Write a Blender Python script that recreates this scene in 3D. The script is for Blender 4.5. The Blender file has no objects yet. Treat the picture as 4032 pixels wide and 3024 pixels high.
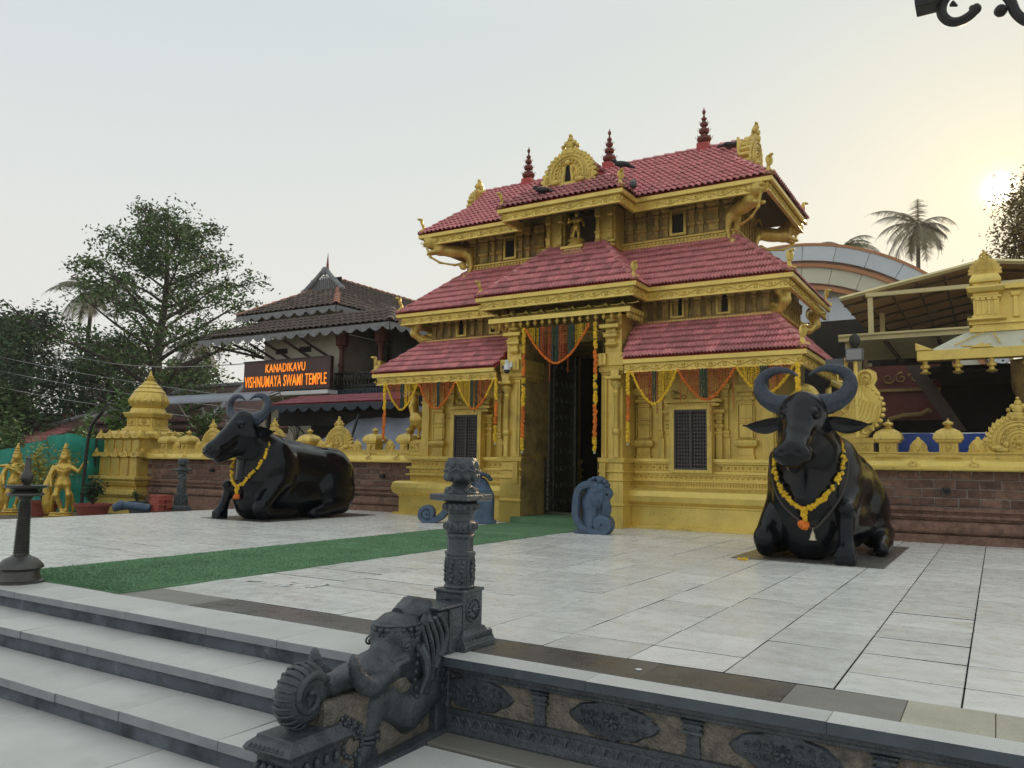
import bpy, math, random
import numpy as np
from mathutils import Vector, Matrix
rnd = random.Random(7)
PI = math.pi
sc = bpy.context.scene
COL = sc.collection

# ------------------------------------------------------------ camera, sky, sun, exposure
X0 = -7.27                       # axis of the temple gateway
cam_d = bpy.data.cameras.new('camera'); cam = bpy.data.objects.new('camera', cam_d); COL.objects.link(cam)
cam.matrix_world = Matrix(((0.85422585, 0.03967948, 0.5183857, 0), (0.51965235, -0.09606592, -0.84895982, 0),
                           (0.01611292, 0.99458377, -0.10268152, 1.12), (0, 0, 0, 1)))
cam_d.sensor_width = 36; cam_d.lens = 3119.7/4032*36; cam_d.clip_start = .05; cam_d.clip_end = 1500
sc.camera = cam
SUN_EL = math.radians(17.3); SUN_AZ = math.radians(.9)      # azimuth from +Y towards +X
sun_dir = Vector((math.sin(SUN_AZ)*math.cos(SUN_EL), math.cos(SUN_AZ)*math.cos(SUN_EL), math.sin(SUN_EL)))
w = bpy.data.worlds.new('World'); sc.world = w; w.use_nodes = True
nt = w.node_tree; N = nt.nodes; L = nt.links
bg = N['Background']; bg.inputs['Strength'].default_value = .1
sky = N.new('ShaderNodeTexSky'); sky.sky_type = 'NISHITA'; sky.sun_disc = False
sky.sun_elevation = SUN_EL; sky.sun_rotation = SUN_AZ; sky.dust_density = 6; sky.air_density = 1.2
geo = N.new('ShaderNodeTexCoord')
nrm = N.new('ShaderNodeVectorMath'); nrm.operation = 'NORMALIZE'; L.new(geo.outputs['Generated'], nrm.inputs[0])
sep = N.new('ShaderNodeSeparateXYZ'); L.new(nrm.outputs[0], sep.inputs[0])
ramp = N.new('ShaderNodeValToRGB'); L.new(sep.outputs['Z'], ramp.inputs[0])
cr = ramp.color_ramp; cr.elements[0].position = 0; cr.elements[0].color = (.80, .785, .73, 1)
cr.elements[1].position = 1; cr.elements[1].color = (.74, .80, .82, 1)
e = cr.elements.new(.22); e.color = (.765, .775, .75, 1)
e = cr.elements.new(.50); e.color = (.63, .695, .725, 1)
e = cr.elements.new(.72); e.color = (.70, .765, .785, 1)
def vm(op, a=None, b=None, s=None):
    n = N.new('ShaderNodeVectorMath'); n.operation = op
    for i, q in enumerate((a, b)):
        if q is None: continue
        if hasattr(q, 'is_linked'): L.new(q, n.inputs[i])
        else: n.inputs[i].default_value = q
    if s is not None:
        if hasattr(s, 'is_linked'): L.new(s, n.inputs['Scale'])
        else: n.inputs['Scale'].default_value = s
    return n
dot = vm('DOT_PRODUCT', nrm.outputs[0], tuple(sun_dir))
mx = N.new('ShaderNodeMath'); mx.operation = 'MAXIMUM'; L.new(dot.outputs['Value'], mx.inputs[0]); mx.inputs[1].default_value = 0
acc = vm('SCALE', ramp.outputs[0], s=10.0).outputs[0]
for p, c in ((3, (.03, .015, -.03)), (16, (.03, .008, -.03)), (90, (.07, .025, -.05)), (600, (.14, .08, .0)), (4000, (.5, .40, .20)), (24000, (8., 7.4, 6.4))):
    pw = N.new('ShaderNodeMath'); pw.operation = 'POWER'; L.new(mx.outputs[0], pw.inputs[0]); pw.inputs[1].default_value = p
    t = vm('SCALE', tuple(10*x for x in c), s=pw.outputs[0])
    acc = vm('ADD', acc, t.outputs[0]).outputs[0]
mixs = N.new('ShaderNodeMix'); mixs.data_type = 'RGBA'; mixs.inputs[0].default_value = .985
L.new(sky.outputs[0], mixs.inputs[6]); L.new(acc, mixs.inputs[7]); L.new(mixs.outputs[2], bg.inputs['Color'])
sun_d = bpy.data.lights.new('sun', 'SUN'); sun_d.energy = 2.0; sun_d.angle = math.radians(1.2); sun_d.color = (1, .78, .5)
sun = bpy.data.objects.new('sun', sun_d); COL.objects.link(sun); sun.rotation_euler = (-sun_dir).to_track_quat('-Z', 'Y').to_euler()
vs = sc.view_settings; vs.view_transform = 'Standard'; vs.look = 'None'; vs.exposure = 0.07; vs.gamma = 1; vs.use_curve_mapping = False

# ------------------------------------------------------------ materials
MAT = {}
def mat(name, col, rough=.6, metal=0, var=.2, vs=3, bump=.15, bs=60, rv=0, stain=None, coat=0, streak=None, voro=None, spec=.5, speck=None, emit=0, trans=0, xyz=(1, 1, 1)):
    m = bpy.data.materials.new(name); m.use_nodes = True; t = m.node_tree; n = t.nodes; l = t.links
    b = n['Principled BSDF']; b.inputs['Roughness'].default_value = rough; b.inputs['Metallic'].default_value = metal
    b.inputs['Specular IOR Level'].default_value = spec
    if coat: b.inputs['Coat Weight'].default_value = coat; b.inputs['Coat Roughness'].default_value = .12
    g = n.new('ShaderNodeNewGeometry'); mp = n.new('ShaderNodeMapping'); l.new(g.outputs['Position'], mp.inputs[0]); mp.inputs['Scale'].default_value = xyz
    oi = n.new('ShaderNodeObjectInfo')
    if rv:
        cm = n.new('ShaderNodeCombineXYZ'); s_ = n.new('ShaderNodeMath'); s_.operation = 'MULTIPLY'; s_.inputs[1].default_value = 40
        l.new(oi.outputs['Random'], s_.inputs[0]); l.new(s_.outputs[0], cm.inputs[2]); ad = n.new('ShaderNodeVectorMath'); ad.operation = 'ADD'
        l.new(mp.outputs[0], ad.inputs[0]); l.new(cm.outputs[0], ad.inputs[1]); P = ad.outputs[0]
    else: P = mp.outputs[0]
    def noise(sc_, det=5, rg=.6, vec=None, dist=0):
        q = n.new('ShaderNodeTexNoise'); q.inputs['Scale'].default_value = sc_; q.inputs['Detail'].default_value = det
        q.inputs['Roughness'].default_value = rg; q.inputs['Distortion'].default_value = dist; l.new(vec or P, q.inputs['Vector']); return q.outputs['Fac']
    def rng(src, a, b_, c, d):
        q = n.new('ShaderNodeMapRange'); l.new(src, q.inputs[0])
        for i, z in enumerate((a, b_, c, d)): q.inputs[i+1].default_value = z
        return q.outputs[0]
    def mix(f, a, b_, mode='MIX'):
        q = n.new('ShaderNodeMix'); q.data_type = 'RGBA'; q.blend_type = mode
        for i, z in ((0, f), (6, a), (7, b_)):
            if hasattr(z, 'is_linked'): l.new(z, q.inputs[i])
            elif i == 0: q.inputs[0].default_value = z
            else: q.inputs[i].default_value = (*z, 1)
        return q.outputs[2]
    lo = tuple(max(0, x*(1-var)) for x in col); hi = tuple(min(1, x*(1+var)) for x in col)
    c = mix(rng(noise(vs), .3, .7, 0, 1), lo, hi)
    if rv:
        wn = n.new('ShaderNodeCombineColor')
        r_ = rng(oi.outputs['Random'], 0, 1, 1-rv, 1+rv)
        for i in range(3): l.new(r_, wn.inputs[i])
        c = mix(1.0, c, wn.outputs[0], 'MULTIPLY')
    if streak:
        (sx, sy, sz), ss, sc2, amt = streak
        m2 = n.new('ShaderNodeMapping'); l.new(P, m2.inputs[0]); m2.inputs['Scale'].default_value = (sx, sy, sz); m2.inputs['Rotation'].default_value = (0, 0, .5)
        c = mix(rng(noise(ss, 6, .6, m2.outputs[0], 1.5), .52, .7, 0, amt), c, sc2)
    if speck:
        ss, sc2, amt = speck; c = mix(rng(noise(ss, 2, .5), .5, .62, 0, amt), c, sc2)
    if stain:
        for (sc2, ss, th, amt) in (stain if isinstance(stain, list) else [stain]):
            c = mix(rng(noise(ss, 8, .68), th, th+.14, 0, amt), c, sc2)
    l.new(c, b.inputs['Base Color'])
    rr = rng(noise(vs*3), .3, .7, max(0, rough-.1), min(1, rough+.1)); l.new(rr, b.inputs['Roughness'])
    if bump or voro:
        bp = n.new('ShaderNodeBump'); bp.inputs['Strength'].default_value = bump or .5; bp.inputs['Distance'].default_value = .01
        h = noise(bs, 5, .65)
        if voro:
            v = n.new('ShaderNodeTexVoronoi'); v.inputs['Scale'].default_value = voro; l.new(P, v.inputs['Vector'])
            a_ = n.new('ShaderNodeMath'); a_.operation = 'ADD'; l.new(h, a_.inputs[0]); l.new(v.outputs['Distance'], a_.inputs[1]); h = a_.outputs[0]
        l.new(h, bp.inputs['Height']); l.new(bp.outputs[0], b.inputs['Normal'])
    if emit:
        l.new(c, b.inputs['Emission Color']); b.inputs['Emission Strength'].default_value = emit
    if trans: b.inputs['Alpha'].default_value = 1-trans
    MAT[name] = m; return m
dirt = ((.12, .095, .035), 1.3, .56, .45)
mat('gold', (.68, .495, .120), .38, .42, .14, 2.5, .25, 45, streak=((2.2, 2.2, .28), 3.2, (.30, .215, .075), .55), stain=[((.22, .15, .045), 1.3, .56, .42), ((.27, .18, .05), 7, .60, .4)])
mat('gold_bright', (.76, .575, .15), .33, .42, .12, 3, .18, 50, stain=[((.36, .25, .07), 6, .60, .35), ((.24, .17, .06), 1.1, .58, .3)])
mat('gold_old_shaded', (.31, .21, .07), .6, .1, .35, 4, .4, 30, stain=[((.06, .045, .02), 2.2, .48, .6), ((.05, .04, .025), 9, .55, .45)])  # weathered gold, with the shade under the roofs put into its colour
mat('gold_statue', (.62, .42, .085), .3, .5, .15, 5, .1, 40, stain=((.16, .1, .03), 8, .56, .5))
mat('roof_red', (.58, .195, .20), .40, 0, .3, 7, .3, 70, rv=.27, stain=[((.16, .085, .08), 1.6, .57, .55), ((.45, .32, .30), 13, .63, .45)])
mat('roof_red_ridge', (.64, .25, .25), .5, 0, .25, 3, .3, 50, rv=.2, stain=[((.12, .09, .085), 3, .55, .6), ((.42, .35, .34), 20, .60, .5)])
mat('red_paint', (.42, .045, .04), .45, 0, .15, 3, .1, 40)
mat('copper_red', (.19, .05, .035), .4, .3, .25, 8, .2, 40, stain=((.06, .03, .03), 9, .5, .5))
mat('marble', (.735, .722, .685), .30, 0, .07, 3, .02, 120, rv=.11, streak=((.6, 3.2, 1), 1.2, (.54, .51, .44), .6), stain=[((.62, .62, .60), .6, .54, .3), ((.54, .45, .33), 2.2, .67, .5)], speck=(160, (.66, .66, .62), .3))
mat('joint', (.06, .055, .05), .9, 0, .3, 6, .3, 60)
mat('granite_light', (.58, .572, .54), .5, 0, .1, 2, .12, 180, rv=.08, speck=(230, (.40, .40, .385), .6), stain=[((.40, .395, .37), 1.7, .55, .45), ((.25, .24, .23), 5, .66, .5)])
mat('granite_dark', (.085, .08, .075), .3, 0, .3, 1.5, .05, 150, rv=.2, speck=(190, (.20, .19, .18), .6), stain=((.17, .16, .14), 1.2, .5, .6))
mat('granite_mid', (.23, .22, .19), .5, 0, .12, 2, .1, 180, speck=(200, (.15, .14, .13), .6))
mat('riser', (.095, .112, .135), .75, 0, .3, 3, .5, 40, stain=[((.025, .025, .027), 2.8, .5, .8), ((.26, .285, .32), 6, .60, .5)])
mat('stone_carved', (.052, .061, .070), .30, 0, .45, 6, .9, 45, spec=.6, stain=[((.20, .205, .20), 8, .60, .5), ((.016, .020, .028), 4, .52, .7)])
mat('stone_rough', (.19, .17, .135), .95, 0, .4, 18, 1.0, 55, voro=70, stain=((.07, .07, .065), 3, .52, .6))
mat('stone_blue', (.070, .112, .175), .6, 0, .3, 6, .6, 40, stain=[((.02, .03, .045), 5, .54, .6), ((.19, .24, .30), 9, .62, .4)])
mat('black_gloss', (.0025, .004, .007), .19, 0, .4, 2, .12, 14, spec=.26, stain=((.010, .014, .020), 2.5, .6, .5))
mat('black_horn', (.020, .033, .056), .28, 0, .3, 6, .4, 26, spec=.5, stain=((.07, .09, .12), 9, .58, .4))
mat('eye_gloss', (.004, .004, .005), .08, 0, 0, 2, 0)
mat('laterite', (.19, .108, .078), .9, 0, .35, 9, 1.0, 38, rv=.30, voro=32, stain=[((.33, .21, .10), 9, .6, .5), ((.05, .035, .03), 2.5, .52, .65)])
mat('mortar', (.30, .26, .23), .95, 0, .25, 12, .6, 90)
mat('carpet', (.155, .285, .155), .95, 0, .22, 1.4, 1.0, 220, speck=(260, (.07, .17, .075), .7), spec=.1, stain=((.22, .38, .20), 14, .5, .5))
mat('iron', (.028, .028, .027), .5, .4, .3, 8, .3, 60)
mat('bronze_dark', (.085, .083, .078), .38, .6, .3, 6, .25, 50)
mat('white_paint', (.70, .70, .68), .5, 0, .08, 2, .05, 60)
mat('cream_wall', (.50, .47, .38), .8, 0, .12, 1.5, .1, 40, stain=((.28, .26, .2), 1.8, .56, .5))
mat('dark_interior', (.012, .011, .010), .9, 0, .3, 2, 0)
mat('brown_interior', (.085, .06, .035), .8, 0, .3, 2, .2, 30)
mat('maroon', (.12, .025, .022), .6, 0, .2, 3, .1, 40)
mat('tile_dark', (.115, .085, .07), .8, 0, .35, 4, .4, 50, rv=.35, stain=((.22, .12, .09), 2.5, .57, .5))
mat('tile_cap', (.36, .17, .12), .8, 0, .3, 6, .4, 40, rv=.25)
mat('fringe_grey', (.21, .215, .22), .7, 0, .2, 6, .2, 40, stain=((.08, .08, .08), 4, .55, .5))
mat('wood_dark', (.045, .03, .024), .6, 0, .3, 5, .3, 40)
mat('wood_blue', (.02, .035, .055), .6, 0, .3, 5, .2, 40)
mat('sign_brown', (.055, .018, .014), .45, 0, .2, 3, .05, 40)
mat('sign_letter', (1.0, .24, .02), .5, 0, .25, 6, 0, emit=.9)
mat('sheet_grey', (.24, .26, .30), .45, .2, .12, 2, .05, 30)
mat('tarp_grey', (.20, .22, .27), .6, 0, .15, 3, .3, 12)
mat('tarp_blue', (.015, .06, .30), .45, 0, .25, 2, .5, 7)
mat('net_green', (.015, .26, .19), .7, 0, .3, 1.2, .6, 9, stain=((.01, .15, .12), 1.6, .5, .6))
mat('marigold_yellow', (.78, .47, .02), .75, 0, .35, 60, .3, 120, rv=.15)
mat('marigold_orange', (.68, .17, .015), .75, 0, .35, 60, .3, 120, rv=.15)
mat('marigold_red', (.42, .085, .02), .75, 0, .4, 60, .3, 120, rv=.25)
mat('leaf_string', (.03, .06, .04), .7, 0, .3, 30, .3, 90)
mat('leaf_mid', (.07, .125, .035), .55, 0, .6, 1.1, 0, spec=.3)
mat('leaf_dark', (.04, .08, .03), .6, 0, .6, .8, 0, spec=.3)
mat('leaf_bright', (.14, .24, .05), .5, 0, .4, 3, 0, spec=.3)
mat('leaf_yellow', (.30, .27, .04), .5, 0, .4, 3, 0, spec=.3)
mat('palm_leaf_hazed', (.17, .155, .09), .5, 0, .4, 1, 0, spec=.3)  # brownish tint of haze and glare painted into the fronds
mat('bark', (.06, .048, .04), .9, 0, .35, 5, .8, 25)
mat('terracotta', (.25, .055, .04), .7, 0, .2, 6, .2, 40)
mat('brick_red', (.33, .075, .05), .85, 0, .2, 8, .4, 50, rv=.2)
mat('old_roof', (.13, .065, .055), .9, 0, .35, 1.5, .6, 20, stain=((.05, .045, .05), .8, .5, .6))
mat('cement', (.30, .30, .30), .8, 0, .2, 3, .3, 40)
mat('ground', (.14, .12, .085), .95, 0, .35, .7, .5, 12, stain=((.06, .09, .03), .4, .5, .7))
mat('roof_pink_far', (.36, .13, .12), .7, 0, .2, 1, .3, 20)
mat('hall_white', (.55, .60, .64), .4, 0, .08, .5, 0, rv=.05)
mat('hall_cream', (.60, .58, .45), .5, 0, .08, .5, 0)
mat('hall_orange', (.42, .17, .06), .5, 0, .15, .6, 0)
mat('hall_brown', (.22, .12, .08), .6, 0, .2, .6, 0)
mat('sheet_metal', (.66, .58, .30), .5, .1, .15, 1, .1, 20)
mat('shed_under', (.38, .22, .115), .7, 0, .25, .8, .1, 20)
mat('shrine_pale', (.55, .55, .42), .55, 0, .12, 3, .2, 30, stain=((.28, .25, .14), 3, .58, .5))
mat('silver_clad', (.16, .16, .14), .35, .8, .4, 12, .9, 30)
mat('glass', (.02, .02, .02), .08, 0, 0, 2, 0)
mat('plastic_white', (.75, .75, .75), .4, 0, .05, 2, 0)
mat('lamp_grey', (.10, .11, .12), .5, .2, .2, 8, .1, 40)
mat('rope', (.06, .05, .045), .8, 0, .2, 30, .2, 80)
mat('brass', (.5, .42, .28), .3, .7, .1, 8, .1, 40)
mat('crow', (.012, .012, .016), .4, 0, .2, 10, .2, 60)
mat('chalk', (.75, .75, .72), .9, 0, .2, 9, .1, 60)

# ------------------------------------------------------------ mesh helpers
ROOT = {}
def tag(o, label=None, cat=None, group=None, kind=None):
    if label: o['label'] = label
    if cat: o['category'] = cat
    if group: o['group'] = group
    if kind: o['kind'] = kind
    return o
def thing(name, label, cat, loc=(0, 0, 0), group=None):
    o = bpy.data.objects.new(name, None); o.empty_display_size = .2; COL.objects.link(o); o.location = loc
    ROOT[o.name] = Vector(loc); return tag(o, label, cat, group)
def obj_from(name, me, m=None, parent=None, loc=None):
    o = bpy.data.objects.new(name, me); COL.objects.link(o)
    if m and not me.materials: me.materials.append(MAT[m])
    if parent: o.parent = parent; ROOT[o.name] = ROOT.get(parent.name, Vector())
    if loc is not None: o.location = loc
    return o
def mesh_np(name, V, F, smooth=False):
    me = bpy.data.meshes.new(name); V = np.asarray(V, dtype=np.float32); 
    if isinstance(F, np.ndarray):
        k = F.shape[1]; me.vertices.add(len(V)); me.vertices.foreach_set('co', V.ravel())
        me.loops.add(F.size); me.loops.foreach_set('vertex_index', F.astype(np.int32).ravel())
        me.polygons.add(len(F)); me.polygons.foreach_set('loop_start', np.arange(0, F.size, k, dtype=np.int32)); me.update(calc_edges=True)
    else: me.from_pydata(V.tolist(), [], F)
    if smooth: me.polygons.foreach_set('use_smooth', [True]*len(me.polygons)); me.update()
    return me
class MB:
    def __init__(s): s.v = []; s.f = []; s.m = []
    def cut(s): s.m.append((len(s.v), len(s.f))); return s
    def build_each(s, name, m, parent=None, **k):
        out = []; v0 = f0 = 0
        for v1, f1 in s.m+([(len(s.v), len(s.f))] if not s.m or s.m[-1] != (len(s.v), len(s.f)) else []):
            b = MB(); b.v = s.v[v0:v1]; b.f = [[i-v0 for i in q] for q in s.f[f0:f1]]; v0, f0 = v1, f1
            if b.v: out.append(b.build(name, m, parent, **k))
        return out
    def add(s, V, F):
        b = len(s.v); s.v.extend([tuple(map(float, p)) for p in V]); s.f.extend([[b+i for i in q] for q in F]); return s
    def box(s, x0, x1, y0, y1, z0, z1):
        V = [(x0, y0, z0), (x1, y0, z0), (x1, y1, z0), (x0, y1, z0), (x0, y0, z1), (x1, y0, z1), (x1, y1, z1), (x0, y1, z1)]
        return s.add(V, [(3, 2, 1, 0), (4, 5, 6, 7), (0, 1, 5, 4), (1, 2, 6, 5), (2, 3, 7, 6), (3, 0, 4, 7)])
    def stack(s, cx, cy, prof, n=4, rot=None, squash=1.0):
        """n-sided lathe: prof = [(z, half_x, half_y)]; for n=4 the halves are the box halves"""
        rot = PI/n if rot is None else rot; k = 1/math.cos(PI/n) if n <= 8 else 1.0; V = []; F = []
        for q in prof:
            z, hx = q[0], q[1]; hy = q[2] if len(q) > 2 else hx; ox = q[3] if len(q) > 3 else 0
            for i in range(n):
                a = rot+2*PI*i/n; V.append((cx+ox+hx*k*math.cos(a), cy+hy*k*math.sin(a), z))
        m = len(prof)
        for j in range(m-1):
            for i in range(n):
                i2 = (i+1) % n; F.append((j*n+i, j*n+i2, (j+1)*n+i2, (j+1)*n+i))
        F.append(tuple(range(n))[::-1]); F.append(tuple((m-1)*n+i for i in range(n)))
        return s.add(V, F)
    def lathe(s, cx, cy, prof, n=20): return s.stack(cx, cy, prof, n)
    def prism(s, pts, a, b, axis='y'):
        """extrude 2D polygon between a and b along axis; pts are (x,z) for y, (y,z) for x, (x,y) for z"""
        f = {'y': lambda p, t: (p[0], t, p[1]), 'x': lambda p, t: (t, p[0], p[1]), 'z': lambda p, t: (p[0], p[1], t)}[axis]
        n = len(pts); V = [f(p, a) for p in pts]+[f(p, b) for p in pts]
        F = [tuple(range(n)), tuple(range(2*n-1, n-1, -1))]+[(i, i+n, (i+1) % n+n, (i+1) % n) for i in range(n)]
        return s.add(V, F)
    def tube(s, pts, rad, n=8, closed=False, flat=1.0, up=(0, 0, 1)):
        P = [Vector(p) for p in pts]; R = rad if isinstance(rad, (list, tuple)) else [rad]*len(P); V = []; F = []; m = len(P); prev = None
        for i, p in enumerate(P):
            t = (P[min(i+1, m-1)]-P[max(i-1, 0)])
            if t.length < 1e-9: t = Vector((0, 0, 1))
            t.normalize(); u = Vector(up) if prev is None else prev
            u = u-t*u.dot(t)
            if u.length < 1e-4: u = Vector((1, 0, 0))-t*t.x
            if u.length < 1e-4: u = Vector((0, 1, 0))
            u.normalize(); prev = u; w_ = t.cross(u)
            for k in range(n):
                a = 2*PI*k/n; V.append(p+u*(R[i]*math.cos(a)*flat)+w_*(R[i]*math.sin(a)))
        for j in range(m-1):
            for k in range(n):
                k2 = (k+1) % n; F.append((j*n+k, j*n+k2, (j+1)*n+k2, (j+1)*n+k))
        F.append(tuple(range(n))[::-1]); F.append(tuple((m-1)*n+k for k in range(n)))
        return s.add(V, F)
    def ball(s, c, r, n=8, m=6):
        r = r if isinstance(r, (tuple, list)) else (r, r, r); V = [(c[0], c[1], c[2]-r[2])]; F = []
        for j in range(1, m):
            ph = -PI/2+PI*j/m
            for i in range(n): a = 2*PI*i/n; V.append((c[0]+r[0]*math.cos(ph)*math.cos(a), c[1]+r[1]*math.cos(ph)*math.sin(a), c[2]+r[2]*math.sin(ph)))
        V.append((c[0], c[1], c[2]+r[2])); T = len(V)-1
        for i in range(n): F.append((0, 1+(i+1) % n, 1+i)); F.append((T, T-n+i, T-n+(i+1) % n))
        for j in range(m-2):
            for i in range(n): a = 1+j*n+i; b = 1+j*n+(i+1) % n; F.append((a, b, b+n, a+n))
        return s.add(V, F)
    def quad(s, a, b, c, d): return s.add([a, b, c, d], [(0, 1, 2, 3)])
    def slab(s, pts, n, t):
        """polygon extruded by t against normal n"""
        n = Vector(n).normalized()*t; k = len(pts); V = [Vector(p) for p in pts]+[Vector(p)-n for p in pts]
        return s.add(V, [tuple(range(k)), tuple(range(2*k-1, k-1, -1))]+[(i, i+k, (i+1) % k+k, (i+1) % k) for i in range(k)])
    def build(s, name, m, parent=None, smooth=False, bevel=0, loc=None, auto=True, kind=None, mods=None):
        off = ROOT.get(parent.name, Vector()) if parent else Vector()
        V = np.array(s.v, dtype=np.float32)-np.array(off, dtype=np.float32)
        me = mesh_np(name, V, s.f, smooth)
        o = obj_from(name, me, m, parent)
        if smooth == 'auto':
            me.set_sharp_from_angle(angle=math.radians(40))
        if bevel:
            b = o.modifiers.new('bevel', 'BEVEL'); b.width = bevel; b.segments = 2; b.limit_method = 'ANGLE'; b.angle_limit = math.radians(50)
        if kind: o['kind'] = kind
        return o
def struct(mb, name, m, **k):
    o = mb.build(name, m, **k); o['kind'] = 'structure'; return o
def copy_tree(o, loc, rotz=None, label=None, scale=None, parent=None):
    c = o.copy(); COL.objects.link(c)
    if parent is None: c.location = loc
    else: c.parent = parent
    if rotz is not None: c.rotation_euler = (0, 0, rotz)
    if scale is not None: c.scale = scale
    if label: c['label'] = label
    ROOT[c.name] = Vector(loc) if loc is not None else Vector()
    for ch in list(o.children): copy_tree(ch, None, parent=c)
    return c

# --- signed-distance modelling with surface nets, for carved and organic shapes
def sdf_mesh(prims, h, k=.05):
    """prims: ('e',c,r[,k][,rot]) ellipsoid, ('c',a,b,ra,rb[,k]) tapered capsule, ('b',c,half,round[,k]) box; a leading '-' subtracts"""
    def bb(p):
        t = p[0].lstrip('-')
        if t == 'c': a, b = np.array(p[1]), np.array(p[2]); r = max(p[3], p[4]); return np.minimum(a, b)-r, np.maximum(a, b)+r
        if t == 'e': c = np.array(p[1]); r = np.array(p[2]); r = np.full(3, r.max()) if len(p) > 4 else r; return c-r, c+r
        c = np.array(p[1]); r = np.array(p[2])+p[3]; return c-r, c+r
    B = [bb(p) for p in prims if p[0][0] != '-']
    lo = np.min([b[0] for b in B], 0)-3*h; hi = np.max([b[1] for b in B], 0)+3*h
    n = np.ceil((hi-lo)/h).astype(int)+1; D = np.full(n, 1.0, np.float32)
    ax = [lo[i]+h*np.arange(n[i]) for i in range(3)]
    for p in prims:
        sub = p[0][0] == '-'; t = p[0].lstrip('-'); a0, a1 = bb(p)
        kk = {'c': 5, 'e': 3, 'b': 4}[t]; kk = p[kk] if len(p) > kk and p[kk] is not None else k
        mrg = kk+3*h; i0 = np.clip(((a0-mrg-lo)/h).astype(int), 0, n); i1 = np.clip(((a1+mrg-lo)/h).astype(int)+2, 0, n)
        sl = tuple(slice(i0[i], i1[i]) for i in range(3))
        X, Y, Z = np.meshgrid(*(ax[i][sl[i]] for i in range(3)), indexing='ij')
        if t == 'e':
            c, r = p[1], p[2]; x, y, z = X-c[0], Y-c[1], Z-c[2]
            if len(p) > 4:
                M = np.array(Matrix.Rotation(p[4][0], 3, 'X') @ Matrix.Rotation(p[4][1], 3, 'Y') @ Matrix.Rotation(p[4][2], 3, 'Z')).T
                x, y, z = (M[i, 0]*x+M[i, 1]*y+M[i, 2]*z for i in range(3))
            q = np.sqrt((x/r[0])**2+(y/r[1])**2+(z/r[2])**2)+1e-9; q2 = np.sqrt((x/r[0]**2)**2+(y/r[1]**2)**2+(z/r[2]**2)**2)+1e-9
            d = q*(q-1)/q2
        elif t == 'c':
            a, b = np.array(p[1], float), np.array(p[2], float); ab = b-a; L2 = ab@ab+1e-12
            tt = np.clip(((X-a[0])*ab[0]+(Y-a[1])*ab[1]+(Z-a[2])*ab[2])/L2, 0, 1)
            d = np.sqrt((X-a[0]-tt*ab[0])**2+(Y-a[1]-tt*ab[1])**2+(Z-a[2]-tt*ab[2])**2)-(p[3]+(p[4]-p[3])*tt)
        else:
            c, r, rd = p[1], p[2], p[3]; qx, qy, qz = abs(X-c[0])-r[0], abs(Y-c[1])-r[1], abs(Z-c[2])-r[2]
            d = np.sqrt(np.maximum(qx, 0)**2+np.maximum(qy, 0)**2+np.maximum(qz, 0)**2)+np.minimum(np.maximum(qx, np.maximum(qy, qz)), 0)-rd
        cur = D[sl]; d = d.astype(np.float32)
        if sub:
            g = np.clip(.5-.5*(cur+d)/kk, 0, 1); D[sl] = cur*(1-g)-d*g+kk*g*(1-g)
        else:
            g = np.clip(.5+.5*(d-cur)/kk, 0, 1); D[sl] = d*(1-g)+cur*g-kk*g*(1-g); D[sl] = np.where(d > kk+2*h, np.minimum(cur, 1.0), D[sl])
    D = np.clip(D, -3*h, 3*h)
    ins = D < 0; acc = np.zeros(tuple(n-1)+(3,), np.float32); cnt = np.zeros(tuple(n-1), np.float32)
    I = [np.arange(n[i]) for i in range(3)]
    for axis in range(3):
        s0 = [slice(None)]*3; s1 = [slice(None)]*3; s0[axis] = slice(0, -1); s1[axis] = slice(1, None); s0, s1 = tuple(s0), tuple(s1)
        d0, d1 = D[s0], D[s1]; cr_ = (d0 < 0) != (d1 < 0); idx = np.argwhere(cr_)
        tt = (d0/(d0-d1+1e-12))[cr_]; pos = idx.astype(np.float32); pos[:, axis] += tt
        o = [a for a in range(3) if a != axis]
        for da in (0, -1):
            for db in (0, -1):
                c = idx.copy(); c[:, o[0]] += da; c[:, o[1]] += db
                ok = np.all((c >= 0) & (c < (n-1)), 1); c_ = c[ok]
                np.add.at(acc, tuple(c_.T), pos[ok]); np.add.at(cnt, tuple(c_.T), 1)
    act = cnt > 0; vid = -np.ones(tuple(n-1), np.int64); vid[act] = np.arange(act.sum())
    V = lo+h*(acc[act]/cnt[act][:, None]); Fs = []
    for axis in range(3):
        o = [(axis+1) % 3, (axis+2) % 3]
        s0 = [slice(None)]*3; s1 = [slice(None)]*3; s0[axis] = slice(0, -1); s1[axis] = slice(1, None)
        a_, b_ = ins[tuple(s0)], ins[tuple(s1)]
        for flip, cr_ in ((False, a_ & ~b_), (True, ~a_ & b_)):
            idx = np.argwhere(cr_); idx = idx[np.all((idx[:, o] > 0) & (idx[:, o] < (n[o]-1)), 1)]
            if not len(idx): continue
            q = []
            for (da, db) in ((0, 0), (-1, 0), (-1, -1), (0, -1)):
                c = idx.copy(); c[:, o[0]] += da; c[:, o[1]] += db; q.append(vid[tuple(c.T)])
            q = np.stack(q[::-1] if not flip else q, 1); Fs.append(q[:, ::-1])
    F = np.concatenate(Fs); 
    # two rounds of Laplacian smoothing
    E_ = np.concatenate([F[:, [0, 1]], F[:, [1, 2]], F[:, [2, 3]], F[:, [3, 0]]]); E_ = np.concatenate([E_, E_[:, ::-1]])
    for _ in range(2):
        s_ = np.zeros_like(V); c_ = np.zeros(len(V)); np.add.at(s_, E_[:, 0], V[E_[:, 1]]); np.add.at(c_, E_[:, 0], 1)
        V = .5*V+.5*s_/np.maximum(c_, 1)[:, None]
    return V, F
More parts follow.
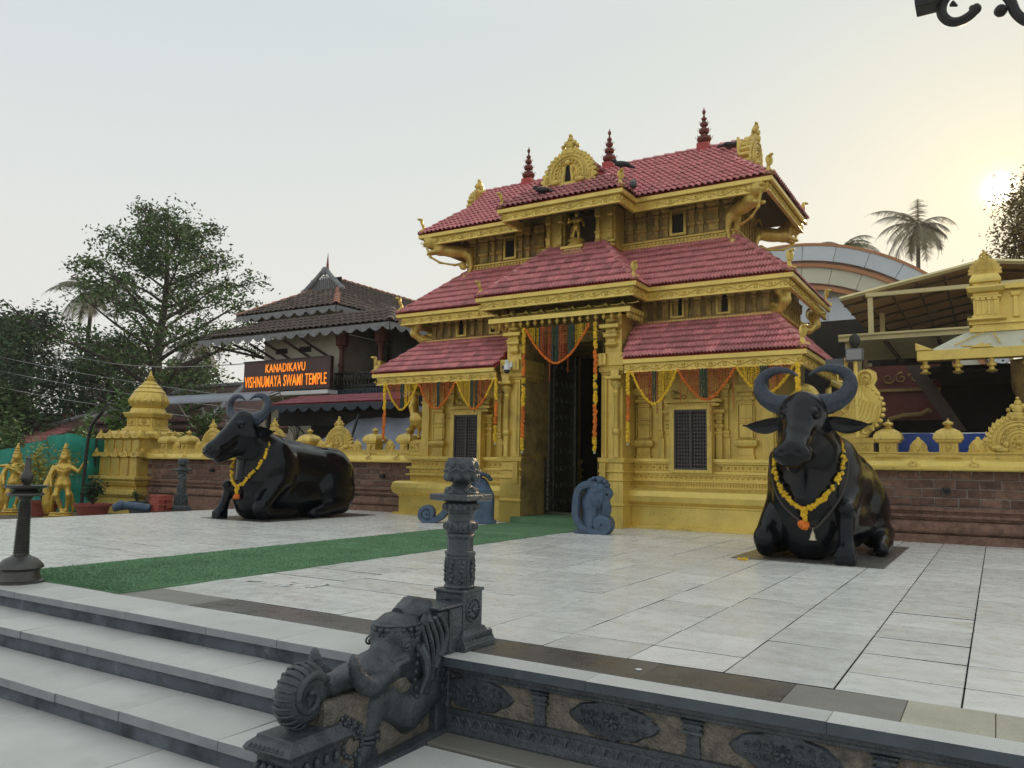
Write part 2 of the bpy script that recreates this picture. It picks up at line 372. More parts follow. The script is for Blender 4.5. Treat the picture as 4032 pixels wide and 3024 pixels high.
def sdf_obj(name, prims, h, m, parent=None, k=.05, off=(0, 0, 0), mirror=False):
    V, F = sdf_mesh(prims, h, k); V = V+np.array(off)
    if mirror: V = V*np.array([-1, 1, 1]); F = F[:, ::-1]
    return obj_from(name, mesh_np(name, V, F, True), m, parent)

# --- tiles on a planar roof face
def tile_mesh(w_, l_, ribs=3, hgt=.018, lift=.022):
    a = []; n = ribs*4+1
    for i in range(n):
        ph = (i/(n-1)*ribs) % 1; z = hgt*(1 if .2 < ph < .6 else (.35 if ph > .01 else 0)); a.append((i/(n-1)*w_, z))
    V = []; 
    for (x, z) in a: V.append((x, -.012, z+lift-.016)); 
    for (x, z) in a: V.append((x, -.012, z+lift))
    for (x, z) in a: V.append((x, l_*1.12, z+.004))
    F = []
    for i in range(n-1): F.append((i, i+1, n+i+1, n+i)); F.append((n+i, n+i+1, 2*n+i+1, 2*n+i))
    return np.array(V), np.array(F)
def tile_face(P, w_, l_, parent, roof, single=None, ribs=3, m='roof_red', name='roof_tile', limit=0, hgt=.018, lift=.022):
    """P: polygon corners, P[0]->P[1] is the eave (left to right seen from outside). single: dict(count) for individual tiles"""
    P = [Vector(p) for p in P]; u = (P[1]-P[0]).normalized(); nn = None
    for q in P[2:]:
        c = u.cross(q-P[0])
        if c.length > 1e-4: nn = c.normalized(); break
    if nn.z < 0: nn = -nn
    s_ = nn.cross(u)
    if s_.z < 0: s_ = -s_
    Q = [((p-P[0]).dot(u), (p-P[0]).dot(s_)) for p in P]; bmax = max(q[1] for q in Q)
    def span(b):
        b = min(max(b, 1e-5), bmax-1e-5); xs = []
        for i in range(len(Q)):
            (a0, b0), (a1, b1) = Q[i], Q[(i+1) % len(Q)]
            if (b0-b)*(b1-b) <= 0 and abs(b1-b0) > 1e-9: xs.append(a0+(a1-a0)*(b-b0)/(b1-b0))
        return (min(xs), max(xs)) if xs else (0, 0)
    V0, F0 = tile_mesh(w_, l_, ribs, hgt, lift); M = np.array([u, s_, nn]); shared = None; VV = []; FF = []; nb = 0; cnt = 0
    rows = int(math.ceil(bmax/l_-.15)); amin = min(q[0] for q in Q); amax = max(q[0] for q in Q)
    off = ROOT.get(roof.name, Vector())
    for j in range(rows):
        b = j*l_; lo, hi = span(b+l_*.5); i0 = int(math.floor((lo-amin)/w_+.02)); i1 = int(math.ceil((hi-amin)/w_-.02))
        for i in range(i0, i1):
            a = amin+i*w_; V = V0.copy(); V[:, 0] += a; V[:, 1] += b; clipped = False
            V[:, 1] = np.minimum(V[:, 1], bmax+.01)
            for q in V:
                l1, h1 = span(q[1])
                if q[0] < l1: q[0] = l1; clipped = True
                elif q[0] > h1: q[0] = h1; clipped = True
            jit = rnd.uniform(-.003, .004)
            W = V @ M+np.array(P[0])+np.array(nn)*jit
            if single is not None and single['n'] < single['max']:
                single['n'] += 1
                org = P[0]+u*a+s_*b+nn*jit-off
                if clipped or j == rows-1:
                    o = obj_from(name, mesh_np(name, W-np.array(org+off), F0), m, roof, org)
                else:
                    if shared is None: shared = mesh_np(name, V0 @ M, F0); shared.materials.append(MAT[m])
                    o = obj_from(name, shared, None, roof, org)
            else: VV.append(W); FF.append(F0+nb); nb += len(V0)
            cnt += 1
    if VV:
        me = mesh_np(name+'s', np.concatenate(VV)-np.array(off), np.concatenate(FF)); o = obj_from(name+'s', me, m, roof); o['kind'] = 'stuff'
    return cnt
CAP = {}
def ridge_caps(a, b, parent, m='roof_red_ridge', r=.075, step=.24, name='ridge_tile'):
    a, b = Vector(a), Vector(b); d = b-a; n = max(1, round(d.length/step)); st = d.length/n; key = (m, r, round(st, 3))
    if key not in CAP:
        mb = MB(); V = []; F = []; ns = 7
        for t, rr, dz in ((-.02, r*1.08, .02), (st*1.05, r*.92, .0)):
            for k in range(ns): an = PI*k/(ns-1); V.append((rr*math.cos(an), t, rr*math.sin(an)*.8+dz-r*.35))
        for t, rr, dz in ((-.02, r*.8, .02),):
            for k in range(ns): an = PI*k/(ns-1); V.append((rr*math.cos(an), t, rr*math.sin(an)*.8+dz-r*.35))
        for k in range(ns-1): F.append((k, k+1, ns+k+1, ns+k)); F.append((k+1, k, 2*ns+k, 2*ns+k+1))
        me = mesh_np(name, V, F, False); me.materials.append(MAT[m]); CAP[key] = me
    y = d.normalized(); x = y.cross(Vector((0, 0, 1))); x.normalize(); z = x.cross(y); R3 = Matrix((x, y, z)).transposed().to_4x4()
    off = ROOT.get(parent.name, Vector())
    for i in range(n):
        o = obj_from(name, CAP[key], None, parent); o.matrix_local = Matrix.Translation(a+y*(st*i)-off) @ R3
# --- carved relief helpers (all in a plane: origin o, axes u and v, outward n)
def frame(o, u, v, n): 
    o, u, v, n = Vector(o), Vector(u), Vector(v), Vector(n); return lambda a, b, c=0: o+u*a+v*b+n*c
def scroll_band(mb, fr, length, h, unit=.26, d=.012):
    k = max(1, round(length/unit)); un = length/k
    for i in range(k):
        a0 = i*un; sg = 1 if i % 2 else -1
        mb.tube([fr(a0+un*t, h*(.5+.33*sg*math.sin(PI*t)), d*.5) for t in (0, .17, .34, .5, .66, .83, 1)], h*.085, 4)
        c = (a0+un*.5, h*(.5-.08*sg)); sp = []
        for q in range(9): an = sg*(PI*.5-q*.75); rr = h*(.34-.032*q); sp.append(fr(c[0]+rr*math.cos(an)*1.25, c[1]+rr*math.sin(an), d*.7))
        mb.tube(sp, [h*.085]*7+[h*.075, h*.13], 4)
        for da, db in ((-.32, .22), (.32, .2), (.1, .30)):
            p = fr(a0+un*(.5+da), h*.5-sg*h*db, d*.4); mb.ball(p, (h*.17, h*.13, h*.10), 5, 4)
def arc_tube(mb, fr, cx, cz, R, a0, a1, r, n=16, d=.02, nt=5, sq=1.0):
    mb.tube([fr(cx+R*math.cos(math.radians(a0+(a1-a0)*i/n)), cz+sq*R*math.sin(math.radians(a0+(a1-a0)*i/n)), d) for i in range(n+1)], r, nt)
def spiral(mb, fr, cx, cz, R, turns, r, start=90, sg=1, d=.02, n=22):
    mb.tube([fr(cx+R*(1-.86*i/n)*math.cos(math.radians(start)+sg*turns*2*PI*i/n), cz+R*(1-.86*i/n)*math.sin(math.radians(start)+sg*turns*2*PI*i/n), d) for i in range(n+1)], [r*(1-.4*i/n) for i in range(n+1)], 5)
def kirti(mb, fr, R, depth, petals=17, crown=True, hole=True, base=True):
    """sun-burst arch with scalloped flames, concentric rings, volutes and a crowned lion face"""
    pts = []; n = petals*6
    for i in range(n+1):
        a = -25+230*i/n; ph = (i % 6)/6; rr = R*(1+.15*math.sin(PI*ph)**.7)*(1+.16*max(0, abs(a-90)-65)/40); pts.append((rr*math.cos(math.radians(a)), R*.42+rr*.95*math.sin(math.radians(a))))
    pts = [(R*.95, 0)]+[p for p in pts if p[1] > .02*R]+[(-R*.95, 0)]
    k = len(pts); V = [fr(p[0], p[1], depth/2) for p in pts]+[fr(p[0], p[1], -depth/2) for p in pts]+[fr(0, R*.42, depth*.55), fr(0, R*.42, -depth*.55)]
    F = [(i, (i+1) % k, 2*k) for i in range(k)]+[(k+(i+1) % k, k+i, 2*k+1) for i in range(k)]+[(i, i+k, (i+1) % k+k, (i+1) % k) for i in range(k)]
    mb.add(V, F)
    for i in range(petals):
        a = math.radians(-15+210*(i+.5)/petals); q = fr(R*.99*math.cos(a), R*.42+R*.94*math.sin(a), depth*.35); mb.ball(q, R*.105, 6, 4)
    if R > .3:
        for i in range(petals):
            t_ = -12+204*(i+.5)/petals; a = math.radians(t_); b_ = math.radians(t_+(7 if t_ < 90 else -7)); q = lambda k_, w_: fr(k_*R*math.cos(w_), R*.42+k_*R*.95*math.sin(w_), depth*.1)
            mb.tube([q(.92, a), q(1.08, a), q(1.20, b_)], [R*.075, R*.07, R*.012], 5)
    for f, r in ((.80, .035), (.66, .05), (.5, .03), (.38, .045)):
        arc_tube(mb, fr, 0, R*.42, R*f, -15, 195, R*r, 18, depth*.58)
    for i in range(11):
        a = math.radians(-5+190*i/10); mb.ball(fr(R*.58*math.cos(a), R*.42+R*.58*math.sin(a), depth*.6), R*.05, 5, 4)
    if hole:
        mb.ball(fr(0, R*.40, depth*.5), (R*.14,)*3, 8, 6)
        for i in range(8): a = i*PI/4; mb.ball(fr(R*.23*math.cos(a), R*.40+R*.23*math.sin(a), depth*.55), R*.07, 5, 4)
    if base:
        for sg in (-1, 1):
            spiral(mb, fr, sg*R*.92, R*.14, R*.22, 1.3, R*.06, 90, -sg, depth*.5); mb.ball(fr(sg*R*.55, R*.1, depth*.8), (R*.22, R*.12, R*.13), 8, 6)
    if crown:
        z = R*1.42; cs = 1.25
        for (a, b, r) in ((0, 0, .2), (-.2, .02, .13), (.2, .02, .13), (0, .22, .17), (-.14, .3, .1), (.14, .3, .1), (0, .42, .11), (0, .56, .06), (-.26, .2, .07), (.26, .2, .07)):
            mb.ball(fr(R*a*cs, z+R*b*cs, depth*.2), (R*r*cs, max(depth*.5, R*r*.8), R*r*cs), 7, 5)
def flower(mb, fr, a, b, r, d=.01, n=8):
    mb.ball(fr(a, b, d), r*.35, 6, 4)
    for i in range(n):
        t = 2*PI*i/n; mb.tube([fr(a+r*.3*math.cos(t), b+r*.3*math.sin(t), d), fr(a+r*.7*math.cos(t), b+r*.7*math.sin(t), d*1.2), fr(a+r*math.cos(t), b+r*math.sin(t), d*.3)], [r*.1, r*.22, r*.05], 4)
mat('shutter_iron', (.075, .07, .07), .5, .3, .2, 8, .2, 60)
mat('gold_mid', (.46, .315, .085), .5, .25, .3, 5, .4, 30, stain=[((.09, .065, .025), 3, .5, .55)])
mat('awning_red', (.21, .05, .065), .5, 0, .3, 5, .2, 40, rv=.2)
mat('leaf_glare_warm', (.19, .15, .06), .55, 0, .4, 2, 0, spec=.3)  # orange glare of the low sun put into the leaf colour
mat('granite_edge_shaded', (.25, .26, .275), .5, 0, .2, 4, .2, 120, stain=((.12, .125, .13), 4, .55, .6))  # darker copy of the light granite, shade of slab sides put into the colour
mat('granite_edge_dark', (.06, .075, .09), .35, 0, .3, 4, .2, 90, stain=((.16, .17, .18), 6, .6, .5))
mat('granite_sand', (.46, .43, .34), .45, 0, .15, 3, .12, 150, speck=(120, (.30, .28, .22), .6))
# ------------------------------------------------------------ ground, terrace, steps
g = MB(); g.quad((-260, -60, -.62), (260, -60, -.62), (260, 420, -.62), (-260, 420, -.62)); struct(g, 'ground', 'ground')
g = MB(); g.box(-60, -15.62, 2.0, 60, -.60, -.47); struct(g, 'side_yard', 'ground')
g = MB(); g.box(-15.5, 12, 4.12, 14.6, -.46, -.035); g.box(-15.5, -3.12, 3.72, 4.12, -.46, -.06); terrace = struct(g, 'terrace', 'joint')
def slab_obj(parent, x0, x1, y0, y1, top, th, m, name='paving_slab', tilt=.0030, gap=.0042, edge=None):
    j = [rnd.uniform(-tilt, tilt) for _ in range(4)]; V = []
    x0 += gap; x1 -= gap; gy = gap*2.2 if gap >= .004 else gap; y0 += gy; y1 -= gy; b = .003
    for (z, e_) in ((top-th, 0), (top-b, 0), (top, b)):
        for k, (x, y) in enumerate(((x0+e_, y0+e_), (x1-e_, y0+e_), (x1-e_, y1-e_), (x0+e_, y1-e_))): V.append((x, y, z+(j[k] if z > top-th else 0)))
    F = [(0, 1, 5, 4), (1, 2, 6, 5), (2, 3, 7, 6), (3, 0, 4, 7), (4, 5, 9, 8), (5, 6, 10, 9), (6, 7, 11, 10), (7, 4, 8, 11), (8, 9, 10, 11)]
    me = mesh_np(name, V, F); me.materials.append(MAT[m])
    edge = edge or {'marble': 'joint', 'granite_light': 'granite_edge_shaded'}.get(m)
    if edge:
        me.materials.append(MAT[edge])
        for p in me.polygons[:4]: p.material_index = 1
    return obj_from(name, me, None, parent)
# paving: columns run towards the temple, rows staggered per column
slabs = []; r2 = random.Random(5); cols = [-.19+.575*n for n in range(-27, 12)]; ys = [4.49]+[4.92+.565*k for k in range(18)]
cols = [c_ for c_ in cols if c_ > -15.5]; cols = [-15.5]+cols; k = 0
stag = {}
while k < len(cols)-1:
    wide = r2.random() < (.35 if cols[k] < -2.6 else .0) and k < len(cols)-2
    grp = cols[k:k+3] if wide else cols[k:k+2]; xa_, xb_ = grp[0], grp[-1]; off = r2.choice((0, 0, .28, 0)) if cols[k] < -2.6 else 0; y = 4.49; j = 0
    yy_ = [4.49]+[q+off for q in ys[1:] if q+off < 14.45]+[14.5]; j = 0
    while j < len(yy_)-1:
        if wide and len(grp) == 3 and r2.random() < .35:
            slabs.append((grp[0], grp[1], yy_[j], yy_[j+1])); slabs.append((grp[1], grp[2], yy_[j], yy_[j+1]))
        else:
            m_ = 2 if (not wide and r2.random() < .16 and j < len(yy_)-2) else 1
            slabs.append((xa_, xb_, yy_[j], yy_[j+m_])); j += m_-1
        j += 1
    k += 2 if wide else 1
def camd(s): cx_, cy_ = (s[0]+s[1])/2, (s[2]+s[3])/2; return math.hypot(cx_, cy_)+(50 if cx_ > .8+cy_*.16 or cx_ < -1.25*cy_-3 else 0)
slabs.sort(key=camd); rest = MB()
for k, s in enumerate(slabs):
    if k < 298: slab_obj(terrace, *s, 0, .03, 'marble')
    else: rest.box(s[0]+.005, s[1]-.005, s[2]+.011, s[3]-.011, -.03, r2.uniform(-.002, .002))
rest.build('paving_slabs', 'marble', terrace, kind='stuff')
# coping row above the steps, dark band behind it
x = -15.4; cut = [-15.4, -14.4, -13.5, -12.5, -11.6, -10.6, -9.7, -8.8, -7.9, -7.1, -6.4, -5.55, -4.64, -3.95, -3.06]
for a, b in zip(cut, cut[1:]): slab_obj(terrace, a, b, 3.65, 4.09, 0, .055, 'granite_light', 'coping_slab', gap=.0025)
for a, b in zip([-3.06, -1.9, -.7, .5, 1.7, 2.9, 4.1], [-1.9, -.7, .5, 1.7, 2.9, 4.1, 5.3]): slab_obj(terrace, a, b, 3.90, 4.088, 0, .055, 'granite_light', 'coping_slab', gap=.001, edge='granite_edge_dark')
for a, b, m in ((-15.4, -8.3, 'marble'), (-8.3, -6.28, 'granite_mid'), (-6.28, -5.42, 'granite_mid'), (-5.42, -4.3, 'granite_dark'), (-4.3, -2.72, 'granite_dark'), (-2.72, -1.7, 'granite_dark'), (-1.7, -.95, 'granite_dark'), (-.95, -.42, 'granite_mid'), (-.42, -.05, 'granite_sand'), (-.05, .9, 'granite_sand'), (.9, 2.4, 'granite_sand'), (2.4, 5, 'granite_dark')):
    slab_obj(terrace, a, b, 4.09, 4.49, -.001, .03, m, 'band_slab', gap=.0015)
steps = MB(); steps.box(-15.4, -3.12, 3.285, 3.71, -.46, -.205); steps.box(-15.4, -3.12, 2.87, 3.285, -.60, -.355); steps.box(-15.4, -3.12, 3.699, 3.72, -.30, -.058)
steps = struct(steps, 'steps', 'riser')
for row, (y0, y1, z, cuts) in enumerate(((3.25, 3.70, -.15, [-15.4, -14.2, -13.1, -12, -10.9, -9.7, -8.6, -7.6, -6.75, -6.2, -5.35, -4.64, -4.09, -3.12]), (2.83, 3.28, -.30, [-15.4, -14.3, -13, -11.9, -10.8, -9.8, -8.7, -7.6, -6.6, -5.48, -4.95, -4.31, -3.46, -3.12]))):
    for a, b in zip(cuts, cuts[1:]): slab_obj(steps, a, b, y0+rnd.uniform(-.004, .004), y1, z, .055, 'granite_light', 'tread_slab', gap=.0025)
g = MB(); g.box(-16, 8, -7, 4.15, -.60, -.475); lower = struct(g, 'lower_courtyard', 'joint')
for j, (y0, y1) in enumerate(((1.95, 2.885), (.95, 1.95), (-.1, .95))):
    xs = -10.2+.37*j
    while xs < 1.5:
        x1 = xs+1.25; slab_obj(lower, xs, min(x1, -3.1) if j == 0 and xs < -3.1 < x1 else x1, y0, y1, -.45, .03, 'granite_light', gap=.003); xs = x1
for a, b in ((-2.83, -1.6), (-1.6, -.4), (-.4, .8), (.8, 2)):
    slab_obj(lower, a, b, 2.885, 3.72, -.45, .03, 'granite_light', gap=.003); slab_obj(lower, a, b, 3.73, 3.96, -.435, .04, 'granite_mid', 'edging_slab', gap=.002)

# carved retaining wall under the coping, right of the newel
cw = thing('carved_retaining_wall', 'low grey stone wall carved with leafy lozenges and little columns below the right edge of the terrace', 'wall', (-2.7, 3.98, -.45))
g = MB(); g.box(-2.82, 6, 3.985, 4.13, -.45, -.056); g.build('backing', 'stone_rough', cw)
g = MB(); g.box(-2.82, 6, 3.945, 3.984, -.095, -.057); g.box(-2.82, 6, 3.96, 3.984, -.12, -.096); g.build('upper_moulding', 'stone_carved', cw, bevel=.006)
g = MB(); g.box(-2.82, 6, 3.955, 3.984, -.33, -.305); g.box(-2.82, 6, 3.93, 3.984, -.436, -.425)
Vb = []; nb_ = 12
g.prism([(3.984, -.425), (3.925, -.425), (3.935, -.39), (3.955, -.36), (3.965, -.331), (3.984, -.331)], -2.82, 6, 'x')
g.build('base_moulding', 'stone_carved', cw)
g = MB(); fr = frame((-2.8, 3.945, -.42), (1, 0, 0), (0, 0, 1), (0, -1, .35))
for i in range(62):
    a = .045+i*.075; arc_tube(g, fr, a, .02, .03, 0, 180, .005, 8, .004, 4, 2.0); g.ball(fr(a, .035, .003), (.012, .006, .02), 6, 4)
g.build('petal_frieze', 'stone_carved', cw)
for i in range(7):
    xc = -2.21+.87*i; g = MB()
    g.stack(xc, 3.985, [(-.304, .036, .02), (-.19, .032, .018), (-.19, .052, .034), (-.175, .052, .034), (-.17, .036, .022), (-.16, .036, .022), (-.16, .05, .03), (-.145, .05, .03), (-.14, .036, .022), (-.13, .058, .036), (-.121, .062, .04)])
    g.build('column', 'stone_carved', cw, bevel=.003)
for i in range(7):
    xc = -2.645+.87*i; g = MB(); fr = frame((xc, 3.984, -.205), (1, 0, 0), (0, 0, 1), (0, -1, 0)); W_, H_ = .262, .105; pts = []
    for k in range(64):
        a = 2*PI*k/64; s_ = abs(math.cos(a))**1.5; rr = 1+.09*math.sin(11*a)*(1-s_); pts.append((W_*rr*math.copysign(abs(math.cos(a))**1.25, math.cos(a)), H_*rr*math.copysign(abs(math.sin(a))**1.35, math.sin(a))))
    V = [fr(p[0], p[1], .0) for p in pts]+[fr(p[0]*.93, p[1]*.92, .014) for p in pts]+[fr(0, 0, .022)]; n_ = 64
    g.add(V, [(k, (k+1) % n_, n_+(k+1) % n_, n_+k) for k in range(n_)]+[(n_+k, n_+(k+1) % n_, 2*n_) for k in range(n_)])
    flower(g, fr, 0, 0, .05, .022, 8)
    for sg in (-1, 1):
        for (a, r_) in ((.075, .034), (.13, .026), (.175, .016)): spiral(g, fr, sg*a, .022, r_, 1.2, .006, 60, sg, .02, 12); spiral(g, fr, sg*a, -.024, r_*.9, 1.2, .006, -60, -sg, .02, 12)
    g.build('lozenge_carving', 'stone_carved', cw)

# ------------------------------------------------------------ green carpet
g = MB(); n_ = 60; V = []; F = []
for j in range(n_+1):
    y = 4.09+(13.55-4.09)*j/n_
    for k in range(9):
        x = -8.28+1.96*k/8; e_ = (.008*math.sin(j*1.7)+.006*math.sin(j*.6)) if k in (0, 8) else 0
        V.append((x+e_, y+(.01*math.sin(k*1.3) if j == 0 else 0), .011+.0012*math.sin(j*.9+k)))
for j in range(n_):
    for k in range(8): a = j*9+k; F.append((a, a+1, a+10, a+9))
g.add(V, F); ring = [k for k in range(9)]+[j*9+8 for j in range(1, n_+1)]+[n_*9+k for k in range(7, -1, -1)]+[j*9 for j in range(n_-1, 0, -1)]
Vr = [V[i] for i in ring]; g.add(Vr+[(p[0], p[1], .001) for p in Vr], [(i, (i+1) % len(Vr), (i+1) % len(Vr)+len(Vr), i+len(Vr)) for i in range(len(Vr))])
r3 = random.Random(3)
for _ in range(26000):
    t = r3.random()**1.6; x = r3.uniform(-8.27, -6.33); y = 4.10+t*7; h = r3.uniform(.008, .016); a = r3.uniform(0, PI); c, s_ = math.cos(a)*.0035, math.sin(a)*.0035
    dx, dy = r3.uniform(-.007, .007), r3.uniform(-.007, .007); g.v += [(x-c, y-s_, .0115), (x+c, y+s_, .0115), (x+dx, y+dy, .011+h)]; q = len(g.v); g.f.append([q-3, q-2, q-1])
tag(g.build('carpet', 'carpet'), 'long strip of green artificial grass carpet leading across the terrace to the temple door', 'carpet')

# ------------------------------------------------------------ laterite walls with gold coping
def laterite_wall(x0, x1, label):
    w_ = thing('compound_wall', label, 'wall', ((x0+x1)/2, 14.7, 0))
    g = MB(); g.box(x0, x1, 14.64, 15.0, -.5, 1.15); g.build('mortar_core', 'mortar', w_)
    g = MB(); g.box(x0, x1, 14.50, 14.639, -.5, .13)
    g.prism([(14.639, .14), (14.56, .14), (14.53, .17), (14.52, .21), (14.53, .27), (14.55, .31), (14.58, .34), (14.639, .36)], x0, x1, 'x')
    g.box(x0, x1, 14.60, 14.639, .362, .40); g.box(x0, x1, 14.545, 14.639, .405, .45); g.box(x0, x1, 14.60, 14.639, .455, .50)
    g.box(x0, x1, 14.56, 14.639, .505, .565); g.build('base_mouldings', 'laterite', w_)
    r = random.Random(int(x0*10)); sh = {}
    for row in range(4):
        z0 = .572+row*.1445; x = x0+(.2 if row % 2 else 0)
        while x < x1-.05:
            ln = r.choice((.34, .40, .44, .30, .40)); xe = min(x+ln, x1)
            if x > x0-.3:
                key = (round(xe-x, 3), r.randrange(3))
                if key not in sh:
                    b = MB(); e_ = .008; L_ = xe-x-.016; j = [r.uniform(-.006, .006) for _ in range(8)]
                    Vv = [(j[0], .0, j[1]), (L_+j[2], 0, j[3]), (L_+j[4], 0, .130+j[5]), (j[6], 0, .130+j[7])]
                    Vm = [(e_, -.012+j[0], e_), (L_-e_, -.012+j[2], e_), (L_-e_, -.012+j[3], .130-e_), (e_, -.012, .130-e_)]
                    b.add(Vv+Vm, [(4, 5, 6, 7), (0, 1, 5, 4), (1, 2, 6, 5), (2, 3, 7, 6), (3, 0, 4, 7)]); me = mesh_np('brick', b.v, b.f); me.materials.append(MAT['laterite']); sh[key] = me
                obj_from('brick', sh[key], None, w_, (x+.008-(x0+x1)/2, 14.638-14.7+r.uniform(-.004, .002), z0+.008))
            x = xe
    g = MB(); g.prism([(15.05, 1.15), (14.44, 1.15), (14.42, 1.17), (14.42, 1.21), (14.45, 1.225), (14.47, 1.30), (14.53, 1.335), (15.02, 1.335)], x0, x1, 'x'); g.build('coping', 'gold_bright', w_)
    g = MB(); g.box(x0, x1, 14.58, 14.92, 1.337, 1.40); g.box(x0, x1, 14.60, 14.90, 1.402, 1.425); g.box(x0, x1, 14.575, 14.925, 1.427, 1.45); g.build('parapet_ledge', 'gold', w_)
    return w_
wl = laterite_wall(-21.6, -11.3, 'long reddish laterite block wall with gold parapet running left from the temple')
wr = laterite_wall(-3.2, 5.0, 'reddish laterite block wall with gold parapet behind the right buffalo')
def domed_post(parent, x):
    y = 14.75; g = MB()
    g.stack(x, y, [(1.36, .20, .2), (1.39, .155, .16), (1.45, .135, .15), (1.60, .135, .15), (1.605, .17, .18), (1.625, .19, .20), (1.65, .19, .20), (1.655, .215, .22), (1.68, .218, .22), (1.73, .21, .21), (1.79, .17, .17), (1.83, .10, .1), (1.84, .075, .075)])
    g.lathe(x, y, [(1.84, .05), (1.865, .07), (1.87, .035), (1.885, .04), (1.90, .075), (1.925, .085), (1.945, .07), (1.96, .03), (1.97, .02), (2.01, .004)], 12)
    fr = frame((x, y-.151, 1.525), (1, 0, 0), (0, 0, 1), (0, -1, 0))
    for q in (((-.09, -.07), (.09, -.07)), ((-.09, .075), (.09, .075)), ((-.09, -.07), (-.09, .075)), ((.09, -.07), (.09, .075))): g.tube([fr(*q[0], 0), fr(*q[1], 0)], .008, 4)
    for (a, b, r) in ((0, .01, .035), (0, .045, .02), (-.01, -.03, .022), (.0, -.055, .012), (.03, .02, .015), (-.03, .02, .015)): g.ball(fr(a, b, .012), r, 6, 5)
    f2 = frame((x, y-.20, 1.705), (1, 0, 0), (0, .25, 1), (0, -1, 0))
    for sx in (0, -.13, .13): arc_tube(g, f2, sx, 0, .04, 0, 360, .008, 12, .0); g.ball(f2(sx, 0, .0), .02, 6, 4)
    g.build('domed_post', 'gold', parent, bevel=.004)
def small_arch(parent, x, z=1.45, R=.125, y=14.7):
    g = MB(); fr = frame((x, y, z), (1, 0, 0), (0, 0, 1), (0, -1, 0)); pts = []
    for k in range(25):
        a = math.radians(-30+240*k/24); rr = R*(1+.12*math.cos(3*(a-PI/2))); pts.append((rr*math.cos(a), R*.85+rr*math.sin(a)*.8))
    pts = [(R*1.1, 0), (R*1.2, R*.12), (R*.8, R*.3)]+pts+[(-R*.8, R*.3), (-R*1.2, R*.12), (-R*1.1, 0)]
    k = len(pts); V = [fr(p[0], p[1], .03) for p in pts]+[fr(p[0], p[1], -.03) for p in pts]+[fr(0, R*.8, .035)]
    g.add(V, [(i, (i+1) % k, 2*k) for i in range(k)]+[(i, i+k, (i+1) % k+k, (i+1) % k) for i in range(k)]+[tuple(range(2*k-1, k-1, -1))])
    g.ball(fr(0, R*1.75, 0), (R*.28, .03, R*.28), 8, 6); spiral(g, fr, -R*.45, R*.85, R*.35, 1.2, R*.09, 90, 1, .035, 14); spiral(g, fr, R*.45, R*.85, R*.35, 1.2, R*.09, 90, -1, .035, 14)
    for sg in (-1, 1): spiral(g, fr, sg*R*.85, R*.2, R*.24, 1.1, R*.09, 90, -sg, .035, 12)
    g.ball(fr(0, R*.35, .04), (R*.16, .02, R*.3), 6, 5); g.build('arch_ornament', 'gold', parent)
def sunburst(parent, x, z=1.45, R=.38):
    g = MB(); kirti(g, frame((x, 14.72, z), (1, 0, 0), (0, 0, 1), (0, -1, 0)), R, .09, 19)
    for sg in (-1, 1):      # little crouching lions at the foot
        g.ball((x+sg*R*.72, 14.66, z+.07), (.11, .06, .06), 10, 6); g.ball((x+sg*R*.45, 14.65, z+.12), (.05, .05, .06), 8, 6); g.ball((x+sg*R*.62, 14.64, z+.03), (.08, .04, .025), 8, 5)
    g.build('sunburst_ornament', 'gold', parent)
for x in (-11.84, -12.88, -15.08, -17.5, -19.92, -20.84): domed_post(wl, x)
for x in (-12.36, -13.4, -14.62, -15.5, -17.0, -18.0, -19.4, -20.4): small_arch(wl, x)
for x in (-14.03, -16.35, -18.82): sunburst(wl, x)
for x in (-1.54, -.65, 1.25, 2.1): domed_post(wr, x)
for x in (-1.09, -.24, .85): small_arch(wr, x)
sunburst(wr, .32, 1.45, .40)
for p, xs in ((wl, [-11.95-.86*i for i in range(11)]), (wr, [-2.02+.86*i for i in range(6)])):
    for x in xs:
        g = MB(); fr = frame((x, 14.46, 1.185), (1, 0, 0), (0, .25, 1), (0, -1, 0)); pts = [(-.095, 0), (.095, 0), (.1, .07), (.06, .1), (.035, .14), (0, .175), (-.035, .14), (-.06, .1), (-.1, .07)]
        k = len(pts); g.add([fr(*q, .035) for q in pts]+[fr(*q, -.01) for q in pts], [tuple(range(k))]+[(i, i+k, (i+1) % k+k, (i+1) % k) for i in range(k)])
        spiral(g, fr, -.04, .05, .03, 1, .008, 90, 1, .04, 10); spiral(g, fr, .04, .05, .03, 1, .008, 90, -1, .04, 10); g.ball(fr(0, .1, .04), .022, 6, 4); g.ball(fr(0, .03, .04), .02, 6, 4)
        g.build('coping_crest', 'gold', p)
def carved_panel(parent, x0, x1):
    g = MB(); g.box(x0, x1, 14.6, 14.9, 1.452, 1.60); g.box(x0-.02, x1+.02, 14.57, 14.93, 1.602, 1.65); g.box(x0, x1, 14.6, 14.9, 1.652, 1.69)
    fr = frame((x0+.03, 14.6, 1.465), (1, 0, 0), (0, 0, 1), (0, -1, 0)); nn_ = int((x1-x0-.06)/.15); un = (x1-x0-.06)/nn_
    for i in range(nn_): spiral(g, fr, un*(i+.5), .065, .058, 1.3, .011, 90*i, 1 if i % 2 else -1, .006, 16); g.ball(fr(un*i, .03, .01), .018, 5, 4); g.ball(fr(un*i, .1, .01), .016, 5, 4)
    g.build('carved_panel', 'gold', parent)
carved_panel(wl, -11.78, -11.30); carved_panel(wr, -3.2, -1.76)
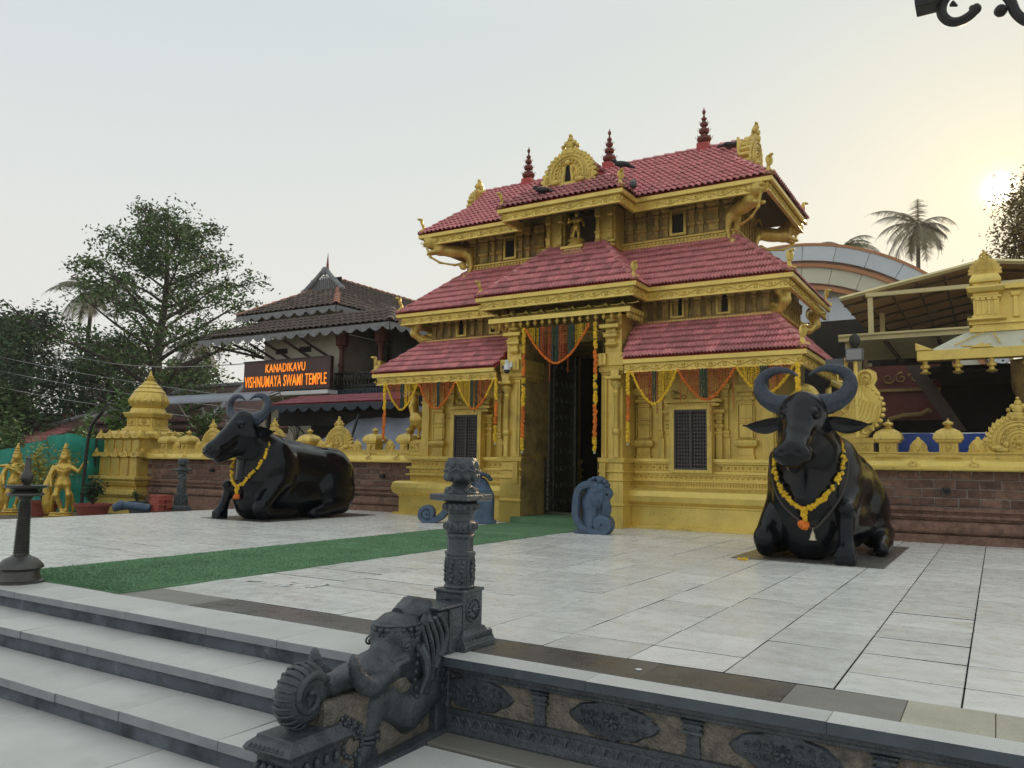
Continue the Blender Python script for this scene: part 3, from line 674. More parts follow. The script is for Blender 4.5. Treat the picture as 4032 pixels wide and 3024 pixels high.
for x, z, p in ((-12.45, .82, wl), (-15.5, .84, wl), (-18.6, .86, wl), (-.70, .83, wr), (1.9, .83, wr)):
    t = thing('wall_light', {-12.45: 'small black wall light on the laterite wall nearest the temple on its left', -15.5: 'small black wall light on the laterite wall beside the left buffalo muzzle', -18.6: 'small black wall light on the laterite wall nearest the corner tower', -.7: 'small dark wall light on the laterite wall right of the right buffalo', 1.9: 'small dark wall light on the right laterite wall beyond the others'}[x], 'wall light', (x, 14.63, z), 'small lights on the laterite walls')
    g = MB(); g.box(x-.04, x+.04, 14.58, 14.63, z-.05, z+.04); g.build('back_plate', 'lamp_grey', t)
    g = MB(); g.stack(x, 14.55, [(z-.035, .045, .04), (z+.02, .06, .05), (z+.028, .062, .052), (z+.05, .05, .045)]); g.build('lamp_head', 'iron', t, bevel=.004)
# ------------------------------------------------------------ temple gateway
T = thing('temple_gateway', 'golden temple gateway with three tiers of red tiled roofs', 'temple', (X0, 14.1, 0))
YC = 15.75
def sweep(mb, path, sec):
    P = [Vector((p[0], p[1])) for p in path]; n = len(P); k = len(sec); V = []; F = []
    D = [(P[i+1]-P[i]).normalized() for i in range(n-1)]; Nn = [Vector((d.y, -d.x)) for d in D]
    for i in range(n):
        m = Nn[0] if i == 0 else Nn[-1] if i == n-1 else Nn[i-1]+Nn[i] if Nn[i-1] != Nn[i] else Nn[i]
        for (o, z) in sec: V.append((P[i].x+m.x*o, P[i].y+m.y*o, z))
    for i in range(n-1):
        for j in range(k): a = i*k+j; b = i*k+(j+1) % k; F.append((a, b, b+k, a+k))
    F.append(tuple(range(k))); F.append(tuple((n-1)*k+j for j in range(k))[::-1]); mb.add(V, F)
X = lambda d: X0+d
# plinth halves
for sg in (-1, 1):
    cx_, hx = X(sg*2.60), 1.35; cy_, hy = YC, 1.30
    prof = []
    for z, o in ((0, .44), (.05, .44), (.052, .34), (.40, .34), (.41, .36), (.44, .36), (.46, .40), (.50, .455), (.60, .475), (.70, .455), (.74, .40), (.755, .33), (.765, .17), (.87, .17), (.875, .25), (.905, .25), (.91, .18), (1.02, .18), (1.025, .24), (1.07, .24), (1.075, .15), (1.20, .15), (1.205, .22), (1.235, .22), (1.24, .27), (1.30, .27), (1.302, .0)):
        prof.append((z, hx+o/2, hy+o, sg*o/2))
    g = MB(); g.stack(cx_, cy_, prof); g.build('plinth', 'gold_bright', T, bevel=.006)
    xa, xb = (cx_-hx-.17, cx_+hx) if sg < 0 else (cx_-hx, cx_+hx+.17)
    g = MB(); n_ = 22
    for i in range(n_):
        xx = xa+.08+(xb-xa-.16)*i/(n_-1)
        if abs(xx-X(sg*2.5)) < .38: continue
        fr = frame((xx, 14.30, 1.137), (1, 0, 0), (0, 0, 1), (0, -1, 0)); flower(g, fr, 0, 0, .036, .008, 6)
        for q in ((-.055, -.052), (.055, -.052)): pass
        g.tube([fr(-.058, -.055), fr(.058, -.055), fr(.058, .055), fr(-.058, .055), fr(-.058, -.055)], .005, 4); g.cut()
    g.build_each('flower_panel', 'gold', T); g = MB(); n_ = 30
    for i in range(n_):
        xx = xa+.05+(xb-xa-.1)*i/(n_-1); g.ball((xx, 14.27, .965), (.038, .02, .032), 6, 4); g.ball((xx+.048, 14.27, .985), (.008, .014, .02), 4, 3)
    n_ = 56
    for i in range(n_): xx = xa+.03+(xb-xa-.06)*i/(n_-1); g.ball((xx, 14.28, .82), (.014, .016, .03), 5, 4)
    # the same friezes run round the outer side
    xs_ = cx_+sg*(hx+.15)
    for i in range(16):
        yy = 14.5+i*.155; fr = frame((xs_, yy, 1.137), (0, 1, 0), (0, 0, 1), (sg, 0, 0)); flower(g, fr, 0, 0, .036, .008, 6)
        g.ball((xs_+sg*.03, yy, .965), (.02, .038, .032), 6, 4)
    g.build('bead_frieze', 'gold', T, kind='stuff')
    # walls
    g = MB(); a, b = sorted((X(sg*1.2), X(sg*2.19))); g.box(a, b, 14.45, 17.05, 1.303, 3.9)
    a, b = sorted((X(sg*2.81), X(sg*3.95))); g.box(a, b, 14.45, 17.05, 1.303, 3.9)
    a, b = sorted((X(sg*2.191), X(sg*2.809))); g.box(a, b, 14.452, 17.04, 2.22, 3.89); g.box(a, b, 14.75, 17.04, 1.303, 2.219)
    g.build('lower_wall', 'gold', T)
    # window
    wx = X(sg*2.5); wf = MB()
    wf.box(wx-.40, wx-.31, 14.09, 14.46, 1.04, 2.27); wf.box(wx+.31, wx+.40, 14.09, 14.46, 1.04, 2.27); wf.box(wx-.31, wx+.31, 14.092, 14.46, 1.04, 1.10); wf.box(wx-.31, wx+.31, 14.092, 14.46, 2.20, 2.268)
    win = wf.build('window', 'gold', T, bevel=.006)
    for s2 in (-1, 1):
        g = MB(); xc = wx+s2*.152
        for i in range(6): xx = xc-.135+.054*i; g.box(xx-.0085, xx+.0085, 14.125, 14.145, 1.12, 2.18)
        for j in range(17): zz = 1.13+.065*j; g.box(xc-.15, xc+.15, 14.132, 14.154, zz-.013, zz+.013)
        g.box(xc-.153, xc-.13, 14.105, 14.16, 1.102, 2.198); g.box(xc+.13, xc+.153, 14.105, 14.16, 1.102, 2.198); g.box(xc-.13, xc+.13, 14.107, 14.16, 2.165, 2.198); g.box(xc-.13, xc+.13, 14.107, 14.16, 1.102, 1.135)
        g.build('lattice_shutter', 'shutter_iron', win)
    g = MB(); g.box(wx-.31, wx+.31, 14.165, 14.175, 1.10, 2.2); g.build('dark_pane', 'dark_interior', win)
    g = MB()        # cornice with flaming arch over the window
    g.box(wx-.50, wx+.50, 14.22, 14.449, 2.272, 2.31); g.box(wx-.44, wx+.44, 14.26, 14.449, 2.312, 2.34); g.box(wx-.54, wx+.54, 14.20, 14.449, 2.342, 2.385); g.box(wx-.50, wx+.50, 14.25, 14.449, 2.387, 2.41)
    fr = frame((wx, 14.41, 2.41), (1, 0, 0), (0, 0, 1), (0, -1, 0)); kirti(g, fr, .22, .1, 13, crown=False, base=False)
    for s2 in (-1, 1): g.ball((wx+s2*.34, 14.38, 2.48), (.12, .06, .07), 8, 6); g.ball((wx+s2*.42, 14.37, 2.54), (.045, .045, .06), 8, 6); g.ball((wx+s2*.2, 14.37, 2.46), (.06, .05, .05), 8, 6)
    g.build('window_cornice', 'gold', win)
    for dx in (-.47, .47):
        g = MB(); g.stack(wx+dx, 14.40, [(1.303, .055, .1), (1.75, .055, .1), (1.76, .07, .115), (1.80, .07, .115), (1.81, .05, .1), (1.86, .05, .1), (1.88, .085, .13), (1.93, .09, .14), (1.96, .05, .1), (2.0, .05, .1), (2.03, .085, .13), (2.08, .06, .11), (2.12, .06, .11), (2.14, .10, .15), (2.17, .12, .17), (2.2, .12, .17)])
        g.build('window_pilaster', 'gold', win, bevel=.004)
    for dx, kind in ((1.48, 'A'), (1.82, 'B'), (3.08, 'B'), (3.44, 'A'), (3.82, 'C')):
        xx = X(sg*dx); g = MB()
        if kind == 'A':
            g.stack(xx, 14.45, [(1.303, .15, .1), (1.36, .15, .1), (1.37, .13, .08), (1.50, .13, .08), (1.52, .17, .11), (1.545, .20, .14), (1.60, .21, .15), (1.64, .20, .14), (1.66, .15, .1), (1.70, .12, .07), (1.95, .12, .07), (1.955, .145, .095), (1.98, .145, .095), (1.985, .12, .07), (2.03, .12, .07), (2.035, .145, .095), (2.06, .145, .095), (2.065, .12, .07), (2.28, .12, .07), (2.29, .14, .1), (2.32, .14, .1), (2.325, .115, .075), (2.36, .115, .075), (2.37, .15, .11), (2.40, .165, .125), (2.43, .165, .125), (2.44, .12, .08), (2.5, .12, .08), (2.52, .18, .14), (2.60, .19, .15), (2.65, .19, .15), (2.66, .12, .08), (2.9, .12, .08)])
            g.box(xx-.155, xx-.135, 14.38, 14.44, 1.70, 2.27); g.box(xx+.135, xx+.155, 14.38, 14.44, 1.70, 2.27)
        elif kind == 'B':
            g.stack(xx, 14.44, [(1.303, .065, .03), (1.68, .065, .03), (1.69, .05, .03), (1.70, .05, .055), (1.76, .05, .06), (1.78, .06, .07), (1.82, .06, .07), (1.84, .035, .05), (2.44, .035, .05), (2.46, .055, .07), (2.49, .055, .07), (2.5, .035, .05), (2.56, .04, .05), (2.6, .075, .09), (2.65, .09, .1), (2.68, .09, .1), (2.7, .05, .06), (2.9, .05, .06)])
        else:
            g.stack(xx, 14.46, [(1.303, .10, .07), (2.5, .10, .07), (2.51, .12, .09), (2.55, .12, .09), (2.56, .1, .07), (2.9, .1, .07)])
        g.build('pilaster', 'gold', T, bevel=.004)
    # door piers
    pc, ph = X(sg*1.105), .205
    g = MB(); g.stack(pc, 14.12, [(0, .25, .44), (.40, .25, .44), (.41, .27, .46), (.44, .27, .46), (.46, .24, .42), (.86, .24, .42), (.87, .26, .44), (.9, .26, .44), (.91, .23, .41), (1.02, .23, .41), (1.03, .26, .44), (1.07, .26, .44), (1.075, .225, .40), (1.2, .225, .40), (1.21, .26, .44), (1.30, .27, .45), (1.302, .205, .37), (2.86, .205, .37), (2.87, .22, .39), (2.92, .23, .4), (2.925, .25, .43), (3.0, .26, .44), (3.01, .24, .42), (3.03, .24, .42), (3.04, .27, .45), (3.28, .27, .45), (3.282, .17, .33), (4.05, .17, .33)])
    g.build('door_pier', 'gold', T, bevel=.006)
    g = MB(); sx = X(sg*.955)        # lattice carved strip on the inner edge of the pier
    g.box(sx-.05, sx+.05, 13.70, 13.745, 1.31, 2.86); g.box(sx-.055, sx+.055, 13.62, 13.665, .78, 1.2); g.box(sx-.07, sx+.07, 13.60, 13.66, 3.05, 3.27)
    for i in range(22):
        zz = 1.36+i*.068; fr = frame((sx, 13.70, zz), (1, 0, 0), (0, 0, 1), (0, -1, 0)); g.tube([fr(0, -.032, .004), fr(.03, 0, .004), fr(0, .032, .004), fr(-.03, 0, .004), fr(0, -.032, .004)], .006, 4); g.ball(fr(0, 0, .004), .011, 5, 4)
    for z0, n_ in ((.82, 6), (3.08, 3)):
        for i in range(n_): fr = frame((sx, 13.62 if z0 < 1 else 13.60, z0+i*.068), (1, 0, 0), (0, 0, 1), (0, -1, 0)); g.tube([fr(0, -.032, .004), fr(.03, 0, .004), fr(0, .032, .004), fr(-.03, 0, .004), fr(0, -.032, .004)], .006, 4)
    g.build('lattice_strip', 'gold', T)
    g = MB(); cxx = X(sg*1.21)       # round colonnette in front of the pier and bracket capital
    g.lathe(cxx, 13.70, [(1.303, .055), (1.72, .055), (1.74, .075), (1.80, .08), (1.84, .065), (1.86, .04), (2.45, .045), (2.47, .06), (2.49, .045), (2.52, .06), (2.54, .05), (2.60, .05), (2.66, .10), (2.71, .115), (2.74, .09), (2.76, .06)], 12)
    g.stack(cxx, 13.70, [(2.76, .09, .09), (2.78, .145, .13), (2.83, .145, .13), (2.835, .08, .08), (2.95, .08, .08)])
    g.ball((cxx, 13.66, 2.90), .05, 8, 6); g.build('colonnette', 'gold', T, smooth='auto')
    g = MB(); g.stack(X(sg*1.08), 13.95, [(3.40, .07, .2), (3.45, .12, .25), (3.48, .12, .25), (3.49, .08, .22), (3.56, .08, .22), (3.60, .14, .28), (3.66, .14, .28), (3.665, .16, .30), (3.68, .16, .3), (3.69, .1, .24), (3.74, .1, .24), (3.76, .20, .34), (3.83, .20, .34)])
    g.ball((X(sg*1.08), 13.72, 3.92), (.12, .1, .07), 10, 6); g.build('bracket_capital', 'gold', T, bevel=.005)
    g = MB(); a, b = sorted((X(sg*1.305), X(sg*.99))); g.box(a, b, 14.50, 15.1, 0, 3.95); g.build('jamb_wall', 'gold_old_shaded', T)
    g = MB(); a, b = sorted((X(sg*.985), X(sg*.86))); g.box(a, b, 14.90, 15.04, .12, 3.7); fx = X(sg*.922)
    for i in range(34): g.ball((fx, 14.895, .2+i*.103), (.045, .014, .045), 6, 4); g.ball((fx, 14.89, .25+i*.103), (.018, .014, .018), 4, 3)
    g.build('clad_door_frame', 'silver_clad', T)
    g = MB(); g.box(*sorted((X(sg*.888), X(sg*.898))), 13.79, 14.88, 1.31, 3.9); g.box(*sorted((X(sg*.828), X(sg*.836))), 13.70, 14.60, .13, 1.29); g.build('jamb_shade_panel', 'gold_old_shaded', T)  # thin dark sheets that paint shade onto the inner pier faces
    # door leaf folded inwards
    g = MB(); lx = X(sg*.84); g.box(*sorted((lx, lx+sg*.05)), 15.06, 16.0, .15, 3.62)
    for j in range(9):
        for i in range(4): g.ball((lx, 15.18+i*.22, .35+j*.37), (.03, .06, .06), 6, 4)
    g.box(*sorted((lx-sg*.04, lx+sg*.05)), 16.002, 16.10, .15, 3.62); g.build('door_leaf', 'silver_clad', T)
g = MB(); g.box(X(-.985), X(.985), 14.90, 15.03, 3.705, 3.95); g.build('lintel', 'gold_old_shaded', T)
g = MB(); g.box(X(-.99), X(.99), 13.62, 15.3, 0.0, .11); g.box(X(-.9), X(.9), 14.85, 15.1, .112, .17); g.build('threshold', 'silver_clad', T)
g = MB(); g.box(X(-1.0), X(1.0), 13.55, 14.8, .112, .122); g.box(X(-1.0), X(1.0), 13.545, 13.615, .012, .111); g.build('threshold_mat', 'carpet', T)
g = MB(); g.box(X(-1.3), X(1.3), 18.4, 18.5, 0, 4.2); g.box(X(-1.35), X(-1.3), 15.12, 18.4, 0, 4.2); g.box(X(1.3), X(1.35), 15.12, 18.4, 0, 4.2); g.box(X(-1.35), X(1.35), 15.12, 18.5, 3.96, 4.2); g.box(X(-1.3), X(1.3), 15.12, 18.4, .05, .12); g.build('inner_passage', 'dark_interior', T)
# bodies above
g = MB(); g.box(X(-3.90), X(3.90), 14.62, 16.9, 3.70, 4.75); g.build('middle_wall', 'gold_old_shaded', T)
g = MB(); g.box(X(-3.10), X(3.10), 15.02, 16.5, 5.0, 6.75); g.build('upper_wall', 'gold_old_shaded', T)
g = MB(); g.box(X(-1.32), X(1.32), 14.2, 14.615, 3.9, 4.75); g.build('porch_wall', 'gold_old_shaded', T)

def fascia(path, z, name_m='gold'):
    g = MB(); sweep(g, path, [(-.0, z-.015), (-.0, z-.095), (-.06, z-.095), (-.06, z-.015)]); g.build('eave_board', 'gold_bright', T, bevel=.004)
    g = MB(); sweep(g, path, [(-.075, z-.097), (-.075, z-.115), (-.09, z-.118), (-.09, z-.238), (-.07, z-.243), (-.07, z-.262), (-.14, z-.262), (-.14, z-.097)])
    P = [Vector((*p, 0)) for p in path]
    for a, b in zip(P, P[1:]):
        d = (b-a); Ln = d.length; d.normalize(); n = Vector((d.y, -d.x, 0))
        if b.y > 17 and a.x < X0 or (a.y > 17 and b.x < X0): continue
        fr = frame(a-n*.09+Vector((0, 0, z-.236)), d, (0, 0, 1), n); scroll_band(g, fr, Ln-.02, .112, .25, .014)
    g.build('carved_fascia', 'gold_bright', T)
budget = {'n': 0, 'max': 300}
def roof(name, faces, hips, caps=True, tw=.185, tl=.2, single=False, ribs=3, **k):
    g = MB()
    for f in faces:
        P = [Vector(p) for p in f]; nn = (P[1]-P[0]).cross(P[2]-P[0]).normalized(); nn = nn if nn.z > 0 else -nn; g.slab([p-nn*.012 for p in P], nn, .03)
    r = g.build(name, 'red_paint', T)
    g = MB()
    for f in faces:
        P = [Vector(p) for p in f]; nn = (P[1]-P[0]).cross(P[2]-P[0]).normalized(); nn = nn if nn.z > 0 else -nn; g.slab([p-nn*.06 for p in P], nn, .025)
    g.build('soffit', 'brown_interior', T)  # dark brown carries the deep shade under the eaves in its colour
    for f in faces: tile_face(f, tw, tl, T, r, budget if single else None, ribs, **k)
    for a, b in hips: ridge_caps(a, b, r)
    return r
# lower tier (the two nearest faces carry tiles that are objects of their own)
e0, y0, z0, h1, y1, z1 = 4.68, 13.5, 3.13, 3.92, 14.55, 3.95
lowf = []
for sg in (1, -1):
    f = [(X(sg*1.42), y0, z0), (X(sg*e0), y0, z0), (X(sg*h1), y1, z1), (X(sg*1.22), y1, z1)]
    s_ = [(X(sg*e0), y0, z0), (X(sg*e0), 2*YC-y0, z0), (X(sg*h1), 2*YC-y1, z1), (X(sg*h1), y1, z1)]
    if sg < 0: f = [f[1], f[0], f[3], f[2]]; s_ = [s_[1], s_[0], s_[3], s_[2]]
    r = roof('lower_roof', [f], [((X(sg*(e0-.02)), y0+.02, z0+.02), (X(sg*h1), y1, z1+.02))], single=True, tw=.195, tl=.215, hgt=.034, lift=.046)
    r = roof('lower_side_roof', [s_], [], tw=.195, tl=.215)
    p = [(X(sg*1.42), y0), (X(sg*e0), y0), (X(sg*e0), 2*YC-y0)]
    fascia(p if sg > 0 else p[::-1], z0)
g = MB(); sweep(g, [(X(-3.92), 16.9), (X(-3.92), 14.60), (X(3.92), 14.60), (X(3.92), 16.9)], [(0, 3.86), (.10, 3.86), (.10, 3.89), (.06, 3.895), (.06, 3.93), (.13, 3.935), (.13, 3.965), (.04, 3.97), (.04, 4.0), (0, 4.0)]); g.build('string_course', 'gold', T)
g = MB()
for sg in (-1, 1):
    for i in range(12):
        xx = X(sg*(1.42+i*.215)); wd = (.045, .03, .06)[i % 3]; g.stack(xx, 14.62, [(4.0, wd+.015, .05), (4.05, wd, .035), (4.3, wd, .035), (4.31, wd+.02, .06), (4.33, wd+.02, .06), (4.34, wd, .04), (4.40, wd+.03, .07), (4.5, wd+.03, .07)]); g.cut()
    for i in range(10): yy = 14.8+i*.22; g.stack(X(sg*3.9), yy, [(4.0, .05, .05), (4.3, .04, .04), (4.33, .07, .06), (4.5, .08, .07)]); g.cut()
g.build_each('wall_rib', 'gold_mid', T, bevel=.003)
for sg in (-1, 1):
    for dx in (2.1, 3.0):
        g = MB(); xx = X(sg*dx); g.box(xx-.10, xx+.10, 14.605, 14.65, 4.06, 4.42); w_ = g.build('small_window', 'dark_interior', T)
        g = MB(); g.box(xx-.14, xx-.10, 14.56, 14.618, 4.02, 4.46); g.box(xx+.10, xx+.14, 14.56, 14.618, 4.02, 4.46); g.box(xx-.10, xx+.10, 14.562, 14.618, 4.02, 4.06); g.build('frame', 'gold', w_)
# middle tier with projecting centre
e0, y0, z0, h1, y1, z1 = 4.40, 13.95, 4.55, 3.08, 15.05, 5.66; hc, yp, ht, yt, zt = 1.77, 13.3, .62, 14.4, 5.69
YB = 2*YC
front = [(X(-e0), y0, z0), (X(e0), y0, z0), (X(h1), y1, z1), (X(-h1), y1, z1)]
R_ = [(X(e0), y0, z0), (X(e0), YB-y0, z0), (X(h1), YB-y1, z1), (X(h1), y1, z1)]; L_ = [(X(-e0), YB-y0, z0), (X(-e0), y0, z0), (X(-h1), y1, z1), (X(-h1), YB-y1, z1)]
fl = [(X(-e0), y0, z0), (X(-1.5), y0, z0), (X(-.6), y1-.02, z1), (X(-h1), y1, z1)]; frr = [(X(1.5), y0, z0), (X(e0), y0, z0), (X(h1), y1, z1), (X(.6), y1-.02, z1)]
roof('middle_roof', [fl, frr], [((X(s*(e0-.02)), y0+.02, z0+.02), (X(s*h1), y1, z1+.02)) for s in (-1, 1)], tw=.195, tl=.215, hgt=.034, lift=.046)
roof('middle_side_roof', [R_, L_], [], tw=.195, tl=.215)
cf = [(X(-hc), yp, z0), (X(hc), yp, z0), (X(ht), yt, zt), (X(-ht), yt, zt)]
roof('middle_porch_roof', [cf], single=True, hips=[((X(s*(hc-.02)), yp+.02, z0+.02), (X(s*ht), yt, zt+.02)) for s in (-1, 1)], tw=.195, tl=.215, hgt=.034, lift=.046)
roof('middle_porch_side_roof', [[(X(hc), yp, z0), (X(hc), 14.5, z0), (X(ht), 15.0, zt), (X(ht), yt, zt)], [(X(-hc), 14.5, z0), (X(-hc), yp, z0), (X(-ht), yt, zt), (X(-ht), 15.0, zt)]], [], tw=.195, tl=.215)
fascia([(X(-e0), YB-y0), (X(-e0), y0), (X(-hc), y0), (X(-hc), yp), (X(hc), yp), (X(hc), y0), (X(e0), y0), (X(e0), YB-y0)], z0)
# top tier
e0, y0, z0 = 4.02, 14.2, 6.43; hr, zr_ = 3.14, 7.78; sl = (zr_-z0)/(YC-y0); yg = y0+(e0-hr-.03); zg = z0+sl*(yg-y0)
hc, yp = 1.41, 13.5; yk = 14.12; zk = z0+sl*(yk-yp); hk = hc-(yk-yp)*.98
for side, fcs in (('front', 1), ('back', -1)):
    fy = (lambda y: y) if fcs > 0 else (lambda y: YB-y)
    P = [(X(-e0), fy(y0), z0), (X(e0), fy(y0), z0), (X(hr+.01), fy(yg), zg), (X(hr+.01), YC, zr_), (X(-hr-.01), YC, zr_), (X(-hr-.01), fy(yg), zg)]
    if fcs < 0: P = [P[1], P[0], P[5], P[4], P[3], P[2]]
    rt = roof('top_roof' if fcs > 0 else 'top_back_roof', [P], [((X(s*(e0-.02)), fy(y0+.02), z0+.02), (X(s*hr), fy(yg), zg+.02)) for s in (-1, 1)]+([((X(-hr), YC, zr_+.03), (X(hr), YC, zr_+.03))] if fcs > 0 else []), tw=.24, tl=.155, ribs=2, hgt=.042, lift=.042)
roof('top_side_roof', [[(X(e0), y0, z0), (X(e0), YB-y0, z0), (X(hr), YB-yg, zg), (X(hr), yg, zg)], [(X(-e0), YB-y0, z0), (X(-e0), y0, z0), (X(-hr), yg, zg), (X(-hr), YB-yg, zg)]], [], tw=.24, tl=.155, ribs=2, hgt=.042, lift=.042)
roof('top_porch_roof', [[(X(-hc), yp, z0), (X(hc), yp, z0), (X(hk), yk, zk), (X(-hk), yk, zk)]], [((X(s*(hc-.02)), yp+.02, z0+.02), (X(s*(hk)), yk, zk+.02)) for s in (-1, 1)], tw=.24, tl=.155, ribs=2, hgt=.042, lift=.042)
zs = z0+(hc-.3)*.88
roof('top_porch_side_roof', [[(X(hc), yp, z0), (X(hc), y0+.15, z0), (X(.3), y0+1.15, zs), (X(.3), yk+.1, zs), (X(hk), yk, zk)], [(X(-hc), y0+.15, z0), (X(-hc), yp, z0), (X(-hk), yk, zk), (X(-.3), yk+.1, zs), (X(-.3), y0+1.15, zs)]], [((X(.3), yk+.1, zs+.02), (X(.3), y0+1.1, zs+.02))], tw=.24, tl=.155, ribs=2, hgt=.042, lift=.042)
fascia([(X(-e0), YB-y0), (X(-e0), y0), (X(-hc), y0), (X(-hc), yp), (X(hc), yp), (X(hc), y0), (X(e0), y0), (X(e0), YB-y0)], z0)
g = MB(); kirti(g, frame((X(.02), 14.02, 6.86), (1, 0, 0), (0, .06, 1), (0, -1, 0)), .50, .16, 19, hole=False, base=True)
fk = frame((X(.02), 13.93, 6.9), (1, 0, 0), (0, 0, 1), (0, -1, 0)); g.box(X(-.30), X(.34), 13.9, 14.12, 6.82, 6.90)
for sg in (-1, 1): g.tube([fk(sg*.10, 0), fk(sg*.11, .1), fk(sg*.08, .2), fk(sg*.09, .32)], [.035, .045, .03, .05], 6)
g.ball(fk(0, .40, .02), (.06, .05, .06), 8, 6); g.build('roof_arch_ornament', 'gold', T)
g = MB(); g.ball(fk(0, .17, -.01), (.09, .02, .19), 10, 8); g.build('arch_hollow', 'dark_interior', T)
for sg in (-1, 1):      # gable end ornaments of the main ridge
    g = MB(); fr = frame((X(sg*(hr+.10)), YC, zg-.03), (0, sg, 0), (sg*.10, 0, 1), (sg, 0, 0)); kirti(g, fr, .46, .20, 15, hole=True)
    g.box(*sorted((X(sg*(hr-.02)), X(sg*(hr+.02)))), YC-.55, YC+.55, zg-.1, zr_-.1); g.build('gable_ornament', 'gold', T)
for k, (dx) in enumerate((-1.98, .12, 2.29)):
    g = MB(); g.box(X(dx)-.13, X(dx)+.13, YC-.13, YC+.13, zr_-.1, zr_+.13); kb = g.build('finial_base', 'red_paint', T, bevel=.01)
    g = MB(); b = zr_+.12
    g.lathe(X(dx), YC, [(b, .11), (b+.03, .09), (b+.05, .13), (b+.10, .155), (b+.14, .15), (b+.19, .09), (b+.21, .05), (b+.23, .05), (b+.25, .10), (b+.29, .115), (b+.33, .10), (b+.36, .05), (b+.385, .04), (b+.41, .08), (b+.45, .09), (b+.49, .05), (b+.52, .03), (b+.54, .055), (b+.57, .06), (b+.60, .025), (b+.66, .016), (b+.68, .035), (b+.72, .04), (b+.77, .012), (b+.82, .002)], 14)
    for zz, rr in ((b+.13, .165), (b+.30, .125), (b+.455, .095)):
        for i in range(12): a = i*PI/6; g.add([(X(dx)+rr*math.cos(a-.12), YC+rr*math.sin(a-.12), zz), (X(dx)+rr*math.cos(a+.12), YC+rr*math.sin(a+.12), zz), (X(dx)+(rr+.035)*math.cos(a), YC+(rr+.035)*math.sin(a), zz+.03)], [(0, 1, 2)])
    g.build('ridge_finial', 'copper_red', kb)
# cobra finials on the roof corners
def cobra(x, y, z, ang, s=1.0):
    g = MB(); g.box(-.07, .07, -.07, .07, 0, .07); g.tube([(0, 0, .06), (0, .03, .12), (0, .03, .18), (0, -.01, .24), (0, -.03, .30)], [.045, .04, .03, .03, .03], 8)
    g.ball((0, .0, .26), (.075, .022, .10), 10, 8); g.ball((0, -.06, .335), (.035, .06, .028), 8, 6)
    c, s_ = math.cos(ang), math.sin(ang); g.v = [(x+s*(c*a-s_*b), y+s*(s_*a+c*b), z+s*d) for a, b, d in g.v]; g.build('cobra_finial', 'gold', T, smooth='auto')
for (ex, ey, ez) in ((4.68, 13.5, 3.13), (4.40, 13.95, 4.55), (4.02, 14.2, 6.43)):
    for sg in (-1, 1): cobra(X(sg*(ex-.06)), ey+.06, ez+.02, sg*PI/4, 1.05); cobra(X(sg*(ex-.06)), YB-ey-.06, ez+.02, sg*3*PI/4, 1.05)
for (ex, ey, ez) in ((1.77, 13.3, 4.55), (1.41, 13.5, 6.43)):
    for sg in (-1, 1): cobra(X(sg*(ex-.06)), ey+.06, ez+.02, sg*PI/4, .95)
# canopy over the door
g = MB(); hw = 1.57
sweep(g, [(X(-hw), 14.2), (X(-hw), 13.5), (X(hw), 13.5), (X(hw), 14.2)], [(0, 4.02), (0, 4.11), (-.12, 4.17), (-.35, 4.22), (-.6, 4.34), (-.6, 4.22), (-.3, 4.10), (-.1, 4.04)])
fr = frame((X(-hw), 13.50, 4.11), (1, 0, 0), (0, .55, .35), (0, -.5, .8))
for i in range(9):
    a = .17+i*.35; V = [fr(a-.15, 0, .0), fr(a-.07, .06, .03), fr(a, .17, .09), fr(a+.07, .06, .03), fr(a+.15, 0, .0), fr(a, .04, .06)]; g.add(V, [(0, 1, 5), (1, 2, 5), (2, 3, 5), (3, 4, 5)])
    arc_tube(g, fr, a+.17, .30, .13, 200, 340, .010, 8, .02)
g.build('door_canopy', 'gold_bright', T)
g = MB()
for i in range(19):
    xx = X(-1.50+i*3.0/18); g.lathe(xx, 13.57, [(3.90, .003), (3.93, .012), (3.955, .036), (3.975, .04), (3.985, .02), (3.99, .026), (4.005, .022), (4.02, .03)], 8); g.cut()
for sg in (-1, 1):
    for i in range(5): g.lathe(X(sg*1.5), 13.7+i*.13, [(3.90, .003), (3.93, .012), (3.955, .036), (3.975, .04), (3.985, .02), (4.02, .03)], 8); g.cut()
g.build_each('bell_drop', 'gold', T)
# upper wall ornament
g = MB(); sweep(g, [(X(-3.12), 16.5), (X(-3.12), 15.0), (X(3.12), 15.0), (X(3.12), 16.5)], [(-.05, 5.60), (.06, 5.60), (.06, 5.64), (.02, 5.645), (.02, 5.71), (.06, 5.715), (.06, 5.75), (-.05, 5.75)])
for i in range(74): g.box(X(-3.10+i*.085)-.02, X(-3.10+i*.085)+.02, 14.945, 14.978, 5.655, 5.70)
g.build('dentil_course', 'gold', T)
g = MB()
for sg in (-1, 1):
    for dx, wd in ((.95, .05), (1.2, .09), (1.52, .04), (1.72, .05), (2.26, .05), (2.45, .04), (2.7, .10), (3.0, .06)):
        g.stack(X(sg*dx), 15.02, [(5.75, wd+.02, .06), (5.8, wd, .04), (5.92, wd, .04), (5.95, wd+.03, .08), (6.0, wd+.03, .08), (6.02, wd, .04), (6.2, wd, .04), (6.22, wd+.03, .08), (6.25, wd+.03, .08), (6.27, wd, .04), (6.32, wd+.04, .1), (6.45, wd+.04, .1)]); g.cut()
    for i in range(8): g.stack(X(sg*3.1), 15.15+i*.19, [(5.75, .06, .05), (5.8, .04, .03), (6.25, .04, .03), (6.3, .08, .06), (6.45, .08, .06)]); g.cut()
g.build_each('upper_pilaster', 'gold_mid', T, bevel=.003)
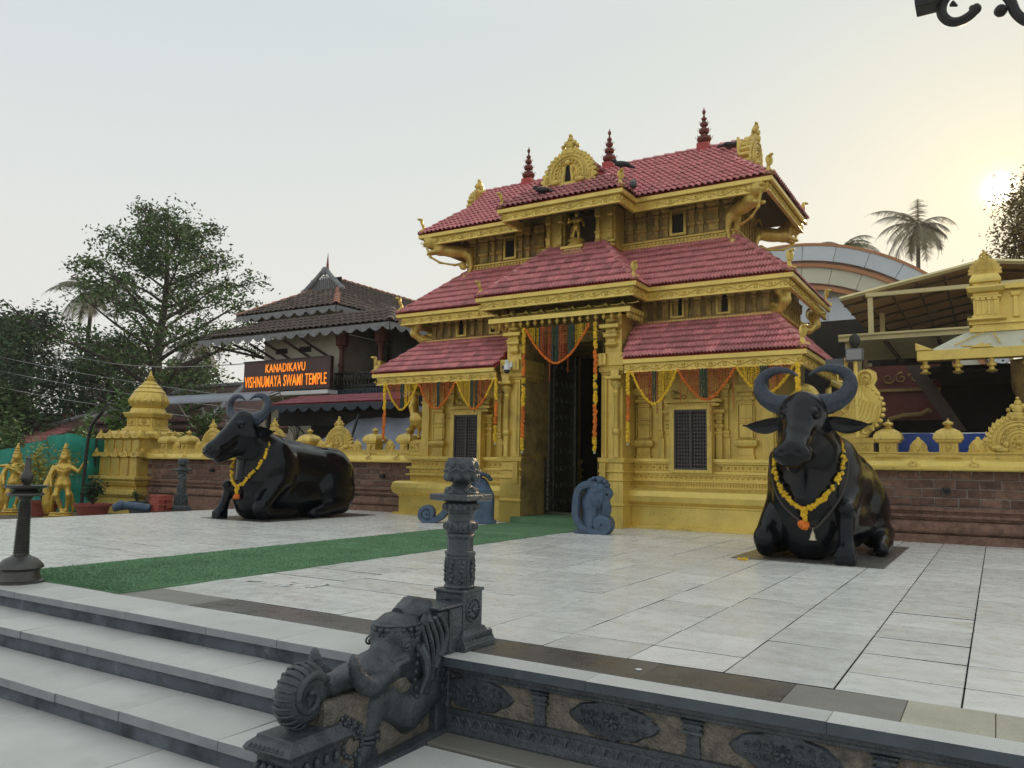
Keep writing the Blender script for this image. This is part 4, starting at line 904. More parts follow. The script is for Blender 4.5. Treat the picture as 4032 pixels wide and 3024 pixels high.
for sg in (-1, 1):
    g = MB(); xx = X(sg*1.98); g.box(xx-.12, xx+.12, 14.99, 15.05, 5.83, 6.22); w_ = g.build('small_window', 'dark_interior', T)
    g = MB(); g.box(xx-.17, xx-.12, 14.95, 15.01, 5.78, 6.28); g.box(xx+.12, xx+.17, 14.95, 15.01, 5.78, 6.28); g.box(xx-.12, xx+.12, 14.952, 15.01, 5.78, 5.83); g.box(xx-.2, xx+.2, 14.93, 15.0, 6.282, 6.32); g.build('frame', 'gold', w_)
g = MB()   # niche porch with little columns
for sg in (-1, 1):
    g.box(*sorted((X(sg*.36), X(sg*.80))), 14.55, 15.0, 5.60, 6.5); g.cut()
    for dx in (.44, .72): g.stack(X(sg*dx), 14.50, [(5.73, .06, .06), (5.8, .045, .045), (5.9, .045, .045), (5.92, .06, .06), (5.96, .06, .06), (5.98, .035, .035), (6.25, .035, .035), (6.28, .06, .06), (6.33, .06, .06), (6.5, .05, .05)]); g.cut()
    g.box(*sorted((X(sg*.36), X(sg*.84))), 14.42, 14.548, 5.60, 5.64); g.box(*sorted((X(sg*.36), X(sg*.84))), 14.42, 14.548, 5.69, 5.73)
    for i in range(5): g.box(X(sg*(.40+i*.09))-.02, X(sg*(.40+i*.09))+.02, 14.44, 14.5, 5.645, 5.686)
    g.cut()
g.build_each('niche_column', 'gold', T, bevel=.003)
g = MB(); g.box(X(-.355), X(.355), 14.85, 14.98, 5.6, 6.5); g.build('niche_back', 'brown_interior', T)
g = MB(); g.box(X(-.24), X(.24), 14.15, 14.60, 5.44, 5.50); g.box(X(-.20), X(.20), 14.18, 14.6, 5.502, 5.58); g.box(X(-.25), X(.25), 14.14, 14.6, 5.582, 5.63); g.lathe(X(0), 14.38, [(5.63, .13), (5.66, .17), (5.70, .19), (5.72, .12), (5.75, .14), (5.79, .19), (5.80, .18)], 16); g.build('lotus_pedestal', 'gold', T)
fig = [('e', (0, 0, .30), (.075, .055, .09)), ('e', (0, 0, .42), (.09, .055, .07)), ('c', (-.03, 0, .28), (-.07, -.02, .12), .045, .035), ('c', (-.07, -.02, .12), (-.05, 0, .0), .032, .025), ('c', (.03, 0, .28), (.06, -.02, .14), .045, .035), ('c', (.06, -.02, .14), (.05, 0, 0), .032, .025),
       ('c', (-.09, 0, .45), (-.17, -.04, .38), .03, .024), ('c', (-.17, -.04, .38), (-.13, -.09, .46), .022, .02), ('c', (.09, 0, .45), (.17, -.03, .36), .03, .024), ('c', (.17, -.03, .36), (.20, -.06, .26), .022, .02), ('e', (0, -.005, .545), (.045, .045, .055)), ('c', (0, 0, .60), (0, 0, .70), .045, .02), ('c', (-.08, 0, .3), (-.12, .02, .1), .03, .04)]
sdf_obj('niche_figure', fig, .0125, 'gold_statue', T, .02, off=(X(0)-X0, 14.38-14.1, 5.80))
# rearing lion brackets under the top eaves and curled brackets under the middle eaves
lion = [('e', (0, -.45, .28), (.13, .42, .15)), ('e', (0, -.75, .32), (.15, .17, .18)), ('e', (0, -.10, .26), (.13, .17, .16)), ('e', (0, -.95, .46), (.14, .14, .15)), ('e', (0, -1.07, .42), (.09, .10, .08)), ('e', (0, -1.06, .50), (.10, .08, .05)), ('-e', (0, -1.14, .44), (.07, .08, .025), .02),
        ('c', (-.09, -.78, .25), (-.09, -1.02, .18), .055, .04), ('c', (.09, -.78, .25), (.09, -1.02, .18), .055, .04), ('c', (-.09, -.08, .2), (-.09, -.02, -.05), .08, .05), ('c', (.09, -.08, .2), (.09, -.02, -.05), .08, .05), ('c', (-.09, -.02, -.05), (-.09, -.08, -.28), .05, .04), ('c', (.09, -.02, -.05), (.09, -.08, -.28), .05, .04),
        ('e', (0, -.86, .48), (.19, .10, .17), .02), ('e', (-.12, -.88, .60), (.04, .03, .06), .02), ('e', (.12, -.88, .60), (.04, .03, .06), .02), ('c', (0, -1.08, .36), (0, -.98, .10), .03, .028), ('c', (0, -.98, .10), (0, -.75, -.02), .028, .028), ('c', (0, -.75, -.02), (0, -.4, -.05), .028, .028), ('c', (0, -.4, -.05), (0, -.22, .0), .028, .04), ('e', (0, -.2, -.06), (.04, .10, .10), .02),
        ('c', (0, .05, .35), (0, .02, .55), .025, .025), ('c', (0, .02, .55), (0, -.2, .58), .025, .02), ('c', (0, -.2, .58), (0, -.25, .45), .02, .015), ('b', (0, -.08, -.36), (.12, .13, .07), .01, .01)]
lv, lf = sdf_mesh(lion, .02, .035); lme = mesh_np('lion_bracket', lv, lf, True); lme.materials.append(MAT['gold'])
for (sx, y, a) in ((-1, 15.0, -PI/4), (1, 15.0, PI/4), (1, 16.5, 3*PI/4), (-1, 16.5, -3*PI/4)):
    o = obj_from('lion_bracket', lme, None, T, (sx*3.05, y-14.1, 5.80)); o.rotation_euler = (0, 0, a)
curl = [('c', (0, .1, .0), (0, -.25, -.02), .09, .08), ('c', (0, -.25, -.02), (0, -.42, .12), .08, .09), ('c', (0, -.42, .12), (0, -.36, .32), .1, .12), ('e', (0, -.50, .36), (.13, .12, .06), .02), ('e', (-.11, -.36, .36), (.06, .1, .14), .02), ('e', (.11, -.36, .36), (.06, .1, .14), .02), ('e', (0, -.2, .06), (.14, .1, .04), .02), ('e', (0, -.02, .12), (.07, .12, .06), .02), ('-e', (0, -.56, .30), (.06, .05, .03), .02)]
cv, cf_ = sdf_mesh(curl, .018, .03); cme = mesh_np('curled_bracket', cv, cf_, True); cme.materials.append(MAT['gold'])
for (sx, y, a) in ((-1, 14.65, -PI/4), (1, 14.65, PI/4), (1, 16.85, 3*PI/4), (-1, 16.85, -3*PI/4)):
    o = obj_from('curled_bracket', cme, None, T, (sx*3.88, y-14.1, 4.02)); o.rotation_euler = (0, 0, a)
for (sx, y, a) in ((1, 14.5, PI/4), (-1, 14.5, -PI/4)):
    g = MB(); c0 = Vector((X(sx*3.98), y, 2.75)); d = Vector((sx*.7, -.7, 0)); g.tube([c0, c0+d*.3+Vector((0, 0, .05)), c0+d*.5+Vector((0, 0, .25)), c0+d*.4+Vector((0, 0, .45)), c0+d*.15+Vector((0, 0, .38))], [.06, .06, .055, .05, .04], 10); g.build('scroll_bracket', 'gold', T, smooth=True)
# ------------------------------------------------------------ buffaloes
body = [('c', (0, .62, 1.05), (0, 2.25, .80), .50, .60, .12), ('e', (0, 2.42, .74), (.60, .50, .70), .1), ('e', (0, 1.5, .42), (.60, 1.25, .44), .1), ('e', (0, .42, .72), (.47, .38, .74), .12), ('e', (0, .30, .35), (.36, .26, .36), .08),
        ('e', (.36, .72, .95), (.24, .36, .55), .08), ('e', (-.36, .72, .95), (.24, .36, .55), .08), ('c', (0, .55, 1.28), (0, .14, 1.58), .45, .33, .14), ('c', (0, .30, 1.1), (0, .12, .75), .26, .16, .1), ('c', (0, .9, 1.52), (0, 2.1, 1.32), .13, .10, .12),
        ('e', (.28, 2.15, 1.22), (.14, .20, .14), .1), ('e', (-.28, 2.15, 1.22), (.14, .20, .14), .1), ('e', (.50, 2.15, .52), (.24, .52, .50), .08), ('e', (-.50, 2.15, .52), (.24, .52, .50), .08),
        ('c', (.62, 2.2, .22), (.70, 1.55, .14), .17, .12, .05), ('c', (-.62, 2.2, .22), (-.70, 1.55, .14), .17, .12, .05), ('c', (.70, 1.55, .14), (.71, 1.28, .09), .12, .10, .03), ('c', (-.70, 1.55, .14), (-.71, 1.28, .09), .12, .10, .03),
        # head
        ('e', (0, .08, 1.86), (.29, .20, .23), .08), ('c', (0, .0, 1.78), (0, -.34, 1.52), .245, .175, .07), ('c', (0, -.34, 1.52), (0, -.60, 1.32), .165, .17, .05), ('e', (0, -.64, 1.29), (.225, .14, .14), .04), ('c', (0, .08, 1.42), (0, -.50, 1.17), .16, .10, .06),
        ('e', (.16, -.02, 1.58), (.10, .18, .17), .06), ('e', (-.16, -.02, 1.58), (.10, .18, .17), .06), ('e', (.165, -.15, 1.82), (.075, .08, .05), .03), ('e', (-.165, -.15, 1.82), (.075, .08, .05), .03), ('c', (0, .02, 2.0), (0, -.30, 1.63), .10, .08, .06),
        ('e', (.085, -.72, 1.31), (.065, .055, .05), .02), ('e', (-.085, -.72, 1.31), (.065, .055, .05), .02), ('-e', (.10, -.775, 1.315), (.042, .05, .026), .015), ('-e', (-.10, -.775, 1.315), (.042, .05, .026), .015), ('-b', (0, -.62, 1.205), (.17, .16, .003), .004, .02),
        ('-e', (.205, -.19, 1.77), (.05, .045, .03), .02), ('-e', (-.205, -.19, 1.77), (.05, .045, .03), .02),
        # extended foreleg (+x)
        ('c', (.38, .62, .80), (.45, .22, .64), .20, .125, .07), ('c', (.45, .22, .64), (.46, .06, .28), .115, .085, .04), ('e', (.455, .13, .645), (.11, .12, .10), .03), ('c', (.46, .08, .28), (.465, .02, .17), .085, .115, .03), ('e', (.465, .0, .17), (.125, .12, .07), .02),
        ('b', (.41, -.02, .07), (.035, .09, .06), .025, .01), ('b', (.525, -.02, .07), (.035, .09, .06), .025, .01),
        # folded foreleg (-x)
        ('c', (-.40, .62, .70), (-.50, .16, .27), .20, .15, .07), ('e', (-.51, .12, .24), (.145, .15, .17), .03), ('c', (-.51, .15, .13), (-.50, .80, .11), .12, .09, .03), ('c', (-.50, .80, .11), (-.48, 1.0, .10), .10, .10, .02),
        ('c', (.12, 2.88, 1.1), (.30, 2.95, .5), .05, .04, .03), ('c', (.30, 2.95, .5), (.42, 2.86, .12), .035, .06, .03), ('c', (.42, 2.86, .12), (.5, 2.75, .05), .06, .03, .03)]
bv, bf = sdf_mesh(body, .0235, .05)
def horn_mesh(sg):
    mb = MB(); P = [(.12, .12, 1.92), (.24, .12, 1.93), (.36, .125, 1.955), (.48, .14, 2.03), (.545, .155, 2.13), (.55, .16, 2.23), (.50, .155, 2.32), (.41, .145, 2.375), (.30, .13, 2.395), (.19, .12, 2.38), (.09, .11, 2.325), (.06, .105, 2.30)]
    Rr = [.14, .138, .12, .105, .094, .083, .072, .060, .047, .034, .018, .006]; Q = []; RR = []
    for i in range(len(P)-1):
        for t in (0, .25, .5, .75): Q.append(tuple(P[i][k]+(P[i+1][k]-P[i][k])*t for k in range(3))); RR.append((Rr[i]+(Rr[i+1]-Rr[i])*t)*(1+(.035 if (len(RR) % 3 == 0 and i > 0) else 0)))
    Q.append(P[-1]); RR.append(Rr[-1]); 
    for _ in range(3): Q = [Q[0]]+[tuple((Q[i-1][k]+2*Q[i][k]+Q[i+1][k])/4 for k in range(3)) for i in range(1, len(Q)-1)]+[Q[-1]]
    Q = [(sg*a, b, c) for a, b, c in Q]; mb.tube(Q, RR, 14, flat=1.0, up=(0, 1, 0)); 
    return [(a, .13+(b-.13)*.62, c) for a, b, c in mb.v], mb.f
def ear_mesh(sg):
    V = []; F = []; n, m = 13, 7
    for side in (0, 1):
        for i in range(n):
            t = i/(n-1); wd = .012+.098*math.sin(PI*min(1, t*1.08+.02))**.75*(1-.25*t); cx_, cz_ = .22+.56*t, 1.745-.06*t-.05*math.sin(PI*t)
            for j in range(m):
                s_ = -1+2*j/(m-1); V.append((sg*cx_, .16-.02*t+(.05*(1-s_*s_)*math.sin(PI*min(1, t+.05)))*(1 if side == 0 else 1)+(.018 if side else 0)*(1-abs(s_)**4), cz_+wd*s_))
    for side in (0, 1):
        for i in range(n-1):
            for j in range(m-1):
                a = side*n*m+i*m+j; F.append((a, a+1, a+m+1, a+m))
    return V, F
EYE = [(.205, -.175, 1.775), (-.205, -.175, 1.775)]
def buffalo(xc, yc, mirror, label, mlabel):
    r = thing('buffalo_statue', label, 'buffalo statue', (xc, yc, .012), 'buffalo statues guarding the temple door')
    s = -1 if mirror else 1
    V = bv*np.array([s, 1, 1]); F = bf[:, ::-1] if mirror else bf
    obj_from('body', mesh_np('body', V, F, True), 'black_gloss', r)
    for sg in (-1, 1):
        v, f = horn_mesh(sg); obj_from('horn', mesh_np('horn', v, f, True), 'black_horn', r)
        v, f = ear_mesh(sg); obj_from('ear', mesh_np('ear', v, f, True), 'black_gloss', r)
        g = MB(); e_ = EYE[0 if sg > 0 else 1]; g.ball((e_[0]*.96, e_[1]+.02, e_[2]), (.042, .045, .034), 12, 8); obj_from('eye', mesh_np('eye', g.v, g.f, True), 'eye_gloss', r)
        g = MB(); g.tube([(e_[0]*.98+.05*math.cos(a)*1.0, e_[1]-.002+abs(math.cos(a))*.02, e_[2]+.032*math.sin(a)) for a in [k*PI/8 for k in range(17)]], .009, 5); obj_from('eyelid', mesh_np('eyelid', g.v, g.f, True), 'black_gloss', r)
    g = MB(); x0, x1 = (-.86, .90)
    g.box(xc-.88, xc+.89, yc-.12, yc+3.0, .001, .011); tag(g.build('base_mat', 'granite_dark'), mlabel, 'mat', 'dark mats under the buffalo statues')
    return r
YB0 = 10.33; XR, XL = -2.05, -12.5
buffalo(XR, YB0, False, 'glossy black buffalo statue facing the viewer head-on, right of the temple door', 'dark grey mat under the right buffalo')
buffalo(XL, YB0+.08, True, 'glossy black buffalo statue seen from its side on the left of the terrace', 'dark grey mat under the left buffalo')

# marigold flowers
def blooms(n_seed, pts, r, squash=.6):
    """lumpy flower heads along pts"""
    mb = MB(); q = random.Random(n_seed)
    for p in pts:
        p = Vector(p); rr = r*q.uniform(.85, 1.15); b = len(mb.v); mb.ball(p, rr, 9, 6)
        for i in range(b, len(mb.v)): v = Vector(mb.v[i])-p; v *= q.uniform(.78, 1.22); mb.v[i] = tuple(p+v)
    return mb
def densify(P, step):
    P = [Vector(p) for p in P]; out = [P[0]]; 
    for a, b in zip(P, P[1:]):
        n = max(1, int((b-a).length/step)); 
        for i in range(1, n+1): out.append(a+(b-a)*i/n)
    return out
def smoothline(P, n=8):
    P = [Vector(p) for p in P]; out = []
    for i in range(len(P)-1):
        p0, p1, p2, p3 = P[max(i-1, 0)], P[i], P[i+1], P[min(i+2, len(P)-1)]
        for k in range(n): t = k/n; out.append(.5*((2*p1)+(p2-p0)*t+(2*p0-5*p1+4*p2-p3)*t*t+(3*p1-p0-3*p2+p3)*t**3))
    return out+[P[-1]]
def thick_garland(root, P, r, pattern, seed=1, step=.55, jr=.45):
    """pattern: list of (kind, length) repeated along the line"""
    pts = densify(P, r*step); pos = 0; k = 0; lens = [l for _, l in pattern]; segs = []; cur = []; q = random.Random(seed); run = 0
    for a, b in zip(pts, pts[1:]):
        kind = pattern[k % len(pattern)][0]
        for _ in range(2 if kind[0] == 'm' else 1): cur.append(a+Vector((q.uniform(-1, 1), q.uniform(-1, 1), q.uniform(-1, 1)))*r*jr)
        run += (b-a).length
        if run > pattern[k % len(pattern)][1]: segs.append((kind, cur)); cur = []; run = 0; k += 1
    if cur: segs.append((pattern[k % len(pattern)][0], cur))
    for i, (kind, ps) in enumerate(segs):
        mb = blooms(seed+i, ps, r*(.62 if kind[0] == 'm' else .5)); mb.build({'marigold_yellow': 'yellow_flowers', 'marigold_orange': 'orange_flowers', 'marigold_red': 'red_flowers', 'leaf_string': 'leaf_tie'}[kind], kind, root, smooth=False)
def neck_garland(xc, yc, s, label):
    r = thing('marigold_garland', label, 'garland', (xc, yc, 1.7), 'garlands round the buffalo necks')
    L_ = lambda x, y, z: (xc+s*x, yc+y, z)
    side = [L_(.02, .60, 1.74), L_(.26, .50, 1.60), L_(.42, .34, 1.36), L_(.41, .20, 1.10), L_(.27, .05, .84), L_(.12, .0, .70), L_(.02, -.02, .64)]
    other = [L_(.02, .60, 1.74), L_(-.24, .48, 1.62), L_(-.40, .33, 1.38), L_(-.39, .18, 1.10), L_(-.27, .04, .86), L_(-.12, -.0, .70), L_(.02, -.02, .64)]
    pat = [('marigold_yellow', .30), ('marigold_orange', .16), ('marigold_yellow', .14), ('leaf_string', .03), ('marigold_yellow', .17), ('leaf_string', .03), ('marigold_yellow', .17), ('leaf_string', .03), ('marigold_yellow', .12)]
    thick_garland(r, smoothline(side), .039, pat, 3); thick_garland(r, smoothline(other), .039, pat, 9)
    thick_garland(r, [L_(.0, -.02, .64), L_(.0, -.03, .56), L_(.0, -.03, .50)], .045, [('marigold_yellow', .12), ('leaf_string', .02), ('marigold_orange', .2)], 4)
    mb = blooms(8, [L_(.03*math.cos(a), -.03+.02*math.sin(a), .45+.02*math.sin(2*a)) for a in [k*.7 for k in range(9)]], .04); mb.build('orange_pompom', 'marigold_orange', r)
neck_garland(XR, YB0, 1, 'yellow and orange marigold garland hanging in a V on the right buffalo')
neck_garland(XL, YB0+.08, -1, 'yellow marigold garland hanging round the neck of the left buffalo')
def bell_chain(xc, yc, s, label):
    r = thing('bell_chain', label, 'bell chain', (xc, yc, 1.6)); g = MB(); L_ = lambda x, y, z: (xc+s*x, yc+y, z)
    g.tube(smoothline([L_(0, .68, 1.76), L_(.34, .50, 1.56), L_(.47, .32, 1.2), L_(.40, .14, .80), L_(.22, .0, .52), L_(.1, -.02, .42), L_(-.05, -.02, .50), L_(-.3, .02, .74), L_(-.45, .22, 1.1), L_(-.44, .40, 1.4), L_(0, .68, 1.76)]), .012, 6); g.build('cord', 'rope', r, smooth=True)
    g = MB(); x, y, z = L_(.1, -.03, .33); g.lathe(x, y, [(z-.055, .052), (z-.045, .05), (z-.03, .035), (z+.01, .03), (z+.03, .018), (z+.035, .024), (z+.05, .01), (z+.09, .004)], 12); g.build('bell', 'brass', r, smooth=True)
bell_chain(XR, YB0, 1, 'thin dark cord with a small metal bell on the right buffalo chest')

# ------------------------------------------------------------ flower curtains on the temple
def swag(xa, xb, y, ztop, zbot, label, colors, edge, group='flower swags hung under the temple eaves', drops=(), seed=1):
    r = thing('flower_swag', label, 'flower garland', ((xa+xb)/2, y, ztop), group); q = random.Random(seed); n = int((xb-xa)/.034); Wd = xb-xa
    zof = lambda t: ztop-(ztop-zbot)*(1-abs(2*t-1)**1.7)
    for i in range(n+1):
        t = i/n; z1 = zof(t)+q.uniform(-.01, .01); col = None
        for (a, b, c) in colors:
            if a <= t <= b: col = c
        if col is None: continue
        for (dt, zz) in drops:
            if abs(t-dt) < .5/n: z1 = zz; col = col if col != 'leaf_string' else 'marigold_red'
        mb = MB(); x = xa+Wd*t+q.uniform(-.004, .004); z = ztop; yy = y+q.uniform(-.012, .012)+.02*math.sin(i)
        rr = (.0135 if col != 'leaf_string' else .019)*q.uniform(.85, 1.2)
        while z > z1:
            mb.ball((x+q.uniform(-.004, .004), yy, z), (rr*q.uniform(.8, 1.2), rr, rr*q.uniform(.75, 1.1)), 5, 4); z -= rr*(q.uniform(1.9, 2.6) if col != 'leaf_string' else 1.3)
        if len(mb.v) < 5: continue
        mb.build('leaf_string' if col == 'leaf_string' else 'flower_string', col, r)
    P = [(xa+Wd*k/24, y-.02, zof(k/24)) for k in range(25)]
    thick_garland(r, P, .027, edge, seed)
Yl, Rd, Or, Lf = 'marigold_yellow', 'marigold_red', 'marigold_orange', 'leaf_string'
yy = 13.50; zt = 2.86
swag(-11.50, -10.62, yy, zt, 2.30, 'leftmost swag of red and yellow flower strings, hanging over the swan statue', [(.04, .48, Rd), (.48, .56, Lf), (.56, .95, Yl)], [(Yl, .4), (Yl, .4)], seed=1)
swag(-10.60, -9.62, yy, zt, 2.30, 'swag of red flower strings under the low left eave, middle of its three', [(.03, .48, Rd), (.48, .58, Lf), (.58, .97, Rd)], [(Or, .5)], seed=2, drops=((.3, 2.25),))
swag(-9.60, -8.68, yy, zt, 2.27, 'swag of yellow and red strings under the left eave, nearest the door', [(.03, .4, Yl), (.4, .56, Lf), (.56, .97, Rd)], [(Yl, .65), (Or, .5)], seed=3, drops=((.47, 2.15),))
swag(-5.66, -4.80, yy, zt, 2.27, 'swag of red and yellow strings under the right eave, nearest the door', [(.03, .46, Rd), (.46, .60, Lf), (.60, .97, Yl)], [(Yl, 2)], seed=4, drops=((.55, 2.10),))
swag(-4.78, -3.76, yy, zt, 2.32, 'swag of red flower strings over the window right of the door', [(.0, .40, Rd), (.40, .52, Lf), (.52, 1, Rd)], [(Or, 2)], seed=5, drops=((.02, 2.28), (.56, 1.75), (.36, 2.4), (.97, 2.1)))
swag(-3.74, -2.78, yy, zt, 2.38, 'swag of yellow and red strings behind the horns of the right buffalo', [(.03, .42, Yl), (.42, .55, Lf), (.55, .97, Rd)], [(Yl, 2)], seed=6)
swag(-7.98, -6.56, 13.58, 3.86, 3.13, 'large swag of red and yellow flower strings hanging in the doorway', [(.02, .2, Yl), (.2, .24, Lf), (.24, .42, Rd), (.42, .52, Lf), (.52, .68, Rd), (.68, .77, Lf), (.77, .97, Yl)], [(Or, 3)], 'flower swag of the doorway', drops=((.40, 2.78), (.5, 2.25), (.67, 2.95)), seed=7)
def drop(x, y, z0, z1, label, pat, seed, r=.042):
    t = thing('hanging_garland', label, 'flower garland', (x, y, z0), 'thick garlands hanging straight down on the temple front')
    thick_garland(t, [(x, y, z0), (x+.01, y, (z0+z1)/2), (x-.005, y, z1)], r, pat, seed, .5, .35); g = MB(); g.ball((x, y, z1-.03), .025, 8, 6); g.build('end_knob', 'cream_wall', t)
pa = [(Yl, .42), (Lf, .02), (Or, .30), (Lf, .02), (Or, .12), (Lf, .02)]; pb = [(Yl, .14), (Lf, .02), (Yl, .13), (Lf, .02), (Yl, .15), (Lf, .02), (Or, .18), (Lf, .02), (Or, .2), (Lf, .02), (Yl, .12), (Lf, .03), (Yl, .12), (Lf, .02), (Yl, .22), (Lf, .02), (Or, .3), (Lf, .02), (Or, .25)]
drop(-11.54, 13.48, 2.86, 1.66, 'thick yellow and orange garland hanging from the far left corner of the low roof', [(Yl, .55), (Lf, .02), (Or, .3), (Lf, .02), (Or, .5)], 11)
drop(-8.60, 13.46, 2.86, 1.58, 'thick yellow over orange garland at the door end of the low left eave', pa, 12)
drop(-8.02, 13.56, 3.86, 1.42, 'long yellow and orange garland down the left side of the doorway', pb, 13, .048)
drop(-6.44, 13.56, 3.86, 1.42, 'long yellow and orange garland down the right side of the doorway', pb, 14, .048)
drop(-5.73, 13.46, 2.86, 1.57, 'thick yellow over orange garland at the door end of the low right eave', pa, 15)
drop(-2.73, 13.46, 2.86, 1.7, 'thick yellow garland at the right corner of the low roof between the buffalo horns', [(Yl, .5), (Lf, .02), (Yl, .5), (Lf, .02), (Or, .4)], 16, .05)

# ------------------------------------------------------------ newel post and elephant balustrade
def newel(x, y, m, label, simple=False):
    t = thing('stone_newel_post', label, 'stone post', (x, y, 0), None)
    g = MB(); B = [(0, .17), (.03, .17), (.032, .165), (.05, .162), (.075, .145), (.10, .125), (.115, .12), (.118, .105), (.33, .105), (.335, .115), (.35, .115), (.352, .098)]
    g.stack(x, y, B); pd = g.build('pedestal', m, t, bevel=.004)
    g = MB()
    for a in range(4):
        d = Vector((round(math.sin(a*PI/2)), -round(math.cos(a*PI/2)), 0)); u = Vector((-d.y, d.x, 0)); fr = frame(Vector((x, y, .225))+d*.105, u, (0, 0, 1), d)
        arc_tube(g, fr, 0, 0, .072, 0, 360, .006, 18, .004); flower(g, fr, 0, 0, .06, .006, 12)
        f2 = frame(Vector((x, y, .052))+d*.160, u, (0, 0, 1), d+Vector((0, 0, .5)))
        for i in range(9): arc_tube(g, f2, -.136+i*.034, .0, .013, 0, 180, .004, 6, -.004, 4, 3.2); g.ball(f2(-.136+i*.034, .018, -.002), (.006, .006, .015), 5, 4)
    g.build('carving', m, t)
    g = MB(); g.stack(x, y, [(.352, .09), (.36, .093), (.37, .088), (.55, .088), (.56, .093), (.575, .093), (.58, .078), (.66, .078), (.662, .083), (.675, .088), (.69, .085)], 8); g.build('shaft', m, t, bevel=.003)
    g = MB()
    for a in range(8):
        an = a*PI/4; d = Vector((math.sin(an), -math.cos(an), 0)); u = Vector((-d.y, d.x, 0)); fr = frame(Vector((x, y, .46))+d*.088, u, (0, 0, 1), d)
        g.tube([fr(-.030, -.075), fr(.030, -.075), fr(.030, .075), fr(-.030, .075), fr(-.030, -.075)], .004, 4)
        for i in range(5): g.ball(fr(.008*math.sin(i*2), -.055+i*.027, .002), (.014, .014, .016), 6, 4)
    g.build('panel_carving', m, t)
    g = MB(); g.lathe(x, y, [(.69, .085), (.70, .097), (.72, .105), (.75, .102), (.765, .09), (.77, .082), (.80, .080), (.815, .084), (.82, .098), (.85, .112), (.875, .113), (.885, .10), (.89, .08)], 24)
    for i in range(16): a = i*PI/8; g.ball((x+.10*math.cos(a), y+.10*math.sin(a), .735), (.017, .017, .025), 6, 4); g.ball((x+.108*math.cos(a), y+.108*math.sin(a), .855), (.018, .018, .022), 6, 4)
    g.build('ring_bands', m, t, smooth='auto')
    g = MB(); g.stack(x, y, [(.89, .10), (.90, .145), (.935, .145), (.94, .12)], 4); g.build('abacus', m, t, bevel=.004)
    g = MB(); g.lathe(x, y, [(.938, .11), (.945, .112), (.96, .10), (.985, .075), (1.0, .055), (1.005, .06), (1.02, .088), (1.05, .108), (1.08, .112), (1.11, .108), (1.145, .098), (1.165, .09), (1.168, .06), (1.155, .02)], 24)
    for i in range(10):
        a = i*PI/5; g.ball((x+.090*math.cos(a), y+.090*math.sin(a), 1.045), (.030, .030, .032), 8, 6); a += PI/10; g.ball((x+.088*math.cos(a), y+.088*math.sin(a), 1.115), (.028, .028, .038), 8, 6); g.tube([(x+.115*math.cos(a-.28), y+.115*math.sin(a-.28), 1.09), (x+.122*math.cos(a), y+.122*math.sin(a), 1.078), (x+.115*math.cos(a+.28), y+.115*math.sin(a+.28), 1.09)], .005, 4)
    for i in range(9): a = i*2*PI/9; g.ball((x+.085*math.cos(a), y+.085*math.sin(a), .96), (.028, .028, .022), 8, 5)
    g.build('lotus_bud', m, t, smooth='auto')
    return t
NX, NY = -2.93, 4.20
newel(NX, NY, 'stone_carved', 'tall carved dark stone post with lotus bud top beside the elephant')
t2 = newel(-15.75, 11.55, 'stone_carved', 'weathered carved stone post at the far left edge of the terrace')

